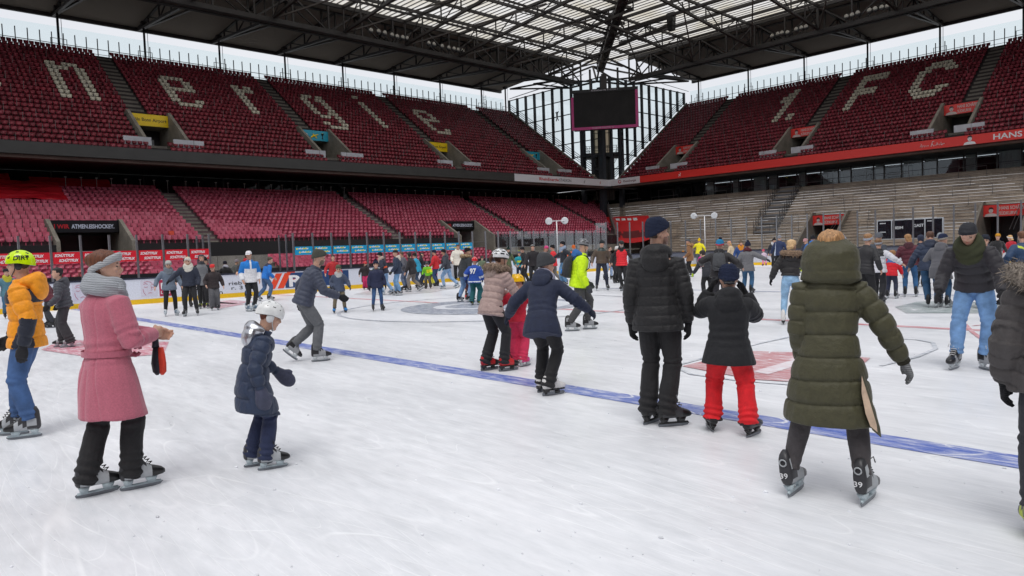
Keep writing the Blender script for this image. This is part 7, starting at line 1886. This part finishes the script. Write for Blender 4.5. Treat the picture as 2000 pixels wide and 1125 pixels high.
person((913, 585), 'toddler in red skates and dark suit behind the legs of the fur collar man', head=(911, 540), hd=160, jac=Jk(C(70, 30, 40), 'plain'), leg=Lg(C(60, 30, 40), 'plain', 'ski'), sk='red', hat=dict(t='kidhelm', c=C(60, 60, 66), k='plastic'))
def x_97(ctx):
    sp, fr, sb = ctx['spine'], ctx['frame'], ctx['sb']; m = MB(); r, f, u = fr(.55); k = (.125 * ctx['bw'] + ctx['t'] + .012) * sb
    put_text(m, '97', sp(.42) - f * k - r * .10, r, u, .20, .16, 0, .04); put_text(m, '9', ctx['arms'][1][0].lerp(ctx['arms'][1][1], .3) + r * .075 - u * .04, V3((.2, 1, 0)), u, .05, .07, 0, .03)
    m.build('jersey_number', WHITE, ctx['root'])
person((929, 596), 'child hockey player in blue jersey number 97 with red helmet and teal trousers', head=(922, 497), hd=18, lean=6, feet=[(-.13, -.02, 0, 0, 0), (.15, .08, 0, -35, 0)], hz=.94, jac=Jk(C(30, 70, 156), 'plain', hem=.13, th=.055, flare=.1, c2=C(222, 224, 230), zone=lambda u, k, l, c: ((k == 0) & (np.abs(u + .06) < .022)) | ((k == 1) & (np.abs(u - .30) < .03)) ), leg=Lg(C(18, 86, 92), 'plain', 'ski'), sk='neon', hat=dict(t='kidhelm', c=C(204, 40, 44), k='gloss', vent=C(210, 200, 200)), glove=C(40, 50, 90), extra=x_97)
person((943, 549), 'person in faded green camouflage jacket near the blue jersey child', head=(942, 497), hd=10, jac=Jk(C(96, 110, 88), 'plain', hem=.15), leg=Lg(C(90, 96, 86)), hat=dict(t='beanie', c=C(70, 70, 62)))
# ---------------------------------------------------------------- middle distance, centre
person((993, 551), 'man in olive green parka and dark green bobble hat looking down', head=(990, 481), hd=150, lean=8, jac=Jk(C(86, 98, 66), 'plain', hem=.15), leg=Lg(C(76, 74, 70)), sk='neon', hat=dict(t='beanie', c=C(24, 48, 44), pom=C(24, 48, 44)), scarf=C(40, 56, 50))
person((1015, 549), 'child in turquoise yellow and white striped ski jacket with grey bobble hat', head=(1014, 488), hd=165, jac=Jk(C(20, 146, 164), 'plain', c2=C(206, 220, 60), zone=lambda u, k, l, c: (k == 0) & (u > .20) & (u < .33), th=.045), leg=Lg(C(30, 40, 60)), hat=dict(t='beanie', c=C(96, 100, 116), pom=C(200, 220, 60)))
person((1028, 556), 'man in black cap and black jacket turned away beside the striped jacket child', head=(1028, 479), hd=-100, jac=Jk(C(28, 28, 32), 'plain'), leg=Lg(BLK), hat=dict(t='beanie', c=C(28, 28, 32)))
person((1043, 560), 'man with black cap bearing white badge in black jacket', head=(1043, 473), hd=175, jac=Jk(C(34, 30, 34), 'plain'), leg=Lg(BLK), hat=dict(t='beanie', c=C(22, 22, 24), mid=C(190, 190, 190)))
person((1065, 556), 'woman in bright pink beanie and grey jacket', head=(1064, 477), hd=150, jac=Jk(C(128, 130, 140), 'plain'), leg=Lg(C(96, 90, 80)), hat=dict(t='beanie', c=C(226, 80, 140)), hair=dict(t='under', c=C(170, 120, 80)))
person((1083, 556), 'man in black beanie and bright red jacket with grey trousers', head=(1076, 474), hd=-80, feet=[(-.1, .1, 0, 0, 0), (.1, -.3, .03, 0, -10)], hz=.94, jac=Jk(C(214, 36, 46), 'plain', hem=.1), leg=Lg(C(120, 116, 114)), hat=dict(t='beanie', c=C(22, 22, 26)), aL=(.1, .4, -.8))
person((1103, 559), 'man in black jacket with tan shoulders and washed jeans reaching left', head=(1093, 469), hd=-110, lean=3, feet=[(-.1, 0, 0, 6, 0), (.12, .08, 0, -6, 0)], jac=Jk(C(34, 38, 48), 'plain', hem=.02, c2=C(170, 130, 92), zone=lambda u, k, l, c: (k == 0) & (u > .40)), leg=Lg(C(96, 136, 172), 'denim'), sk='hockey', hat=dict(t='beanie', c=C(24, 24, 32)), scarf=C(150, 166, 190), aR=(.75, .35, -.5), aL=(.7, -.1, -.55))
person((1122, 549), 'person in orange jacket behind the grey backpack', head=(1118, 476), hd=10, jac=Jk(C(222, 96, 40), 'plain'), leg=Lg(C(90, 120, 150), 'denim'), hat=dict(t='beanie', c=C(226, 110, 40)))
person((1176, 567), 'man in brown leather jacket with badge and navy trousers behind the neon man', head=(1172, 466), hd=172, feet=[(-.20, 0, 0, 8, 0), (.19, 0, 0, -8, 0)], hz=.98, jac=Jk(C(84, 72, 60), 'leather', hem=.0, c2=C(36, 52, 52), zone=lambda u, k, l, c: (k == 0) & (u > .44)), leg=Lg(C(34, 40, 58), 'plain', 'slim'), sk='hockey', hat=dict(t='beanie', c=C(34, 40, 44)), aL=(.2, .1, -.9))
person((1189, 546), 'person in dark jacket and pale jeans walking behind the brown leather jacket', head=(1190, 478), hd=80, feet=[(-.1, .2, 0, 0, 0), (.1, -.2, 0, 0, 0)], jac=Jk(C(70, 50, 46), 'plain'), leg=Lg(C(140, 160, 190), 'denim'), hair=dict(t='short', c=C(60, 44, 36)))
person((1216, 568), 'grey bearded man in bright red padded vest over black sleeves', head=(1217, 466), hd=186, lean=2, feet=[(-.13, 0, 0, 5, 0), (.02, .05, 0, -16, 0)], jac=Jk(C(220, 30, 44), hem=.08, puff=.075, th=.034, vest=C(26, 24, 28)), leg=Lg(C(24, 24, 28), 'plain', 'slim'), sk='hockey', hat=dict(t='cap', c=C(30, 34, 34), k='plain'), beard=fabric((.46, .42, .40), 'skin'), scarf=dict(c=C(36, 36, 40), big=.7))
person((1203, 553), 'woman in white knitted hat and black jacket behind the red vest man', head=(1206, 477), hd=150, jac=Jk(C(34, 34, 36), 'plain', hem=.15), leg=Lg(BLK), hat=dict(t='beanie', c=C(224, 222, 220)), hair=dict(t='long', c=C(170, 140, 100)))
person((1349, 541), 'woman in tan brown fur collar coat and grey beanie skating left', head=(1345, 464), hd=-78, lean=5, feet=[(-.06, .08, 0, 0, 0), (.06, -.02, 0, 0, 0)], jac=Jk(C(132, 92, 58), 'wool', hem=.22), leg=Lg(C(24, 24, 26), 'plain', 'slim'), sk='hockey', hat=dict(t='beanie', c=C(92, 94, 100)), hood=dict(t='fur', c=C(132, 92, 58), fur=C(170, 130, 90)), aL=(.05, .3, -.8))
person((1366, 521), 'woman in bright yellow jacket and yellow hat with black shoulder strap', head=(1367, 464), hd=4, jac=Jk(C(226, 214, 30), 'plain', hem=.14), leg=Lg(C(92, 98, 108), 'plain', 'jeans'), hat=dict(t='beanie', c=C(236, 196, 20), pom=C(236, 196, 20)), aL=(.35, .3, -.1), pL=(1, 0, -.6))
person((1370, 525), 'toddler in magenta snowsuit standing in front of the yellow jacket woman', H=.95, hd=0, jac=Jk(C(214, 30, 150), 'plain', th=.05), leg=Lg(C(226, 20, 150), 'plain', 'ski'), hat=dict(t='beanie', c=C(200, 60, 140)))
person((1333, 521), 'small child in teal jacket with orange hat near the tan brown coat', head=(1330, 488), hd=60, jac=Jk(C(30, 110, 120), 'plain', th=.05), leg=Lg(BLK, 'plain', 'ski'), hat=dict(t='beanie', c=C(230, 150, 60)))
def x_bp2(ctx): backpack(ctx, C(64, 66, 70), C(60, 60, 66), 'grey backpack with light straps on the back of the striped bobble hat person')
person((1407, 612), 'person in black jacket with blue white and red striped bobble hat holding head', head=(1405, 461), hd=2, jac=Jk(C(30, 28, 32), 'puffer', hem=.08, th=.045), leg=Lg(C(40, 40, 46)), hat=dict(t='beanie', c=C(40, 130, 180), band=C(196, 60, 76), pom=C(24, 30, 60)), aL=(.45, .3, -.35), aR=(.62, .2, -.55), pL=(1, -.2, -.5), extra=x_bp2, hood=dict(c=C(28, 26, 30)))
person((1383, 586), 'person in dark navy jacket bending beside the striped bobble hat person', head=(1388, 500), H=1.45, hd=-30, lean=25, jac=Jk(C(38, 40, 48), 'plain', hem=.15), leg=Lg(BLK), glove=C(190, 220, 40), aL=(.3, .4, -.8), hair=dict(t='short', c=C(40, 34, 30)))
person((1432, 533), 'person in beige coat with pink cap seen beyond the striped bobble hat', head=(1428, 467), hd=-70, jac=Jk(C(196, 178, 150), 'plain', hem=.15), leg=Lg(C(90, 84, 80)), hat=dict(t='cap', c=C(206, 140, 126), k='plain'), hair=dict(t='long', c=C(190, 150, 100)))
person((1447, 540), 'person in navy jacket and orange face mask near the beige coat', head=(1446, 466), hd=175, jac=Jk(C(44, 74, 130), 'plain'), leg=Lg(C(40, 50, 70)), hat=dict(t='beanie', c=C(104, 92, 76)), scarf=C(230, 150, 50))
# ---------------------------------------------------------------- middle distance, right
person((1461, 573), 'youth in grey parka and navy bobble hat with arms spread in blue jeans', head=(1463, 469), hd=12, lean=3, feet=[(-.14, 0, 0, 5, 0), (.12, .03, 0, -20, 0)], jac=Jk(C(104, 104, 108), 'plain', hem=.18, th=.045, flare=.06), leg=Lg(C(50, 88, 122), 'denim'), sk='black', hat=dict(t='beanie', c=C(24, 30, 56), pom=C(24, 30, 56), hi=.16), scarf=C(90, 36, 44), aR=(.85, .1, -.42), aL=(.35, .05, -.9), glove=C(34, 40, 58))
person((1493, 519), 'small child in pink and silver snowsuit skating near the far boards', head=(1493, 481), H=1.05, hd=-20, lean=14, jac=Jk(C(200, 180, 196), 'plain', th=.05), leg=Lg(C(226, 130, 160), 'plain', 'ski'), hat=dict(t='beanie', c=C(232, 90, 120)))
person((1522, 532), 'man in grey hat and dark blue jacket with white side stripe', head=(1526, 456), hd=10, jac=Jk(C(34, 48, 84), 'plain', hem=.15, c2=C(190, 200, 220), zone=lambda u, k, l, c: (k == 0) & (l[:, 0] < -.15)), leg=Lg(BLK), hat=dict(t='beanie', c=C(146, 148, 156)))
person((1512, 525), 'person in black bobble hat seen left of the dark blue jacket man', head=(1513, 463), hd=160, jac=Jk(C(34, 36, 46), 'plain'), leg=Lg(BLK), hat=dict(t='beanie', c=C(24, 24, 28), pom=C(24, 24, 28)), scarf=C(210, 210, 215))
person((1545, 633), 'woman with loose blond hair in black fur hood jacket and pale tight jeans', head=(1553, 462), hd=0, lean=8, sl=3, feet=[(-.15, -.04, 0, 0, 0), (.17, .06, 0, -10, 0)], hz=.95, bw=.95, jac=Jk(C(34, 32, 34), 'puffer', puff=.12, hem=-.04, th=.04), leg=Lg(C(140, 176, 208), 'denim', 'slim'), sk='white', hair=dict(t='bob', c=C(206, 172, 128)), hood=dict(t='fur', c=C(34, 32, 34), fur=C(134, 112, 92), v=1.15), aL=(.42, .10, -.82), aR=(.85, .15, -.38), glove=BLK)
person((1570, 533), 'person in pink bobble hat hidden beside the bright blue jacket', head=(1570, 463), hd=100, jac=Jk(C(30, 40, 60), 'plain'), leg=Lg(C(30, 40, 60)), sk='neon', hat=dict(t='beanie', c=C(206, 156, 160)))
person((1588, 547), 'man in black beanie and bright blue hooded jacket skating away', head=(1589, 455), hd=5, feet=[(-.13, -.08, 0, 0, 0), (.13, .15, 0, 0, 0)], jac=Jk(C(18, 104, 184), hem=.14, puff=.14, th=.04), leg=Lg(C(44, 70, 110), 'denim'), sk='hockey', hat=dict(t='beanie', c=C(20, 22, 30)), hood=dict(c=C(18, 104, 184)))
person((1690, 610), 'blond woman in black coat with grey headband next to the olive hood', head=(1688, 449), hd=25, jac=Jk(C(32, 32, 36), hem=.1), leg=Lg(BLK), hair=dict(t='bun', c=C(150, 112, 76)), hat=dict(t='headband', c=C(160, 166, 178)))
person((1716, 592), 'woman in white puffer jacket with black shoulders reaching for the red child', head=(1714, 461), hd=20, lean=5, jac=Jk(C(206, 206, 214), hem=.12, puff=.13, th=.04, c2=C(34, 34, 38), zone=lambda u, k, l, c: (k == 0) & (u > .33)), leg=Lg(C(30, 30, 36)), hair=dict(t='bun', c=C(120, 88, 60)), hat=dict(t='headband', c=C(146, 150, 160)), aR=(.75, .1, -.58))
person((1741, 583), 'child in red jacket and navy trousers led by the white puffer woman', head=(1738, 484), hd=10, sl=2, feet=[(-.12, .02, 0, 0, 0), (.16, -.03, 0, -15, 0)], jac=Jk(C(206, 24, 42), 'plain', hem=.12, th=.045, c2=C(60, 96, 150), zone=lambda u, k, l, c: (k == 0) & (u > .36)), leg=Lg(C(36, 42, 66), 'plain', 'jeans'), sk='hockey', hair=dict(t='short', c=C(150, 108, 70)), aL=(.5, .2, .4))
person((1712, 578), 'man in grey beanie and dark grey jacket left of the scoreboard panel', head=(1708, 450), hd=30, jac=Jk(C(60, 66, 76), 'plain'), leg=Lg(BLK), hat=dict(t='beanie', c=C(104, 108, 116)))
person((1777, 580), 'blond woman in maroon jacket and tight blue jeans seen from behind', head=(1773, 453), hd=0, feet=[(-.12, 0, 0, 6, 0), (.16, .04, 0, -10, 0)], jac=Jk(C(88, 30, 46), hem=.06, puff=.12, th=.04), leg=Lg(C(48, 92, 136), 'denim', 'slim'), sk='hockey', hair=dict(t='bob', c=C(158, 118, 78)), hood=dict(c=C(70, 26, 38)), bw=1.06)
person((1815, 600), 'balding man in navy puffer jacket and jeans seen from behind', head=(1811, 444), hd=4, feet=[(-.02, -.05, 0, 6, 0), (.22, .08, 0, -10, 0)], jac=Jk(C(36, 48, 72), hem=.12, puff=.12, th=.045), leg=Lg(C(48, 84, 118), 'denim', 'jeans'), sk='hockey', hair=dict(t='buzz', c=C(90, 62, 48)), hood=dict(c=C(30, 40, 62)))
person((1798, 560), 'person in dark navy hood between the maroon jacket and the balding man', head=(1799, 456), hd=20, jac=Jk(C(38, 46, 66), 'plain'), leg=Lg(BLK), hood=dict(t='up', c=C(34, 42, 64)))
person((1832, 566), 'person in pale grey beanie hidden behind the balding man', head=(1833, 450), hd=30, jac=Jk(C(40, 46, 52), 'plain'), leg=Lg(BLK), hat=dict(t='beanie', c=C(150, 156, 162)))
person((1836, 602), 'woman in grey hooded coat and two tone beanie pushing off', head=(1848, 453), H=1.66, hd=18, lean=14, feet=[(-.05, -.08, .02, 10, -10), (.14, .12, 0, -12, 0)], hz=.93, jac=Jk(C(92, 92, 98), 'wool', name='coat', hem=.24, th=.04, flare=.08), leg=Lg(C(40, 74, 108), 'denim', 'slim'), sk='hockey', hat=dict(t='beanie', c=C(34, 44, 74), band=C(156, 150, 142)), hood=dict(c=C(92, 92, 98), k='wool', v=1.1))
person((1922, 603), 'person in navy jacket with sky blue and white stripe behind the bending man', head=(1912, 452), hd=178, jac=Jk(C(34, 42, 74), 'plain', hem=.05, c2=C(60, 150, 214), zone=lambda u, k, l, c: (k == 0) & (l[:, 0] < -.12)), leg=Lg(C(36, 44, 84), 'plain', 'jeans'), sk='hockey', hat=dict(t='beanie', c=C(30, 36, 50)), bw=1.1)
person((1946, 536), 'woman in mustard yellow beanie and black coat near the terrace entrance', head=(1946, 452), hd=160, jac=Jk(C(36, 36, 38), 'wool', hem=.3), leg=Lg(BLK), hat=dict(t='beanie', c=C(206, 146, 36)), hair=dict(t='under', c=C(180, 140, 100)))
person((1976, 528), 'blond woman in red coat and white headband at the right', head=(1978, 455), hd=-40, jac=Jk(C(176, 26, 44), 'plain', hem=.2), leg=Lg(BLK), hair=dict(t='bob', c=C(200, 160, 110)), hat=dict(t='headband', c=C(226, 224, 220)))
person((2000, 600), 'man in blue jacket with neon flash partly cropped at the right edge', head=(1999, 446), hd=-30, jac=Jk(C(34, 62, 96), hem=.1, th=.045, c2=C(190, 206, 60), zone=lambda u, k, l, c: (k == 0) & (np.abs(u - .36 + l[:, 0] * .6) < .03) & (l[:, 0] < -.06)), leg=Lg(C(40, 44, 60)), hair=dict(t='short', c=C(110, 74, 52)), bw=1.08)
finalize()
